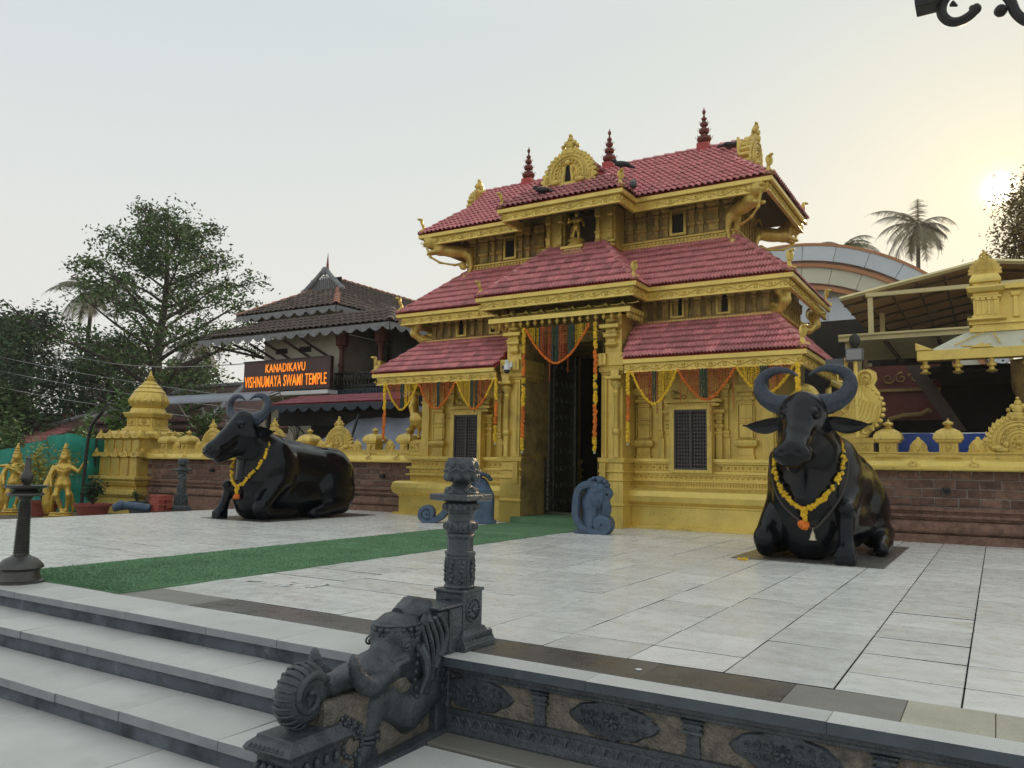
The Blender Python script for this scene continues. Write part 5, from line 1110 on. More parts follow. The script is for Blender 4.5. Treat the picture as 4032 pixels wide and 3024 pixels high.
E_ = thing('elephant_balustrade', 'carved dark stone elephant with curled trunk and tusks guarding the end of the steps', 'elephant statue', (-2.97, 3.4, -.45))
ex = -2.975
g = MB(); g.box(-3.115, -2.835, 3.86, 4.075, -.45, .255); g.box(-3.135, -2.82, 3.955, 4.085, -.45, .262); g.box(-3.14, -2.815, 3.84, 4.09, .263, .285); g.box(-3.10, -2.85, 3.80, 3.86, -.2, .24); g.build('back_slab', 'stone_carved', E_, bevel=.01)
g = MB(); g.prism([(4.08, -.598), (2.70, -.598), (2.70, -.455), (3.1, -.44), (4.08, -.405)], -3.13, -2.80, 'x'); g.build('base_slab', 'stone_carved', E_, bevel=.008)
g = MB(); g.box(-3.06, -2.89, 3.0, 3.88, -.44, -.07); ir = g.build('infill_stone', 'stone_rough', E_)
ele = [('e', (ex, 3.66, .09), (.125, .15, .165), .04), ('e', (ex+.055, 3.60, .16), (.07, .09, .09), .03), ('e', (ex-.055, 3.60, .16), (.07, .09, .09), .03), ('e', (ex, 3.72, -.03), (.12, .13, .13), .04),
       ('c', (ex, 3.58, .03), (ex, 3.40, .00), .105, .088, .05), ('c', (ex, 3.40, .00), (ex, 3.24, -.005), .088, .070, .03), ('c', (ex, 3.24, -.005), (ex, 3.12, -.02), .068, .058, .02), ('c', (ex, 3.12, -.02), (ex, 3.04, .0), .058, .062, .015), *[('c', (ex, 2.925+.072*math.cos(math.radians(a_)), -.025+.078*math.sin(math.radians(a_))), (ex, 2.925+.072*math.cos(math.radians(a_+28)), -.025+.078*math.sin(math.radians(a_+28))), .084-.00006*a_, .084-.00006*(a_+28), .006) for a_ in range(10, 340, 28)],
       ('e', (ex, 3.90, -.12), (.12, .14, .26), .05), ('c', (ex+.04, 3.84, -.2), (ex+.045, 3.66, -.27), .12, .115, .04), ('c', (ex+.045, 3.66, -.27), (ex+.05, 3.50, -.20), .11, .085, .03), ('c', (ex+.05, 3.50, -.18), (ex+.05, 3.40, -.17), .085, .085, .02), ('c', (ex+.05, 3.40, -.17), (ex+.05, 3.35, -.31), .08, .06, .02), ('c', (ex+.05, 3.35, -.31), (ex+.05, 3.32, -.38), .06, .075, .02), ('b', (ex+.05, 3.31, -.415), (.055, .065, .02), .015, .01),
       ('c', (ex-.05, 3.84, -.2), (ex-.05, 3.50, -.2), .1, .08, .03), ('c', (ex-.05, 3.42, -.17), (ex-.05, 3.34, -.38), .07, .06, .02),
       ('e', (ex+.10, 3.47, -.02), (.045, .10, .055), .03), ('e', (ex-.10, 3.47, -.02), (.045, .10, .055), .03), ('e', (ex, 3.56, -.10), (.08, .10, .045), .03), ('-c', (ex+.12, 3.50, -.075), (ex+.14, 3.60, -.02), .014, .012, .008), ('-c', (ex+.14, 3.60, -.02), (ex+.13, 3.63, .03), .012, .008, .008), ('c', (ex+.118, 3.52, .02), (ex+.125, 3.60, .035), .02, .02, .01),
       ('e', (ex+.115, 3.59, .115), (.03, .035, .025), .015), ('e', (ex-.115, 3.59, .115), (.03, .035, .025), .015)]
for i in range(12): ele.append(('-c', (ex-.085, 2.80+.0*i, 0), (ex+.085, 2.80, 0), .001, .001, .001)) if False else None
for a_ in list(range(20, 250, 15)):
    ca, sa = math.cos(math.radians(a_)), math.sin(math.radians(a_)); ele.append(('-c', (ex-.06, 2.925+.160*ca, -.025+.165*sa), (ex+.06, 2.925+.160*ca, -.025+.165*sa), .016, .016, .006))
for sg in (-1, 1): ele += [('-e', (ex+sg*.095, 2.935, -.03), (.035, .03, .03), .012), ('-e', (ex+sg*.09, 3.0, -.07), (.03, .02, .02), .01)]
for y in (3.10, 3.16, 3.22, 3.29): ele.append(('-c', (ex-.05, y, .050+.19*(y-3.12)), (ex+.05, y, .050+.19*(y-3.12)), .008, .008, .006))
sdf_obj('body', ele, .0095, 'stone_carved', E_, .03, off=(2.97, -3.4, .45))
for sg in (-1, 1):
    g = MB(); g.tube(smoothline([(ex+sg*.075, 3.50, .0), (ex+sg*.11, 3.38, -.04), (ex+sg*.13, 3.27, -.035), (ex+sg*.138, 3.19, .02), (ex+sg*.138, 3.15, .09), (ex+sg*.135, 3.14, .15)], 5), [.055]*6+[.056]*4+[.052]*3+[.047]*3+[.04]*3+[.033]*3+[.024]*2+[.015, .006], 12); g.build('tusk', 'stone_carved', E_, smooth=True)
    g = MB()
    for i in range(5):
        P = [(ex+sg*(.135+.006*i), 3.70+.035*i+.02*math.sin(t*2), .20+.012*i-.44*t+.05*i*t) for t in [k/10 for k in range(11)]]
        P = [(p[0], p[1]+.06*math.sin(PI*k/10), p[2]) for k, p in enumerate(P)]; g.tube(P, [.014]*10+[.02], 6)
    for i in range(9): g.ball((ex+sg*.135, 3.665+.01*math.sin(i), .14-.045*i), .014, 6, 4)
    g.tube([(ex+sg*.14, 3.68, .10), (ex+sg*.16, 3.72, .02), (ex+sg*.165, 3.73, -.07), (ex+sg*.15, 3.69, -.16)], [.03, .028, .024, .02], 8); g.build('mane_and_ear', 'stone_carved', E_, smooth='auto')
    g = MB(); g.ball((ex+sg*.122, 3.575, .112), (.02, .024, .016), 10, 8); g.tube([(ex+sg*.135, 3.575+.034*math.cos(a), .115+.022*math.sin(a)) for a in [k*PI/7 for k in range(15)]], .006, 5); g.build('eye', 'stone_carved', E_, smooth='auto')
g = MB()
for (dy, r_) in ((0, .150), (.0, .140)): pass
for i in range(20):
    a = 2*PI*i/20; g.ball((ex+.132*math.cos(a), 3.66+.15*math.sin(a), .195), (.02, .02, .016), 6, 4)
for i in range(26): a = 2*PI*i/26; g.ball((ex+.128*math.cos(a), 3.66+.145*math.sin(a), .165), (.013, .013, .011), 5, 4)
g.tube([(ex+.130*math.cos(a), 3.66+.148*math.sin(a), .215) for a in [k*PI/12 for k in range(25)]], .010, 5); g.lathe(ex, 3.66, [(.20, .125), (.235, .118), (.262, .085), (.275, .04)], 20); g.build('head_band', 'stone_carved', E_, smooth='auto')
g = MB()
for a_ in range(15, 265, 16):
    ca, sa = math.cos(math.radians(a_)), math.sin(math.radians(a_)); g.tube([(ex-.068, 2.925+.118*ca, -.025+.122*sa), (ex-.045, 2.925+.139*ca, -.025+.144*sa), (ex, 2.925+.1525*ca, -.025+.1575*sa), (ex+.045, 2.925+.139*ca, -.025+.144*sa), (ex+.068, 2.925+.118*ca, -.025+.122*sa)], [.003, .007, .0085, .007, .003], 6)
g.build('trunk_rings', 'stone_carved', E_, smooth=True)
for sg in (-1, 1):
    g = MB(); spiral(g, frame((ex+sg*.066, 2.925, -.025), (0, 1, 0), (0, 0, 1), (sg, 0, 0)), 0, 0, .115, 1.25, .026, 30, 1, .0, 26); g.build('trunk_curl', 'stone_carved', E_, smooth=True)
g = MB()        # scalloped crest rising behind the head
for i in range(7):
    a = math.radians(5+i*24); cy_, cz_ = 3.78+.12*math.cos(a), .03+.20*math.sin(a)
    for q in (0, 1): g.tube([(ex+(.10 if q else -.10), 3.70+.05*math.cos(a), .02+.10*math.sin(a)), (ex+(.12 if q else -.12), cy_-.01, cz_), (ex+(.10 if q else -.10), cy_+.02, cz_+.02)], [.018, .028, .012], 6)
P = []
g.tube([(ex, 3.66, .24), (ex, 3.76, .262), (ex, 3.84, .245), (ex, 3.88, .15)], [.06, .09, .10, .10], 12); g.build('crest', 'stone_carved', E_, smooth='auto')
g = MB(); g.stack(ex, 2.93, [(-.45, .155, .22), (-.42, .155, .22), (-.415, .15, .21), (-.385, .135, .195), (-.37, .11, .17), (-.275, .11, .17), (-.27, .12, .18), (-.255, .125, .185), (-.25, .15, .21), (-.235, .16, .22), (-.215, .15, .205), (-.195, .125, .17), (-.18, .12, .165)])
g.v = [(a, b, c-(.0 if c > -.44 else .15)) for a, b, c in g.v]
for d, u, hw, off in (((1, 0, 0), (0, 1, 0), .19, .15), ((0, -1, 0), (1, 0, 0), .13, .215)):
    d, u = Vector(d), Vector(u); fr = frame(Vector((ex, 2.93, -.225))+d*(off-.01), u, (0, 0, 1), d+Vector((0, 0, .4)))
    n_ = int(hw*2/.03)
    for i in range(n_): g.ball(fr(-hw+.015+i*.03, 0, .002), (.013, .013, .016), 5, 4); g.ball(fr(-hw+.015+i*.03, -.17, .002), (.013, .013, .016), 5, 4)
    for i in range(5): g.ball((Vector((ex, 2.93, -.325))+d*(off-.035)+u*(-hw*.7+i*hw*.35)), (.022, .022, .03), 6, 5)
g.build('trunk_pedestal', 'stone_carved', E_, bevel=.003)
g = MB(); fr = frame((ex+.085, 3.18, -.20), (0, 1, 0), (0, 0, 1), (1, 0, 0))
for k in range(3): flower(g, fr, -.04+.05*k, -.03*k, .05, .01, 9)
for k in range(14): a = k*.5; g.ball(fr(.03+.07*math.cos(a), -.12+.06*math.sin(a), .005), .016, 5, 4)
g.build('leaf_carving', 'stone_carved', E_)
g = MB(); 
for zz in (-.335, -.31): g.tube([(ex+.05+.075*math.cos(a), 3.345+.075*math.sin(a), zz) for a in [k*PI/10 for k in range(21)]], .012, 6)
g.build('anklet', 'stone_carved', E_, smooth=True)
g = MB(); fr = frame((ex+.143, 3.90, -.02), (0, 1, 0), (0, 0, 1), (1, 0, 0))
for i in range(6): spiral(g, fr, .03, .18-i*.085, .035, 1.2, .008, 60*i, 1 if i % 2 else -1, .0, 12)
for i in range(14): g.ball(fr(.10, .23-i*.047, -.004), (.012, .012, .016), 5, 4)
g.build('side_scrolls', 'stone_carved', E_)

# ------------------------------------------------------------ scroll balusters at the temple door
def ribbon(mb, P, w_, t):
    P = [Vector((p[0], p[1])) for p in P]; m = len(P); V = []; F = []
    for i, p in enumerate(P):
        d_ = (P[min(i+1, m-1)]-P[max(i-1, 0)]).normalized(); n_ = Vector((-d_.y, d_.x))*t/2
        for s_, y in ((1, -w_), (1, w_), (-1, w_), (-1, -w_)): q_ = p+n_*s_; V.append((q_.x, y, q_.y))
        V.append((p.x, -w_*1.04, p.y)); 
    for i in range(m-1):
        for (j, k_) in ((0, 1), (1, 2), (2, 3), (3, 4), (4, 0)): a_ = i*5; F.append((a_+j, a_+k_, a_+5+k_, a_+5+j))
    F += [(0, 1, 2, 3), tuple((m-1)*5+j for j in (3, 2, 1, 0))]; mb.add(V, F)
def baluster(x, y, a, path, sc_c, body_p, label, head):
    t = thing('scroll_baluster', label, 'stone baluster', (x, y, 0), 'blue-grey scroll balusters beside the temple door'); t.rotation_euler = (0, 0, a)
    v, f = sdf_mesh(body_p, .016, .04); obj_from('beast_body', mesh_np('beast_body', v, f, True), 'stone_blue', t)
    pts = smoothline([(p[0], p[1], 0) for p in path], 5); pts = [(p[0], p[1]) for p in pts]; cx0, cz0, r0, st, sg = sc_c
    for k in range(1, 34): b_ = math.radians(st)+sg*k*.36; rr = r0*(1-k*.024); pts.append((cx0+rr*math.cos(b_), cz0+rr*math.sin(b_)))
    g = MB(); ribbon(g, pts, .17, .10); obj_from('scroll_band', mesh_np('scroll_band', g.v, g.f), 'stone_blue', t)
    g = MB(); ribbon(g, pts[:len(path)*5], .11, .13); obj_from('band_ridge', mesh_np('band_ridge', g.v, g.f), 'stone_blue', t)
    g = MB(); hx_, hz_ = head
    for i in range(9): b_ = -.6+i*.42; g.ball((hx_+.17*math.cos(b_), 0, hz_+.15*math.sin(b_)), (.05, .15, .045), 8, 5)
    for i in range(6):
        for sy in (-1, 1): g.tube([(hx_-.05+.03*i, sy*.13, hz_-.05), (hx_-.07+.035*i, sy*.165, hz_-.22), (hx_-.04+.02*i, sy*.14, hz_-.36)], [.02, .028, .012], 6)
    for sy in (-1, 1): g.ball((hx_+.02, sy*.14, hz_+.03), (.035, .03, .03), 8, 6); g.ball((hx_+.05, sy*.12, hz_+.13), (.04, .03, .06), 8, 6)
    obj_from('mane', mesh_np('mane', g.v, g.f, True), 'stone_blue', t); return t
baluster(-5.62, 12.42, math.radians(12), [(-.18, .80), (-.34, .83), (-.50, .74), (-.555, .5), (-.54, .25), (-.42, .09), (-.25, .045), (-.10, .035)], (-.10, .165, .13, -90, 1),
         [('e', (-.20, 0, .74), (.20, .17, .17)), ('e', (-.08, 0, .68), (.15, .13, .12)), ('e', (-.24, 0, .50), (.24, .16, .28)), ('e', (-.12, 0, .42), (.16, .15, .2)), ('c', (-.3, 0, .3), (-.33, 0, .08), .15, .14), ('b', (-.3, 0, .035), (.26, .13, .02), .015, .02), ('-e', (-.14, -.13, .40), (.05, .05, .10), .02), ('-c', (-.02, -.2, .66), (-.02, .2, .66), .02, .02, .02)],
         'blue-grey carved scroll baluster right of the doorway', (-.2, .78))
baluster(-8.55, 12.95, math.radians(208), [(.02, .80), (.20, .84), (.40, .76), (.55, .55), (.64, .32), (.78, .12), (.95, .05), (1.02, .045)], (1.05, .18, .135, -90, 1),
         [('e', (.05, 0, .72), (.19, .16, .17)), ('e', (0, 0, .45), (.24, .17, .34)), ('b', (-.02, 0, .30), (.16, .12, .24), .05, .05), ('e', (.30, 0, .58), (.14, .12, .20)), ('c', (.2, 0, .3), (.26, 0, .07), .11, .10), ('b', (.15, 0, .035), (.42, .14, .02), .015, .02), ('c', (-.15, -.1, .4), (-.15, -.12, .08), .08, .07), ('c', (-.15, .1, .4), (-.15, .12, .08), .08, .07)],
         'blue-grey carved scroll baluster left of the doorway, half hidden behind the front post', (.0, .80))

# ------------------------------------------------------------ bronze oil lamp on the left
lx, ly = -7.58, 3.93; t = thing('oil_lamp', 'tall dark bronze oil lamp with ringed stem standing at the left of the steps', 'oil lamp', (lx, ly, 0))
g = MB(); g.lathe(lx, ly, [(0, .200), (.02, .202), (.028, .175), (.05, .165), (.11, .160), (.125, .172), (.135, .192), (.15, .188), (.175, .170), (.21, .135), (.235, .085), (.25, .065)], 36); g.build('base', 'bronze_dark', t, smooth='auto')
g = MB(); pr = [(.25, .066)]
for i in range(26):
    z = .26+i*.0178; r_ = .060-.0006*i; pr += [(z, r_), (z+.005, r_+.007), (z+.011, r_+.007), (z+.015, r_-.004)]
pr += [(.735, .045), (.76, .062), (.775, .06)]; g.lathe(lx, ly, pr, 28); g.build('stem', 'bronze_dark', t, smooth='auto')
g = MB(); g.lathe(lx, ly, [(.770, .05), (.775, .14), (.785, .150), (.80, .145), (.825, .10), (.83, .09), (.835, .10), (.845, .16), (.865, .185), (.872, .187), (.872, .178), (.855, .15), (.85, .05)], 36); g.build('oil_dish', 'bronze_dark', t, smooth='auto')
g = MB(); g.lathe(lx, ly, [(.85, .035), (.87, .045), (.88, .03), (.90, .04), (.92, .052), (.95, .055), (.98, .045), (1.0, .03), (1.03, .026), (1.07, .028), (1.10, .02), (1.12, .024), (1.135, .004)], 20); g.build('finial', 'bronze_dark', t, smooth='auto')

# chalk marks, petals
g = MB(); q = random.Random(2)
x, y = -6.1, 5.2
for k in range(9):
    P = [(x, y)]
    for _ in range(4): x = min(-5.3, max(-6.15, x+q.uniform(-.16, .2))); y = min(5.5, max(5.1, y+q.uniform(-.07, .07))); P.append((x, y))
    for a, b in zip(P, P[1:]):
        w_ = q.uniform(.008, .02); g.quad((a[0], a[1]-w_, .0045+k*.0003), (b[0], b[1]-w_, .0045+k*.0003), (b[0], b[1]+w_, .0045+k*.0003), (a[0], a[1]+w_, .0045+k*.0003))
tag(g.build('chalk_mark', 'chalk'), 'faint white chalk scribble on the paving right of the carpet', 'chalk mark')
g = MB(); g.lathe(-1.75, 4.27, [(.001, .018), (.004, .018), (.005, .012)], 12); tag(g.build('dropped_disc', 'white_paint'), 'small white disc lying on the dark granite band', 'disc')
mb = blooms(5, [(-2.78+.03*k, 10.02+.01*k, .015) for k in range(4)], .018); tag(mb.build('fallen_flower', 'marigold_yellow'), 'fallen yellow flower at the front of the right buffalo mat', 'flower')
# security camera on the left pier
cx_, cy_, cz_ = -8.40, 13.55, 3.08; t = thing('security_camera', 'white dome security camera on the pier left of the door', 'camera', (cx_, cy_, cz_))
g = MB(); g.box(cx_+.02, cx_+.10, cy_+.02, cy_+.12, cz_+.03, cz_+.13); g.lathe(cx_, cy_, [(cz_-.03, .07), (cz_+.02, .078), (cz_+.05, .07), (cz_+.07, .045), (cz_+.13, .04), (cz_+.15, .05), (cz_+.17, .03)], 16); g.build('housing', 'plastic_white', t, smooth='auto')
g = MB(); g.ball((cx_, cy_, cz_-.035), (.062, .062, .075), 14, 10); g.build('dome', 'glass', t, smooth=True)
g = MB(); g.box(cx_-.085, cx_-.03, cy_-.075, cy_-.04, cz_-.01, cz_+.05); g.build('lens', 'glass', t, bevel=.008)
# crows
crow_p = [('e', (0, 0, .09), (.045, .10, .05)), ('e', (0, -.10, .135), (.033, .038, .034)), ('c', (0, -.13, .135), (0, -.175, .125), .014, .004, .01), ('c', (0, .08, .085), (0, .21, .05), .03, .022), ('c', (.015, 0, .05), (.015, .0, .0), .008, .006), ('c', (-.015, 0, .05), (-.015, 0, .0), .008, .006), ('e', (.04, .03, .09), (.014, .11, .035)), ('e', (-.04, .03, .09), (.014, .11, .035))]
wv, wf_ = sdf_mesh(crow_p, .009, .015); wme = mesh_np('crow', wv, wf_, True); wme.materials.append(MAT['crow'])
for (x, y, z, a, lb, tl_) in ((X(1.35), 13.56, 6.79, -.9, 'black crow perched on the cobra finial of the top porch corner', 0), (X(1.42), 14.0, 6.52, .4, 'black crow clinging below the cobra finial at the porch corner', .9), (X(-.42), 13.62, 6.60, -1.2, 'black crow on the red tiles left of the gilded roof arch', 0), (X(2.95), 15.4, 7.52, 2.2, 'dark crow beside the right gable ornament of the top roof', 0)):
    o = obj_from('crow', wme, None, None, (x, y, z)); o.rotation_euler = (tl_, 0, a); o.scale = (1.25,)*3; tag(o, lb, 'crow', 'crows on the temple roof')
# swan on the left parapet and great scroll on the right parapet
sw = [('e', (0, 0, .46), (.18, .28, .22)), ('c', (0, -.14, .50), (0, -.26, .68), .12, .06), ('c', (0, -.24, .66), (0, -.20, .86), .05, .042), ('e', (0, -.22, .92), (.05, .075, .055)), ('c', (0, -.27, .91), (0, -.36, .86), .028, .01), ('c', (0, .15, .44), (0, .30, .30), .12, .06), ('c', (0, .30, .30), (0, .36, .08), .07, .03),
      ('c', (.05, -.02, .32), (.05, 0, .08), .04, .03), ('c', (-.05, -.02, .32), (-.05, 0, .08), .04, .03), ('b', (.05, -.03, .06), (.03, .06, .01), .01, .01), ('b', (-.05, -.03, .06), (.03, .06, .01), .01, .01), ('e', (.12, .02, .50), (.04, .2, .12)), ('e', (-.12, .02, .50), (.04, .2, .12)), ('c', (0, .18, .50), (0, .28, .78), .12, .12), ('c', (0, .28, .78), (0, .22, 1.08), .12, .07), ('e', (.15, .0, .48), (.05, .24, .15)), ('e', (-.15, 0, .48), (.05, .24, .15))]
t = thing('swan_statue', 'golden swan statue with raised tail on the parapet left of the temple', 'swan statue', (-11.50, 14.75, 1.69)); t.rotation_euler = (0, 0, PI*.42)
sdf_obj('body', sw, .014, 'gold_statue', t, .03)
g = MB()
for sx in (-1, 1):
    for i in range(5): g.tube([(sx*.15, -.10+.02*i, .58-.04*i), (sx*.165, .06+.02*i, .54-.05*i), (sx*.13, .24, .50-.05*i)], [.018, .024, .01], 6)
for i in range(6): g.tube([(0, .22+.01*i, .6+.06*i), (.0+.08*math.sin(i), .33, .75+.05*i), (.06*math.cos(i), .26, .95+.03*i)], [.03, .03, .02], 6)
obj_from('feathers', mesh_np('feathers', g.v, g.f, True), 'gold_statue', t)
t = thing('scroll_ornament', 'large golden flame scroll ornament on the parapet behind the right buffalo', 'scroll ornament', (-2.2, 14.75, 1.69))
fr = frame((-2.28, 14.72, 1.69), (1, 0, 0), (0, 0, 1), (0, -1, 0)); g = MB()
pts = [(-.25, 0), (.30, 0), (.42, .02), (.50, .12), (.58, .25), (.64, .42), (.66, .60), (.62, .78), (.55, .90), (.60, 1.0), (.58, 1.12), (.48, 1.18), (.36, 1.16), (.28, 1.06), (.26, .95), (.20, .90), (.12, .7), (.05, .55), (-.12, .42), (-.4, .36), (-.45, .2)]
k = len(pts); g.add([fr(*p, .05) for p in pts]+[fr(*p, -.06) for p in pts], [tuple(range(k)), tuple(range(2*k-1, k-1, -1))]+[(i, i+k, (i+1) % k+k, (i+1) % k) for i in range(k)])
spiral(g, fr, .43, 1.02, .15, 1.5, .035, 200, -1, .07, 22); spiral(g, fr, .12, .50, .12, 1.3, .03, 60, 1, .07, 18); spiral(g, fr, .42, .12, .10, 1.2, .028, 0, 1, .07, 16); spiral(g, fr, -.05, .15, .12, 1.2, .028, 180, -1, .07, 16)
for i in range(7): g.tube([fr(-.40+.03*i, .30-.04*i, .06), fr(-.1+.06*i, .26-.02*i, .09), fr(.16+.06*i, .42-.02*i, .1), fr(.25+.055*i, .72-.03*i, .09), fr(.28+.04*i, .95-.08*i, .06)], [.03, .05, .052, .046, .02], 7)
for i in range(13): a = -1.25+i*.2; g.ball(fr(.12+.56*math.cos(a), .50+.56*math.sin(a)*.85, .03), (.045, .04, .04), 7, 5)
g.build('scroll', 'gold_bright', t)
# ------------------------------------------------------------ corner tower of the left wall
tc_, ty_ = -22.5, 15.15; t = thing('corner_tower', 'golden corner tower with ribbed dome at the left end of the laterite wall', 'tower', (tc_, ty_, -.5))
g = MB(); g.stack(tc_, ty_, [(-.55, 1.03, .95), (.0, 1.03, .95), (.02, 1.10, 1.02), (.10, 1.15, 1.07), (.22, 1.15, 1.07), (.30, 1.03, .95), (.33, .98, .9), (.36, 1.05, .97), (.45, 1.12, 1.04), (.52, 1.06, 1.0), (.54, 1.18, 1.1), (.62, 1.18, 1.1), (.64, .93, .87), (1.18, .93, .87), (1.19, .98, .9), (1.22, 1.08, 1.0), (1.32, 1.08, 1.0), (1.34, .85, .8), (1.72, .85, .8), (1.74, .92, .88), (1.78, 1.0, .95), (1.90, 1.0, .95), (1.92, .85, .8), (1.98, .80, .76), (2.0, .72, .70)])
g.build('body', 'gold', t, bevel=.01)
g = MB()
for (a, b) in ((-.88, 0), (-.45, 0), (0, 0), (.45, 0), (.88, 0)): g.box(tc_+a-.05, tc_+a+.05, ty_-.90, ty_-.872, .66, 1.17); g.cut(); g.box(tc_+a*.93-.045, tc_+a*.93+.045, ty_-.83, ty_-.802, 1.36, 1.71); g.cut()
for i in range(5): g.box(tc_+.932, tc_+.955, ty_-.82+i*.4-.05, ty_-.82+i*.4+.05, .66, 1.17); g.cut()
g.build_each('pilaster', 'gold', t)
g = MB()
for zz, hx, hy, n_ in ((1.24, 1.08, 1.0, 5), (1.80, 1.0, .95, 5)):
    for i in range(n_): xx = tc_-hx+.1+(2*hx-.2)*i/(n_-1); kirti(g, frame((xx, ty_-hy-.02, zz-.04), (1, 0, 0), (0, .2, 1), (0, -1, 0)), .12, .06, 7, crown=True, base=False); g.cut()
    for i in range(n_-1): yy = ty_-hy+.15+(2*hy-.3)*i/(n_-2); kirti(g, frame((tc_+hx+.02, yy, zz-.04), (0, 1, 0), (-.2, 0, 1), (1, 0, 0)), .12, .06, 7, crown=True, base=False); g.cut()
g.build_each('arch_ornament', 'gold', t)
g = MB(); g.stack(tc_, ty_, [(2.0, .68), (2.06, .68), (2.08, .60), (2.12, .60), (2.14, .54), (2.40, .54), (2.42, .62), (2.52, .66), (2.56, .66), (2.58, .50), (2.70, .46), (2.72, .42)], 8); g.build('octagonal_neck', 'gold', t, bevel=.008)
g = MB()
for i in range(8):
    a = i*PI/4; d = Vector((math.sin(a), -math.cos(a), 0)); u = Vector((-d.y, d.x, 0)); fr = frame(Vector((tc_, ty_, 2.27))+d*.55, u, (0, 0, 1), d)
    g.tube([fr(-.17, -.1), fr(.17, -.1), fr(.17, .1), fr(-.17, .1), fr(-.17, -.1)], .015, 4); flower(g, fr, 0, 0, .08, .01, 6)
g.build('neck_panels', 'gold', t)
g = MB(); g.lathe(tc_, ty_, [(2.68, .42), (2.72, .46), (2.78, .52), (2.90, .56), (3.02, .55), (3.14, .49), (3.20, .45), (3.21, .47), (3.25, .44), (3.34, .34), (3.35, .36), (3.39, .32), (3.46, .23), (3.47, .25), (3.52, .18), (3.56, .17), (3.58, .10), (3.61, .13), (3.65, .14), (3.68, .08), (3.72, .09), (3.75, .05), (3.82, .04), (3.90, .008)], 32); g.build('dome', 'gold', t, smooth='auto')
g = MB()
for i in range(16):
    a = i*PI/8; g.tube([(tc_+.52*math.cos(a), ty_+.52*math.sin(a), 2.78), (tc_+.565*math.cos(a), ty_+.565*math.sin(a), 2.92), (tc_+.51*math.cos(a), ty_+.51*math.sin(a), 3.08)], [.02, .045, .02], 6)
g.build('dome_petals', 'gold', t)

# ------------------------------------------------------------ golden figure statues on the left
def figure(s, arm, leg):
    P = [('e', (0, 0, 1.02), (.15, .11, .16)), ('e', (0, 0, 1.28), (.18, .11, .16)), ('c', (0, 0, 1.02), (0, 0, 1.25), .11, .13), ('c', (0, 0, 1.42), (.0, -.02, 1.50), .055, .05), ('e', (.0, -.03, 1.60), (.085, .095, .11), .02),
         ('c', (.0, -.0, 1.66), (.0, .02, 1.95), .105, .035, .02), ('e', (0, .03, 1.62), (.13, .06, .12), .03), ('c', (-.10, .03, 1.5), (-.14, .03, 1.38), .05, .03), ('c', (.10, .03, 1.5), (.14, .03, 1.38), .05, .03), ('e', (0, -.115, 1.595), (.016, .025, .03), .01),
         ('c', (-.08, 0, .98), (-.13, -.06, .62), .095, .07), ('c', (-.13, -.06, .62), (-.08+leg*.1, -.02, .22), .068, .045), ('c', (-.08+leg*.1, -.02, .22), (-.08+leg*.1, -.10, .17), .045, .04), ('c', (.08, 0, .98), (.16, -.05, .62), .095, .07), ('c', (.16, -.05, .62), (.08+leg*.05, 0, .22), .068, .045), ('c', (.08+leg*.05, 0, .22), (.08, -.10, .17), .045, .04),
         ('c', (-.19, 0, 1.36), (-.30, -.02, 1.14), .055, .045), ('c', (-.30, -.02, 1.14), (-.26, -.12, .92), .042, .034), ('e', (-.25, -.13, .86), (.035, .04, .06), .02), ('e', (0, 0, .90), (.19, .13, .10), .05)]
    if arm == 0: P += [('c', (.19, 0, 1.36), (.36, -.05, 1.24), .055, .045), ('c', (.36, -.05, 1.24), (.48, -.10, 1.46), .042, .034), ('e', (.52, -.12, 1.49), (.07, .05, .02), .02), ('c', (.52, -.12, 1.49), (.62, -.14, 1.50), .016, .01)]
    else: P += [('c', (.19, 0, 1.36), (.42, -.06, 1.20), .055, .045), ('c', (.42, -.06, 1.20), (.66, -.10, 1.10), .042, .034), ('e', (.72, -.10, 1.08), (.06, .04, .03), .02), ('c', (-.19, 0, 1.36), (.1, -.16, 1.18), .05, .04), ('c', (.1, -.16, 1.18), (.4, -.2, 1.05), .04, .03), ('c', (.19, .05, 1.38), (.42, .02, 1.62), .04, .035), ('c', (-.19, .05, 1.38), (-.45, .02, 1.35), .045, .035), ('e', (.44, .02, 1.68), (.05, .03, .06), .02)]
    return P
def statue(x, y, a, arm, leg, label):
    t = thing('golden_statue', label, 'statue', (x, y, -.47), 'golden figure statues left of the tower'); t.rotation_euler = (0, 0, a)
    sdf_obj('figure', figure(1, arm, leg), .019, 'gold_statue', t, .04)
    g = MB(); g.stack(0, 0, [(-.0, .38, .30), (.03, .38, .30), (.035, .34, .27), (.07, .36, .28)], 4); g.lathe(0, 0, [(.07, .26), (.09, .29), (.12, .27), (.125, .23), (.15, .27), (.17, .26)], 20); o = obj_from('pedestal', mesh_np('pedestal', g.v, g.f), 'gold_statue', t)
    g = MB()
    for sx in (-1, 1): g.tube([(sx*.1, .02, .82), (sx*.2, .08, .6), (sx*.26, .12, .35), (sx*.28, .10, .15)], [.05, .07, .06, .03], 6)
    g.tube([(-.25, .12, 1.4), (-.38, .18, .9), (-.36, .2, .4), (-.3, .18, .12)], [.05, .11, .14, .12], 8)
    for i in range(8): b = 2*PI*i/8; g.ball((.15*math.cos(b), .12*math.sin(b), .93), .03, 5, 4)
    for i in range(9): b = PI+PI*i/8; g.ball((.13*math.cos(b), -.03+.12*math.sin(b), 1.38-.06*math.sin(-b)), .02, 5, 4)
    for zz, rr in ((1.72, .1), (1.80, .082), (1.87, .066)): g.tube([(rr*math.cos(b), .0+rr*math.sin(b), zz) for b in [k*PI/6 for k in range(13)]], .012, 4)
    g.ball((0, .03, 1.98), .03, 6, 5); obj_from('drapery_and_jewels', mesh_np('drapery_and_jewels', g.v, g.f, True), 'gold_statue', t)
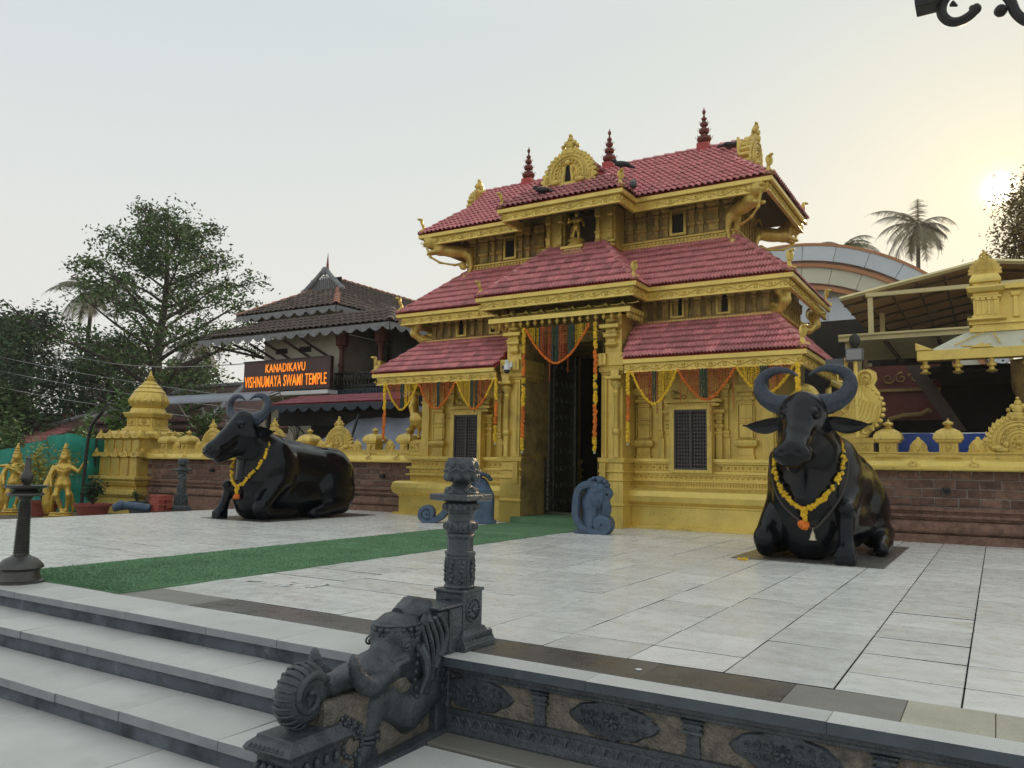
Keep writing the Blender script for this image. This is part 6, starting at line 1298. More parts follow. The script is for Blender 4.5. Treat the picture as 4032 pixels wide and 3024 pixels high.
statue(-21.35, 12.0, .9, 0, 1, 'golden dancing figure with one hand raised outward, the statue nearer the corner tower')
statue(-23.75, 12.0, .9, 1, -1, 'many-armed golden figure partly behind the bronze oil lamp, at the left edge')
# plants in pots
def leaves(mb, centers, size, q, flat=0):
    for c in centers:
        s_ = size*q.uniform(.6, 1.3); a = Vector((q.gauss(0, 1), q.gauss(0, 1), q.gauss(0, 1)*(.6))).normalized(); b = Vector((q.gauss(0, 1), q.gauss(0, 1), q.gauss(0, 1))).cross(a).normalized()
        c = Vector(c); mb.v += [tuple(c-a*s_), tuple(c+b*s_*.42), tuple(c+a*s_), tuple(c-b*s_*.42)]; k = len(mb.v); mb.f.append([k-4, k-3, k-2, k-1])
def pot_plant(x, y, z, R, H, m, h, wdt, label, lm, seed, n=500, ls=.05):
    t = thing('potted_plant', label, 'potted plant', (x, y, z)); q = random.Random(seed)
    g = MB(); g.lathe(x, y, [(z, R*.7), (z+H*.85, R*.95), (z+H*.86, R*1.06), (z+H, R*1.08), (z+H, R*.95), (z+H*.9, R*.9)], 16 if m != 'terracotta' or True else 4); g.build('pot', m, t, smooth='auto')
    g = MB(); tips = []
    for i in range(12):
        a = q.uniform(0, 2*PI); r_ = q.uniform(.2, 1)*wdt; tip = Vector((x+r_*math.cos(a), y+r_*math.sin(a), z+H+h*q.uniform(.45, 1))); g.tube([(x, y, z+H*.8), (x+(tip.x-x)*.3, y+(tip.y-y)*.3, z+H+h*.3), tuple(tip)], [.012, .008, .004], 4); tips.append(tip)
    g.build('stems', 'bark', t)
    g = MB(); leaves(g, [tuple(Vector((x, y, z+H))+(tp-Vector((x, y, z+H)))*q.uniform(.35, 1.05)+Vector((q.gauss(0, 1), q.gauss(0, 1), q.gauss(0, 1)))*wdt*.16) for tp in tips for _ in range(n//12)], ls, q); g.build('foliage', lm, t)
pot_plant(-22.6, 12.2, -.47, .42, .42, 'terracotta', 1.5, .75, 'red pot with a yellow-green leafy shrub between the two golden statues', 'leaf_yellow', 3, 1300, .06)
pot_plant(-19.9, 12.0, -.47, .42, .45, 'terracotta', .75, .40, 'red pot with a small dark plant at the foot of the corner tower', 'leaf_dark', 4, 500, .05)
pot_plant(-20.9, 13.9, -.47, .25, .42, 'lamp_grey', .3, .2, 'low grey tub beside the tower base', 'leaf_dark', 6, 100, .04)
# green net fence
g = MB(); P = [(-29.5, 13.2, 1.30), (-27.2, 13.2, 1.33), (-25.6, 13.3, 1.55), (-24.4, 13.4, 1.83), (-23.75, 13.5, 1.88), (-23.75, 14.2, 1.74), (-23.95, 15.2, 1.62)]
n_, m_ = 60, 14; V = []; F = []
for i in range(n_+1):
    s_ = i/n_*(len(P)-1); k = min(int(s_), len(P)-2); f = s_-k; x, y, z = (P[k][j]*(1-f)+P[k+1][j]*f for j in range(3))
    for j in range(m_+1): tt = j/m_; V.append((x+.05*math.sin(i*.9+j*.8)+.04*math.sin(j*1.7), y+.09*math.sin(i*.7+tt*3), -.5+(z+.5)*tt))
for i in range(n_):
    for j in range(m_): a = i*(m_+1)+j; F.append((a, a+1, a+m_+2, a+m_+1))
t = thing('net_fence', 'green shade-net fence stretched behind the golden statues', 'net fence', (-23, 13, -.5)); g.add(V, F); g.build('net', 'net_green', t, smooth=True)
g = MB(); 
for (x, y, z) in P[1:-1:2]: g.tube([(x, y+.1, -.5), (x, y+.1, z+.03)], .03, 6)
g.build('posts', 'iron', t)
# bent black street lamp
lx2, ly2 = -20.95, 12.3; t = thing('street_lamp', 'slim black street lamp with bent arm in front of the green net', 'street lamp', (lx2, ly2, -.47)); g = MB()
g.tube(smoothline([(lx2, ly2, -.5), (lx2+.05, ly2, .5), (lx2+.1, ly2, 1.4), (lx2+.25, ly2, 2.0), (lx2+.55, ly2+.1, 2.4)]), .045, 8); g.build('pole', 'iron', t, smooth=True)
g = MB(); g.tube([(lx2+.50, ly2+.1, 2.36), (lx2+.72, ly2+.15, 2.62)], .075, 4, flat=.5); g.build('lamp_head', 'lamp_grey', t)
# brick stack and pipe scroll at the far edge
t = thing('brick_stack', 'small stack of red bricks beside the far left stone post', 'brick stack', (-15.95, 11.2, 0)); q = random.Random(4)
for j in range(6):
    for i in range(2):
        g = MB(); x, y = -15.95+q.uniform(-.02, .02), 11.10+i*.17+q.uniform(-.01, .01); g.box(x-.17, x+.17, y-.075, y+.075, j*.06-.01+.001*i, j*.06+.046+.001*i); g.build('brick', 'brick_red', t, bevel=.006)
t = thing('fallen_scroll', 'pale blue-grey stone scroll lying at the far edge of the terrace beside the brick stack', 'stone scroll', (-16.3, 10.75, 0)); g = MB()
g.tube(smoothline([(-16.6, 10.5, .06), (-16.4, 10.62, .11), (-16.25, 10.8, .09), (-16.05, 11.0, .05)]), [.09]*25, 10); g.ball((-16.45, 10.55, .12), .11, 10, 8); g.build('scroll', 'stone_blue', t, smooth=True)

# ------------------------------------------------------------ building with the sign
B = thing('tiled_building', 'cream building with dark tiled roofs and scalloped fringes left of the temple', 'building', (-22, 22, -.6))
g = MB(); g.box(-22.95, -19.2, 20, 30, 2.5, 5.6); g.box(-23.2, -19.9, 20.6, 30, 5.6, 6.62); g.box(-21.2, -18.3, 20.2, 30, -.6, 2.49); g.build('wall', 'cream_wall', B)
bud2 = {'n': 0, 'max': 290}
def dark_roof(name, faces, hips, caps_m='tile_cap'):
    g = MB()
    for f in faces:
        P = [Vector(p) for p in f]; nn = (P[1]-P[0]).cross(P[2]-P[0]).normalized(); nn = nn if nn.z > 0 else -nn; g.slab([p-nn*.012 for p in P], nn, .05)
    r = g.build(name, 'wood_dark', B)
    for f in faces: tile_face(f, .26, .30, B, r, bud2, 1, 'tile_dark', 'dark_tile', hgt=.05, lift=.045)
    for a, b in hips: ridge_caps(a, b, r, caps_m, .12, .36, 'hip_tile')
    return r
def fringe(a, b, z0, drop_, m='fringe_grey', sc_n=.55):
    a, b = Vector(a), Vector(b); d = b-a; Ln = d.length; d.normalize(); n_ = max(1, round(Ln/sc_n)); un = Ln/n_; V = []; F = []; k = 0
    for i in range(n_*10+1):
        t = i/10; ph = t % 1; dz = drop_*(.45+.55*abs(math.cos(PI*ph)))-(0 if i % 2 else .03); p = a+d*(un*t); V += [(p.x, p.y, z0), (p.x, p.y, z0-dz)]
    g = MB(); V2 = [(x-d.y*.02, y+d.x*.02, z) for x, y, z in V]; nn_ = len(V)
    for i in range(n_*10): q = 2*i; F += [(q, q+1, q+3, q+2), (nn_+q+2, nn_+q+3, nn_+q+1, nn_+q), (q+1, nn_+q+1, nn_+q+3, q+3)]
    g.add(V+V2, F); g.build('scalloped_fringe', m, B)
ze = 6.62; xl, xr, yf, yr = -24.6, -19.45, 20.0, 22.7; xm = (xl+xr)/2; zr2 = 8.35
dark_roof('upper_tiled_roof', [[(xl, yf, ze), (xr, yf, ze), (xm+.55, yr-.5, zr2-.45), (xm-.55, yr-.5, zr2-.45)], [(xr, yf, ze), (xr, 31, ze), (xm, 29, zr2), (xm, yr, zr2), (xm+.55, yr-.5, zr2-.45)], [(xl, 31, ze), (xl, yf, ze), (xm-.55, yr-.5, zr2-.45), (xm, yr, zr2), (xm, 29, zr2)]],
          [((xr, yf, ze+.05), (xm+.6, yr-.55, zr2-.45)), ((xl, yf, ze+.05), (xm-.6, yr-.55, zr2-.45)), ((xm, yr, zr2+.02), (xm, 29, zr2+.02))])
fringe((xl, yf-.03, 0), (xr, yf-.03, 0), ze-.02, .26); fringe((xr+.03, yf, 0), (xr+.03, 27, 0), ze-.02, .26)
t = B; g = MB(); fr = frame((xm, yr-.80, zr2-.50), (1, 0, 0), (0, .1, 1), (0, -1, 0))
for sg in (-1, 1):
    g.tube([fr(sg*1.05, -.12), fr(sg*.75, .12), fr(sg*.4, .42), fr(0, .78)], [.10, .10, .09, .09], 8); g.ball(fr(sg*1.0, -.10, .02), (.16, .1, .14), 8, 6); g.ball(fr(sg*.55, .30, .02), (.12, .08, .10), 8, 6)
g.ball(fr(0, .70, .03), (.16, .08, .16), 10, 8)
for i in range(17): x = -.8+i*.1; g.box(xm+x-.03, xm+x+.03, yr-.73, yr-.70, zr2-.62, zr2-.55+.62*(1-abs(x)/1.0))
g.build('gable_screen', 'fringe_grey', B)
g = MB(); g.box(xm-.8, xm+.8, yr-.66, yr-.62, zr2-.6, zr2-.1); g.build('gable_back', 'dark_interior', B)
g = MB(); g.lathe(xm, yr-.6, [(zr2+.1, .10), (zr2+.2, .13), (zr2+.3, .06), (zr2+.45, .05), (zr2+.95, .005)], 10); g.build('roof_spike', 'copper_red', B)
zm = 5.66; dark_roof('lower_tiled_roof', [[(-25.4, 19.0, zm), (-16.15, 19.0, zm-.06), (-17.0, 20.1, 6.28), (-22.9, 20.1, 6.3)], [(-16.15, 19.0, zm-.06), (-16.15, 27, zm-.06), (-17.6, 25.5, 6.28), (-17.0, 20.1, 6.28)]], [((-16.15, 19.0, zm), (-17.0, 20.1, 6.3))], 'tile_dark')
fringe((-25.4, 18.97, 0), (-16.15, 18.97, 0), zm-.08, .27); fringe((-16.12, 19.0, 0), (-16.12, 26, 0), zm-.08, .27)
g = MB()
for x in (-22.3, -21.55, -20.55, -19.7):
    g.tube([(x-.55, 19.2, 5.35), (x, 19.97, 4.8-.0)], .045, 4)
for x in (-24.7, -23.6): g.tube([(x, 19.1, 5.35), (-22.95, 20.2, 4.9)], .045, 4)
g.build('roof_struts', 'wood_dark', B)
for x in (-22.05, -20.85): g = MB(); g.box(x-.3, x+.3, 19.985, 20.02, 5.02, 5.22); g.build('vent', 'dark_interior', B)
g = MB(); g.box(-19.2, -16.9, 22.5, 22.6, 2.6, 5.6); g.box(-16.9, -16.8, 20, 27, 2.6, 5.6); g.box(-19.2, -16.9, 20.0, 27, 5.61, 5.66); g.box(-19.2, -16.9, 20.3, 27, 3.55, 3.6); g.build('veranda_interior', 'dark_interior', B)
for x in (-19.1, -17.35):
    g = MB(); g.stack(x, 20.0, [(3.6, .12), (3.75, .12), (3.78, .08), (4.4, .08), (4.42, .11), (4.5, .11), (4.52, .08), (5.0, .08), (5.05, .12), (5.1, .12), (5.15, .2), (5.6, .24)], 8); g.build('veranda_column', 'maroon', B)
g = MB(); g.stack(-17.35, 19.98, [(4.15, .14), (4.5, .14)], 4); g.build('column_panel', 'gold', B)
g = MB(); g.box(-19.2, -16.6, 19.8, 19.9, 4.10, 4.18); g.box(-19.2, -16.6, 19.8, 19.9, 3.66, 3.74)
for i in range(17): g.tube([(-19.15+i*.155, 19.85, 3.72), (-19.13+i*.155, 19.78, 3.9), (-19.15+i*.155, 19.85, 4.12)], [.02, .045, .02], 6)
g.build('balcony_rail', 'iron', B)
g = MB(); g.box(-19.2, -16.5, 19.7, 20.3, 3.0, 3.58); 
for i in range(22): g.box(-19.15+i*.12, -19.09+i*.12, 19.67, 19.699, 3.0, 3.55)
g.build('balcony_front', 'wood_blue', B)
g = MB(); g.box(-23.0, -18.9, 19.2, 20.0, 3.42, 3.55); g.build('white_ledge', 'white_paint', B)
f = [(-20.1, 17.9, 2.98), (-14.6, 17.9, 2.98), (-14.6, 18.5, 3.26), (-19.4, 18.5, 3.26)]
g = MB(); g.slab([Vector(p)-Vector((0, 0, .02)) for p in f], (0, -.42, .9), .05); r_ = g.build('awning_roof', 'red_paint', B); tile_face(f, .2, .22, B, r_, None, 2, 'awning_red', 'awning_tile')
fringe((-20.1, 17.88, 0), (-14.6, 17.88, 0), 2.95, .26, 'wood_blue', .5)
g = MB(); g.box(-20.3, -14.6, 18.4, 18.5, 2.3, 2.95); g.box(-19.4, -14.6, 19.0, 19.1, -.6, 3.3); g.box(-20.4, -20.3, 18.0, 18.1, 2.1, 3.0); g.build('lower_dark_wall', 'dark_interior', B)
g = MB(); g.box(-22.6, -18.9, 19.3, 19.45, 1.75, 2.1); g.build('concrete_beam', 'cream_wall', B)
g = MB(); g.box(-21.1, -19.0, 19.6, 19.7, 2.1, 3.4); g.box(-22.2, -22.05, 19.4, 19.5, -.6, 3.4); g.build('lower_pillars', 'cream_wall', B)
g = MB(); q = random.Random(9)
for i in range(5): g.tube(smoothline([(-20.3+.1*i, 19.15, 3.35), (-20.6-.15*i, 19.1, 2.9-.1*i), (-21.2+.25*i, 19.1, 2.5), (-20.4+.1*i, 19.1, 2.2+.05*i), (-20.2, 19.1, 1.6)]), .015, 4)
g.tube([(-21.5, 19.1, 3.2), (-19.9, 19.2, 2.1)], .03, 4)
g.build('cables', 'iron', B)
# curved sheet awning towards the left
t = thing('sheet_awning', 'long grey curved sheet awning behind the left buffalo horns', 'awning', (-23, 19, 3.2)); g = MB(); V = []
for x in (-26.5, -20.4):
    for k in range(7): a = k/6*PI*.5; V.append((x+(.0 if x < -25 else 0), 18.7-.75*math.sin(a), 3.22-.0+.34*math.cos(a)-.05))
g.add(V, [(k, k+1, k+8, k+7) for k in range(6)]); g.add([(a, b, c-.03) for a, b, c in V], [(k, k+1, k+8, k+7) for k in range(6)]); g.build('sheet', 'sheet_grey', t, smooth=True)
g = MB(); 
for x in (-26.2, -23.5, -20.6): g.tube([(x, 18.7, 3.45), (x, 18.0, 3.2)], .025, 4); g.tube([(x, 18.7, 3.4), (x+.3, 19.3, 2.4)], .025, 4)
g.tube([(-24.9, 18.9, 3.05), (-23.6, 18.5, 2.0)], .05, 4); g.build('brackets', 'cement', t)
# sign board
S_ = thing('sign_board', 'dark brown sign board with glowing orange temple name lettering', 'sign', (-21, 19.25, 3.6))
xa, xb, za, zb = -23.12, -18.86, 3.60, 4.69
g = MB(); g.box(xa, xb, 19.25, 19.40, za, zb); g.build('board', 'sign_brown', S_, bevel=.01)
g = MB(); g.box(xa-.02, xb+.02, 19.22, 19.249, zb-.03, zb+.01); g.box(xa-.02, xb+.02, 19.22, 19.249, za-.01, za+.02); g.box(xb-.01, xb+.02, 19.222, 19.249, za+.02, zb-.03); g.build('trim', 'wood_dark', S_)
def text(s, cx_, z, h, wd, parent):
    cu = bpy.data.curves.new('lettering', 'FONT'); cu.body = s; cu.align_x = 'CENTER'; cu.size = 1; cu.extrude = .007; cu.offset = .004; cu.resolution_u = 3; cu.space_character = 1.08
    o = bpy.data.objects.new('lettering_tmp', cu); COL.objects.link(o); bpy.context.view_layer.update()
    me = bpy.data.meshes.new_from_object(o.evaluated_get(bpy.context.evaluated_depsgraph_get())); bpy.data.objects.remove(o)
    n = len(me.vertices); co = np.empty(n*3, np.float32); me.vertices.foreach_get('co', co); co = co.reshape(-1, 3); mn, mx_ = co.min(0), co.max(0)
    out = np.empty_like(co); out[:, 0] = cx_+(co[:, 0]-(mn[0]+mx_[0])/2)*wd/(mx_[0]-mn[0]); out[:, 2] = z+(co[:, 1]-mn[1])*h/(mx_[1]-mn[1]); out[:, 1] = 19.235-co[:, 2]*1.2
    out -= np.array(ROOT[parent.name]); me.vertices.foreach_set('co', out.ravel()); me.update(); me.materials.clear(); return obj_from('lettering', me, 'sign_letter', parent)
text('KANADIKAVU', -21.0, 4.245, .30, 1.95, S_); text('VISHNUMAYA SWAMI TEMPLE', -21.02, 3.74, .40, 4.02, S_)
# grey leaning tarp and blue barrel-like shapes behind the parapet
g = MB(); V = []; n_ = 12
for i in range(n_+1):
    for j in range(7): V.append((-16.6+i*.32-(.28*(6-j) if i == 0 else 0), 17.2-.18*j*.0+.25*j, 1.2+.27*j+.03*math.sin(i*1.3+j)))
g.add(V, [(i*7+j, i*7+j+1, i*7+j+8, i*7+j+7) for i in range(n_) for j in range(6)]); t = thing('leaning_tarp', 'grey-blue sloping tarpaulin behind the parapet left of the temple', 'tarpaulin', (-15, 17.5, 1)); g.build('sheet', 'tarp_grey', t, smooth=True)
g = MB(); g.box(-17.0, -12.0, 18.9, 19.0, -.6, 2.9); g.tube([(-16.9, 17.3, -.6), (-16.3, 17.9, 2.6)], .04, 4); g.build('frame', 'iron', t)

# ------------------------------------------------------------ old building with clay hip roofs
O_ = thing('old_clay_roof_building', 'old dark brick-red building with hipped roofs behind the corner tower', 'building', (-41, 27, -.6))
g = MB(); g.box(-46.5, -32, 26.2, 34, -.6, 3.2); g.build('wall', 'old_roof', O_)
g = MB()
for (a, b, c, z0, z1) in ((-49.0, -42.0, -37.0, 2.7, 5.1), (-44.0, -39.5, -33.0, 3.2, 5.3), (-39.0, -36.5, -29.5, 2.8, 4.95)):
    g.slab([(a, 25.6, z0), (c, 25.6, z0), (c-2.2, 29.5, z1), (b, 29.5, z1)], (0, -.5, .85), .12); g.slab([(c, 25.6, z0), (c, 33, z0), (c-2.2, 29.5, z1)], (.8, 0, .6), .12); g.slab([(a, 33, z0), (a, 25.6, z0), (b, 29.5, z1)], (-.5, 0, .8), .12)
g.build('roof', 'old_roof', O_)
g = MB()
for (a, b, c, z0, z1) in ((-49.0, -42.0, -37.0, 2.7, 5.1), (-44.0, -39.5, -33.0, 3.2, 5.3), (-39.0, -36.5, -29.5, 2.8, 4.95)):
    g.tube([(a, 25.6, z0+.08), (b, 29.5, z1+.08)], .13, 6); g.tube([(c, 25.6, z0+.08), (c-2.2, 29.5, z1+.08)], .13, 6); g.tube([(b, 29.5, z1+.08), (c-2.2, 29.5, z1+.08)], .12, 6)
g.build('hip_ridges', 'cement', O_)
t = thing('red_roof_shed', 'low shed with a pinkish red tiled roof at the far left', 'shed', (-55, 24, -.6)); f = [(-64, 22, 1.9), (-45.5, 24, 1.9), (-45.5, 28, 3.7), (-64, 28, 3.7)]
g = MB(); g.slab(f, (0, -.4, .9), .1); g.box(-62, -46, 25.5, 30, -.6, 2); rr_ = g.build('roof', 'roof_pink_far', t); tile_face(f, .5, .6, t, rr_, None, 1, 'roof_pink_far', 'shed_tile', hgt=.08, lift=.05)

# ------------------------------------------------------------ trees
def tree(x, y, z, H, R, label, seed, lm='leaf_mid', nl=9000, ls=.14, limbs=26, lean=0, name='broadleaf_tree', start=.22, shape=1.0, tr=.35, group=None, clump=.55, droop=0.15, skip=.12):
    q = random.Random(seed); t = thing(name, label, 'tree', (x, y, z), group)
    g = MB(); tp = [Vector((x+lean*(k/10)**2+.12*math.sin(k*1.3+seed), y+.1*math.sin(k*.9), z+H*.97*k/10)) for k in range(11)]
    g.tube(tp, [tr*(1-.9*k/10)+.02 for k in range(11)], 10); tips = []
    for i in range(limbs):
        f = start+(1-start)*((i+.5)/limbs)**.9; b = min(int(f*10), 9); p0 = tp[b]+(tp[b+1]-tp[b])*(f*10-b); az = i*2.4+q.uniform(-.4, .4)
        Ln = R*(1.0-.72*max(0, (f-.35)/.65)**1.5)*q.uniform(.72, 1.12)*(.85 if f < .3 else 1); up = q.uniform(.12, .38)+(.5*f); d = Vector((math.cos(az), math.sin(az), up)).normalized()
        P = [p0]; 
        for k in range(1, 8): d2 = d.copy(); d2.z += .12*math.sin(k*.9+i)-droop*k/7; P.append(P[-1]+d2.normalized()*Ln/7)
        r0 = tr*(1-.85*f)*.45; g.tube(P, [r0*(1-.85*k/7)+.012 for k in range(8)], 6)
        for k in range(3, 8):
            tips.append((P[k], .4+.08*k)); 
            for s_ in range(2):
                dd = Vector((q.gauss(0, 1), q.gauss(0, 1), q.gauss(.25, .5))).normalized(); e_ = P[k]+dd*Ln*q.uniform(.12, .26); g.tube([P[k], (P[k]+e_)/2+Vector((0, 0, .05*Ln)), e_], [.03, .02, .008], 4); tips.append((e_, 1.0))
    g.build('trunk', 'bark', t)
    g = MB(); per = max(3, int(nl/len(tips))); cs = []
    for p, wgt in tips:
        if q.random() < skip: continue
        c_ = clump*q.uniform(.6, 1.35)
        for _ in range(int(per*wgt*1.3)): g3 = [max(-1.7, min(1.7, q.gauss(0, 1))) for _ in range(3)]; cs.append((p.x+g3[0]*c_, p.y+g3[1]*c_, p.z+g3[2]*c_*.55))
    leaves(g, cs, ls, q); g.build('crown', lm, t); return t
def palm(x, y, z, H, Rf, label, seed, n=20, lean=.6, group='coconut palms', m='palm_leaf_hazed', tr=.16):
    q = random.Random(seed); t = thing('coconut_palm', label, 'palm tree', (x, y, z), group)
    g = MB(); P = [Vector((x+lean*(k/8)**2, y, z+H*k/8)) for k in range(9)]; g.tube(P, [tr*(1.25-.5*k/8) for k in range(9)], 8); g.build('trunk', 'bark', t)
    top = P[-1]; g = MB(); rb = MB()
    for i in range(n):
        az = i*2.39+q.uniform(-.2, .2); el = q.uniform(-.65, 1.0); Ln = Rf*q.uniform(.65, 1.15); R_ = []; p = top.copy(); e_ = el
        for k in range(13): R_.append(p.copy()); p = p+Vector((math.cos(az)*math.cos(e_), math.sin(az)*math.cos(e_), math.sin(e_)))*Ln/12; e_ -= .09+.08*(k/12)
        rb.tube(R_, [.035*(1-.8*k/12) for k in range(13)], 4)
        side = Vector((-math.sin(az), math.cos(az), 0))
        for k in range(1, 12):
            for s2 in range(3):
                f = s2/3; c = R_[k]+(R_[k+1]-R_[k])*f; tng = (R_[k+1]-R_[k]).normalized(); ll = Rf*.26*math.sin(PI*min(1, (k+f)/12+.12))**.7*q.uniform(.8, 1.1)
                for sg in (-1, 1):
                    tip = c+side*sg*ll*.75+tng*ll*.45+Vector((0, 0, -ll*q.uniform(.25, .7))); w_ = tng*.035*Rf/2.6
                    g.v += [tuple(c-w_), tuple(c+w_), tuple(tip)]; kk = len(g.v); g.f.append([kk-3, kk-2, kk-1])
    rb.build('midribs', m, t); g.build('fronds', m, t); g2 = MB()
    for i in range(7): a = i*.9; g2.ball((top.x+.18*math.cos(a), top.y+.18*math.sin(a), top.z-.18), .12, 6, 5)
    g2.build('nuts', 'bark', t); return t
tree(-37.9, 26, -.6, 14.6, 6.6, 'large airy dark green tree with spreading limbs behind the corner tower', 11, 'leaf_mid', 33000, .12, 42, start=.2, tr=.42, clump=.44, skip=.46)
gl = 'dark trees at the left edge'
for i, (x, y, H, R, lb, s_, lm) in enumerate(((-52, 26, 10.4, 4.6, 'dense dark tree at the left behind the green net, the tallest of the left cluster', 21, 'leaf_dark'), (-59, 27, 10.8, 4.6, 'dense dark tree at the very left edge of the picture', 22, 'leaf_dark'), (-47.5, 29, 9.0, 4.2, 'dark tree between the palm and the large airy tree', 23, 'leaf_dark'), (-56, 22, 6.6, 3.6, 'low bushy dark tree above the pink roofed shed', 24, 'leaf_dark'), (-50, 23.5, 5.2, 2.8, 'small bushy tree left of the old clay roofs', 25, 'leaf_mid'))):
    tree(x, y, -.6, H, R, lb, s_, lm, 13000, .15, 22, start=.25, tr=.25, group=gl, clump=.68, skip=.2)
tree(-34.5, 33, -.6, 7.0, 3.4, 'rounded green tree behind the sheet awning', 31, 'leaf_mid', 6000, .17, 20, start=.3, tr=.2, clump=.5)
tree(-62, 45, -.6, 9.5, 5, 'distant green tree seen low between trunk and sign building', 33, 'leaf_mid', 5000, .3, 20, start=.3, tr=.2, clump=.8)
palm(-52.0, 30, -.6, 13.0, 3.4, 'coconut palm poking out of the dark trees on the left', 41, 22)
palm(-44.6, 33, -.6, 9.5, 3.0, 'pale coconut palm seen behind the lower limbs of the large tree', 42, 18)
palm(-36.9, 34, -.6, 8.0, 2.8, 'coconut palm just left of the sign board', 43, 18)
palm(-8.6, 58, -.6, 17.3, 2.8, 'coconut palm whose crown shows over the white arched hall', 44, 16, 0)
palm(-4.0, 56, -.6, 17.6, 3.3, 'tall coconut palm against the glowing sky on the right', 45, 24, .3, tr=.15)
# shrubs near the wall
def shrub(x, y, z, H, R, label, seed, lm, n=900, ls=.08, name='shrub'):
    q = random.Random(seed); t = thing(name, label, 'shrub', (x, y, z)); g = MB(); tips = []
    for i in range(16): a = q.uniform(0, 2*PI); r_ = R*q.random(); tp = Vector((x+r_*math.cos(a), y+r_*math.sin(a), z+H*q.uniform(.5, 1))); g.tube([(x, y, z), (x+(tp.x-x)*.5, y+(tp.y-y)*.5, z+H*.45), tuple(tp)], [.03, .02, .006], 4); tips.append(tp)
    g.build('stems', 'bark', t); g = MB(); leaves(g, [(tp.x+q.gauss(0, R*.22), tp.y+q.gauss(0, R*.22), tp.z+q.gauss(0, R*.2)) for tp in tips for _ in range(n//16)], ls, q); g.build('foliage', lm, t)
shrub(-23.9, 15.6, -.5, 3.5, .9, 'bright green bush rising behind the corner tower on its left', 51, 'leaf_mid', 1400, .11)
palm(-24.2, 16.0, -.5, 2.4, 1.2, 'small yellow-green palm behind the corner tower', 52, 12, .0, None, 'leaf_bright', .05)
shrub(-21.2, 16.5, -.5, 3.1, .7, 'green shrub right of the corner tower dome', 53, 'leaf_mid', 800, .09)
shrub(-25.9, 15.0, -.5, 2.9, .5, 'slender green sapling above the green net', 54, 'leaf_bright', 500, .09)
shrub(-31, 15.0, -.6, 2.9, 1.4, 'flowering bush above the left part of the green net', 55, 'leaf_mid', 1500, .10)
# overhead wires
for k, (a, b, lb) in enumerate((((-62, 24, 9.2), (-21, 24, 3.1), 'topmost thin power line crossing the dark trees'), ((-62, 24, 8.2), (-21, 24, 2.7), 'middle thin power line crossing the dark trees'), ((-62, 24, 7.2), (-25, 23, 2.6), 'lowest thin power line crossing the dark trees'), ((-46, 24.5, 7.3), (-23.2, 19.9, 4.75), 'power line running from the large tree to the sign building'))):
    a, b = Vector(a), Vector(b); g = MB(); g.tube([a+(b-a)*(i/16)-Vector((0, 0, .5*math.sin(PI*i/16))) for i in range(17)], .018, 4); tag(g.build('power_line', 'cement'), lb, 'power line', 'power lines on the left')

# ------------------------------------------------------------ right side: shrine, shed, hall
H_ = thing('shrine_pavilion', 'golden shrine pavilion with pale curved roof at the far right behind the wall', 'shrine', (1.5, 18, -.6))
g = MB(); g.box(-1.26, 6, 17.35, 17.6, 3.30, 3.50); g.prism([(-1.28, 3.5), (-.95, 3.5), (-1.28, 3.66)], 17.33, 17.5, 'y')
for i in range(7): g.prism([(-.35+i*1.05, 3.502), (.05+i*1.05, 3.502), (-.15+i*1.05, 3.60)], 17.33, 17.42, 'y')
g.build('eave_beam', 'gold_bright', H_, bevel=.01)
g = MB(); prof = [(17.45, 3.50), (17.6, 3.62), (17.8, 3.78), (18.1, 3.93), (18.3, 3.96), (18.3, 3.5)]
k = len(prof); V = []
for sgn, xe in ((0, -1.05), (1, 7.0)):
    for (yv_, zv) in prof: V.append((xe+(max(0, (zv-3.5))*1.55 if sgn == 0 else 0), yv_, zv))
g.add(V, [(j, (j+1) % k, (j+1) % k+k, j+k) for j in range(k)]+[tuple(range(k))]); g.build('curved_roof', 'shrine_pale', H_)
g = MB()
for i in range(6):
    x0_ = -.6+i*1.1; g.tube([(x0_+.1*j, 17.50+.07*j, 3.60+.055*j) for j in range(6)], .014, 5); g.tube([(x0_+.75-.02*j, 17.5+.06*j, 3.59+.05*j) for j in range(6)], .014, 5); g.tube([(x0_+.1+.1*j, 17.48+.03*math.sin(j), 3.575-.02*math.sin(PI*j/5)) for j in range(6)], .014, 5)
g.build('roof_relief', 'gold', H_)
g = MB()
for i in range(9): xx = -1.12+i*.56; g.lathe(xx, 17.42, [(3.02, .02), (3.05, .09), (3.07, .10), (3.09, .05), (3.13, .04), (3.16, .085), (3.20, .085), (3.23, .04), (3.30, .05)], 12)
g.build('bell_drops', 'gold', H_, smooth='auto')
g = MB(); g.box(-.35, 6, 18.0, 20, 3.90, 3.99); g.box(-.30, 6, 18.05, 20, 3.992, 4.05); g.box(-.36, 6, 17.99, 20, 4.052, 4.12); g.box(-.2, 6, 18.25, 20, 4.122, 4.75); g.box(-.3, 6, 18.1, 20, 4.752, 4.80); g.box(-.26, 6, 18.15, 20, 4.802, 4.86)
for i in range(7): g.stack(.45+i*.55, 18.22, [(4.2, .05, .05), (4.45, .035, .04), (4.6, .035, .04), (4.62, .07, .06), (4.7, .08, .06)])
g.build('parapet', 'gold_bright', H_)
g = MB(); tx = -.05; ty = 18.15
g.stack(tx, ty, [(4.12, .33), (4.16, .33), (4.17, .25), (4.22, .25), (4.23, .22), (4.55, .22), (4.56, .26), (4.60, .26), (4.61, .22), (4.66, .22), (4.68, .30), (4.76, .33), (4.80, .31), (4.82, .22), (4.86, .22), (4.88, .27), (4.93, .27), (4.96, .26), (5.04, .22), (5.10, .14), (5.12, .08)])
for sx in (-.15, -.05, .05, .15): g.stack(tx+sx, ty-.23, [(4.22, .03), (4.4, .022), (4.5, .022), (4.52, .04), (4.56, .04)])
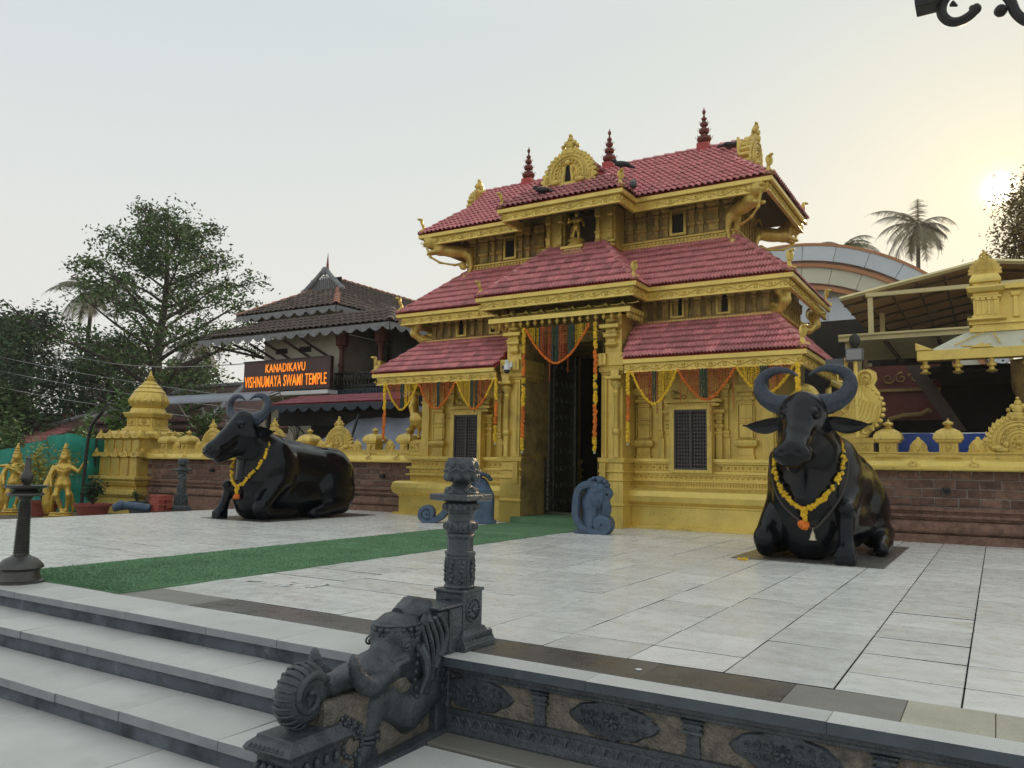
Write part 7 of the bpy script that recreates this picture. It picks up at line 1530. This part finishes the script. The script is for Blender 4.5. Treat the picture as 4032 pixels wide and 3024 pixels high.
g.build('corner_turret', 'gold_bright', H_, bevel=.008)
g = MB(); fr = frame((tx, ty-.1, 5.05), (1, 0, 0), (0, 0, 1), (0, -1, 0)); kirti(g, fr, .23, .10, 13, base=False); g.build('turret_arch', 'gold', H_)
g = MB(); kirti(g, frame((.95, 18.2, 4.83), (1, 0, 0), (0, 0, 1), (0, -1, 0)), .17, .10, 11, base=False); kirti(g, frame((2.2, 18.2, 4.83), (1, 0, 0), (0, 0, 1), (0, -1, 0)), .17, .10, 11, base=False); g.build('parapet_arch', 'gold', H_)
for xx in (.62, 3.2):
    g = MB(); g.lathe(xx, 18.0, [(-.6, .2), (1.6, .2), (1.62, .26), (1.75, .3), (1.8, .2), (1.95, .2), (2.0, .28), (2.1, .28), (2.12, .18), (2.3, .18), (2.35, .26), (2.45, .26), (2.47, .2), (2.7, .3), (2.8, .32), (3.3, .32)], 16); g.build('column', 'gold_old_shaded', H_, smooth='auto')
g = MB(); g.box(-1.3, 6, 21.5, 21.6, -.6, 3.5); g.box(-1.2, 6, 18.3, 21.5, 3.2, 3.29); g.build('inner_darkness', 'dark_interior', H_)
# blue tarp fence
g = MB(); V = []; n_ = 40
for i in range(n_+1):
    for j in range(8): V.append((-1.75+i*.2, 15.9+.04*math.sin(i*.8+j*.5), -.5+(2.30+.02*math.sin(i*.35))*j/7))
g.add(V, [(i*8+j, i*8+j+1, i*8+j+9, i*8+j+8) for i in range(n_) for j in range(7)]); tt_ = thing('blue_tarpaulin', 'blue tarpaulin strung behind the right parapet', 'tarpaulin', (1, 15.9, -.5)); g.build('sheet', 'tarp_blue', tt_, smooth=True)
g = MB(); g.tube([(-1.75, 15.92, 1.81), (6.2, 15.92, 1.81)], .012, 4); g.tube([(-1.6, 15.88, 1.42), (6, 15.88, 1.40)], .012, 4); g.build('rope', 'white_paint', tt_)
# sheet metal shed
g = MB(); g.box(-9, 8, 15.1, 34, -.61, -.55); struct(g, 'bounce_yard', 'cement')  # cement floor added to bounce light up onto the shed ceiling
D_ = thing('metal_roof_shed', 'open shed with low-pitched sheet metal roofs behind the right wall', 'shed', (-1, 26, -.6))
g = MB()
for (a, b, c, d) in (((-3.35, 22, 5.62), (-.05, 22, 6.25), (-.05, 34, 6.25), (-3.35, 34, 5.62)), ((-.05, 22, 6.25), (4.5, 22, 5.55), (4.5, 34, 5.55), (-.05, 34, 6.25))):
    g.slab([a, b, c, d], (0, 0, 1), .05)
g.build('upper_roof', 'shed_under', D_)
g = MB()
for i in range(9):
    yy = 22.6+i*1.3; g.box(-3.25, -3.20, yy, yy+.05, 5.5, 5.55); g.tube([(-3.35, yy, 5.53), (-.05, yy, 6.16)], .03, 4); g.tube([(-.05, yy, 6.16), (4.5, yy, 5.46)], .03, 4)
for i in range(5): xx = -2.8+i*.62; zz = 5.53+(xx+3.35)*.19; g.tube([(xx, 22, zz), (xx, 34, zz)], .025, 4)
g.build('purlins', 'brown_interior', D_)
g = MB(); g.tube([(-3.35, 21.97, 5.62), (-.05, 21.97, 6.25)], .06, 4); g.tube([(-.05, 21.97, 6.25), (4.5, 21.97, 5.55)], .06, 4); g.box(-2.72, 4, 21.9, 22.0, 5.60, 5.70); g.build('roof_edge', 'sheet_metal', D_)
for x, y in ((-2.62, 22), (-2.62, 24.5), (-.5, 26), (1.8, 26)): g = MB(); g.box(x-.06, x+.06, y-.06, y+.06, 4.62, 5.62); g.build('post', 'sheet_metal', D_)
g = MB(); g.box(-3.4, 4.5, 21.9, 22.05, 4.48, 4.66); g.box(-3.4, 4.5, 21.85, 21.899, 4.60, 4.64); g.build('gutter', 'sheet_metal', D_)
g = MB(); n_ = 10; V = []
for i in range(n_*4+1): yy = 22.06+i*.105; V += [(-3.3, yy, 4.50+.03*(1 if i % 4 < 2 else 0)), (3.5, yy, 4.50+.03*(1 if i % 4 < 2 else 0))]
g.add(V, [(2*i, 2*i+1, 2*i+3, 2*i+2) for i in range(n_*4)]); g.build('corrugated_ceiling', 'sheet_metal', D_)
g = MB(); g.box(-2.35, -2.27, 22.1, 26.2, 4.40, 4.47); g.box(-1.15, -1.07, 22.1, 26.2, 4.40, 4.47); g.build('ceiling_beams', 'brown_interior', D_)
g = MB()
for i in range(8): g.box(-3.3, -3.2, 22.3+i*1.1, 22.4+i*1.1, 3.2, 4.48)
g.build('side_posts', 'sheet_metal', D_)
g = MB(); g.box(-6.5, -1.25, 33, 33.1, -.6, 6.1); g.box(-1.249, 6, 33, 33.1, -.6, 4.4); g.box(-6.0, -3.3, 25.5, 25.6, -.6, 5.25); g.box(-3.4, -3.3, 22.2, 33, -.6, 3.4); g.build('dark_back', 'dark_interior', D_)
g = MB(); g.box(-2.55, -1.0, 20.0, 20.1, 2.3, 3.55); g.build('maroon_panel', 'maroon', D_)
g = MB(); g.box(-2.5, -1.0, 19.92, 19.99, 2.95, 3.01); fr = frame((-2.2, 19.98, 3.12), (1, 0, 0), (0, 0, 1), (0, -1, 0))
for i in range(4): spiral(g, fr, .15+.27*i, .13, .13, 1.3, .025, 80*i, 1 if i % 2 else -1, .02, 14)
g.tube([fr(-.15, -1.0, .02), fr(.15, -.80, .04), fr(.45, -.72, .04), fr(.8, -.70, .04), fr(.95, -.6, .03), fr(1.0, -.66, .03)], .05, 6); g.build('golden_relief', 'gold_old_shaded', D_)
g = MB(); g.prism([(-2.9, 3.7), (-2.75, 3.7), (-1.3, 1.0), (-1.45, 1.0)], 19.0, 19.1, 'y'); g.prism([(-1.6, 3.4), (-1.3, 3.4), (-.5, 2.0), (-.8, 2.0)], 18.8, 18.9, 'y'); g.build('sloping_beams', 'wood_dark', D_)
# white arched hall
A_ = thing('arched_hall', 'large white hall with arched orange-edged bands rising behind the temple', 'building', (-9.6, 46, -.6)); cx_, cz_ = -9.6, 2.36
def band(R0_, R1_, y, th, m, name, splits=9):
    a0, a1 = math.radians(22), math.radians(158)
    for s_ in range(splits):
        g = MB(); n_ = 5 if splits > 1 else 70; V = []; b0 = a0+(a1-a0)*s_/splits+.0015; b1 = a0+(a1-a0)*(s_+1)/splits-.0015
        for i in range(n_+1):
            a = b0+(b1-b0)*i/n_
            for (R_, yy_) in ((R0_, y), (R1_, y), (R1_, y+th), (R0_, y+th)): V.append((cx_+R_*math.cos(a), yy_, cz_+R_*math.sin(a)))
        F = []
        for i in range(n_):
            for j in range(4): a_ = i*4+j; b_ = i*4+(j+1) % 4; F.append((a_, b_, b_+4, a_+4))
        F += [(0, 1, 2, 3), (n_*4+3, n_*4+2, n_*4+1, n_*4)]; g.add(V, F); g.build(name, m, A_)
band(10.38, 11.2, 45, .5, 'hall_white', 'outer_panel', 15); band(11.2, 11.34, 44.95, .6, 'hall_orange', 'edge_strip', 1); band(10.22, 10.38, 45.2, .3, 'hall_brown', 'recess', 1); band(10.02, 10.22, 45.0, .5, 'hall_orange', 'edge_strip', 1)
band(9.15, 10.02, 45.15, .4, 'hall_cream', 'middle_panel', 15); band(9.0, 9.15, 45.3, .3, 'hall_brown', 'recess', 1); band(8.8, 9.0, 45.12, .4, 'hall_orange', 'edge_strip', 1)
for i in range(9): x0_ = cx_-9+i*2.2; g = MB(); g.box(x0_+.01, x0_+2.19, 45.7, 46, -.6, cz_+math.sqrt(max(.5, 8.8**2-max(abs(x0_+1.1-cx_)-0, 0)**2))); g.build('wall_panel', 'hall_white', A_)
g = MB(); g.prism([(cx_+11*math.cos(math.radians(a)), cz_+11*math.sin(math.radians(a))) for a in range(10, 171, 5)], 46.1, 60, 'y'); g.box(-20, 1.2, 46.2, 59.9, -.6, 4); g.build('hall_body', 'hall_cream', A_)
g = MB(); g.box(-7.5, -3.4, 30, 30.2, 5.6, 6.5); g.box(-12, -3.4, 30.2, 30.4, -.6, 5.6); t = thing('dark_annex', 'black roofed annex between temple and shed', 'building', (-6, 30, -.6)); g.build('wall', 'dark_interior', t)
# tree at the right with its limb against the sun
tree(1.9, 27, -.6, 9.9, 3.0, 'backlit tree at the right edge with a low drooping limb', 61, 'leaf_glare_warm', 26000, .065, 34, start=.66, tr=.25, clump=.42, droop=.5, skip=.2)
tree(1.2, 40, -.6, 6.3, 2.2, 'sunlit leafy tree seen through the gap under the shed roof', 62, 'leaf_mid', 1500, .2, 12, start=.3, tr=.15)
# floodlight pole and gilded pipes at the temple's right corner
t = thing('floodlight_pole', 'yellow pole with grey floodlights beside the right corner of the temple', 'floodlight', (-1.95, 14.2, 1.45)); x, y = -1.95, 14.2
g = MB(); g.tube([(x, y, 1.69), (x, y, 2.95)], .035, 8); g.tube([(x, y, 2.62), (x-.28, y, 2.62), (x-.28, y, 2.78)], .022, 6); g.build('pole', 'gold_bright', t, smooth='auto')
g = MB(); g.box(x-.14, x+.13, y-.10, y+.06, 2.95, 3.16); g.box(x-.46, x-.18, y-.08, y+.05, 2.80, 3.0); g.build('lamp_box', 'lamp_grey', t, bevel=.012)
g = MB(); g.box(x-.12, x+.11, y-.112, y-.101, 2.97, 3.14); g.build('lens', 'cement', t)
g = MB(); g.ball((x, y, 3.30), (.09, .06, .12), 10, 8); g.lathe(x, y, [(3.16, .04), (3.22, .035), (3.26, .05)], 8); g.build('cap', 'iron', t, smooth=True)
t = thing('yellow_pipes', 'bent yellow drain pipes beside the temple corner between the buffalo horns', 'pipe', (-2.9, 14.3, 1.4)); g = MB()
g.tube(smoothline([(-3.0, 14.3, 2.40), (-2.80, 14.3, 2.55), (-2.62, 14.3, 2.42), (-2.58, 14.3, 2.1), (-2.58, 14.3, 1.7)]), .07, 10); g.tube([(-2.40, 14.3, 1.7), (-2.40, 14.3, 2.5), (-2.35, 14.3, 2.62), (-2.0, 14.3, 2.45)], .05, 10); g.build('pipe', 'gold_bright', t, smooth=True)
# wrought ornament hanging into the frame at the top right
hx, hy = -.19, 4.0; t = thing('lamp_bracket', 'black wrought-iron lamp bracket with scrolls hanging in at the top right corner', 'lamp bracket', (-.1, hy, 3.2)); W = lambda a, z: (a*.667, hy, 1.12+(z-1.12)*.667)
g = MB(); g.stack(-.19, hy, [(3.28, .05), (3.30, .052), (3.45, .055), (3.48, .03)]); g.build('box', 'iron', t, bevel=.004)
g = MB(); g.tube(smoothline([W(-.03, 4.50), W(-.12, 4.46), W(-.19, 4.38), W(-.20, 4.30), W(-.16, 4.235), W(-.10, 4.215), W(-.04, 4.235), W(.0, 4.27)]), [.022]*57, 8); g.ball(W(.005, 4.275), (.022, .02, .026), 8, 6); g.ball(W(-.02, 4.29), .013, 6, 5); g.tube([W(-.14, 4.36), W(-.105, 4.33)], [.016, .004], 5)
g.tube(smoothline([W(-.03, 4.50), W(.08, 4.45), W(.19, 4.30), W(.23, 4.18), W(.29, 4.10), W(.36, 4.09), W(.45, 4.12)]), .022, 8); g.ball(W(.145, 4.22), .028, 8, 6); g.tube([W(.15, 4.22), W(.22, 4.25)], .014, 6); g.tube([W(-.28, 4.62), W(.6, 4.62)], .03, 8); g.build('scrollwork', 'iron', t, smooth='auto')
g = MB(); g.tube([(.9, hy, -.6), (.9, hy, 3.9)], .04, 10); g.tube([(.9, hy, 3.47), (-.2, hy, 3.47)], .018, 8); g.build('post', 'iron', t)
# ------------------------------------------------------------ hazy air
hz = MB(); hz.box(-75, 20, -9, 66, -1.7, 19.5); hz = hz.build('haze', None); hz['kind'] = 'stuff'
hm = bpy.data.materials.new('haze'); hm.use_nodes = True; n = hm.node_tree.nodes; n.clear(); o = n.new('ShaderNodeOutputMaterial'); v = n.new('ShaderNodeVolumePrincipled')
v.inputs['Color'].default_value = (.95, .93, .88, 1); v.inputs['Density'].default_value = .0006; v.inputs['Anisotropy'].default_value = .55; hm.node_tree.links.new(v.outputs[0], o.inputs['Volume']); hz.data.materials.append(hm)
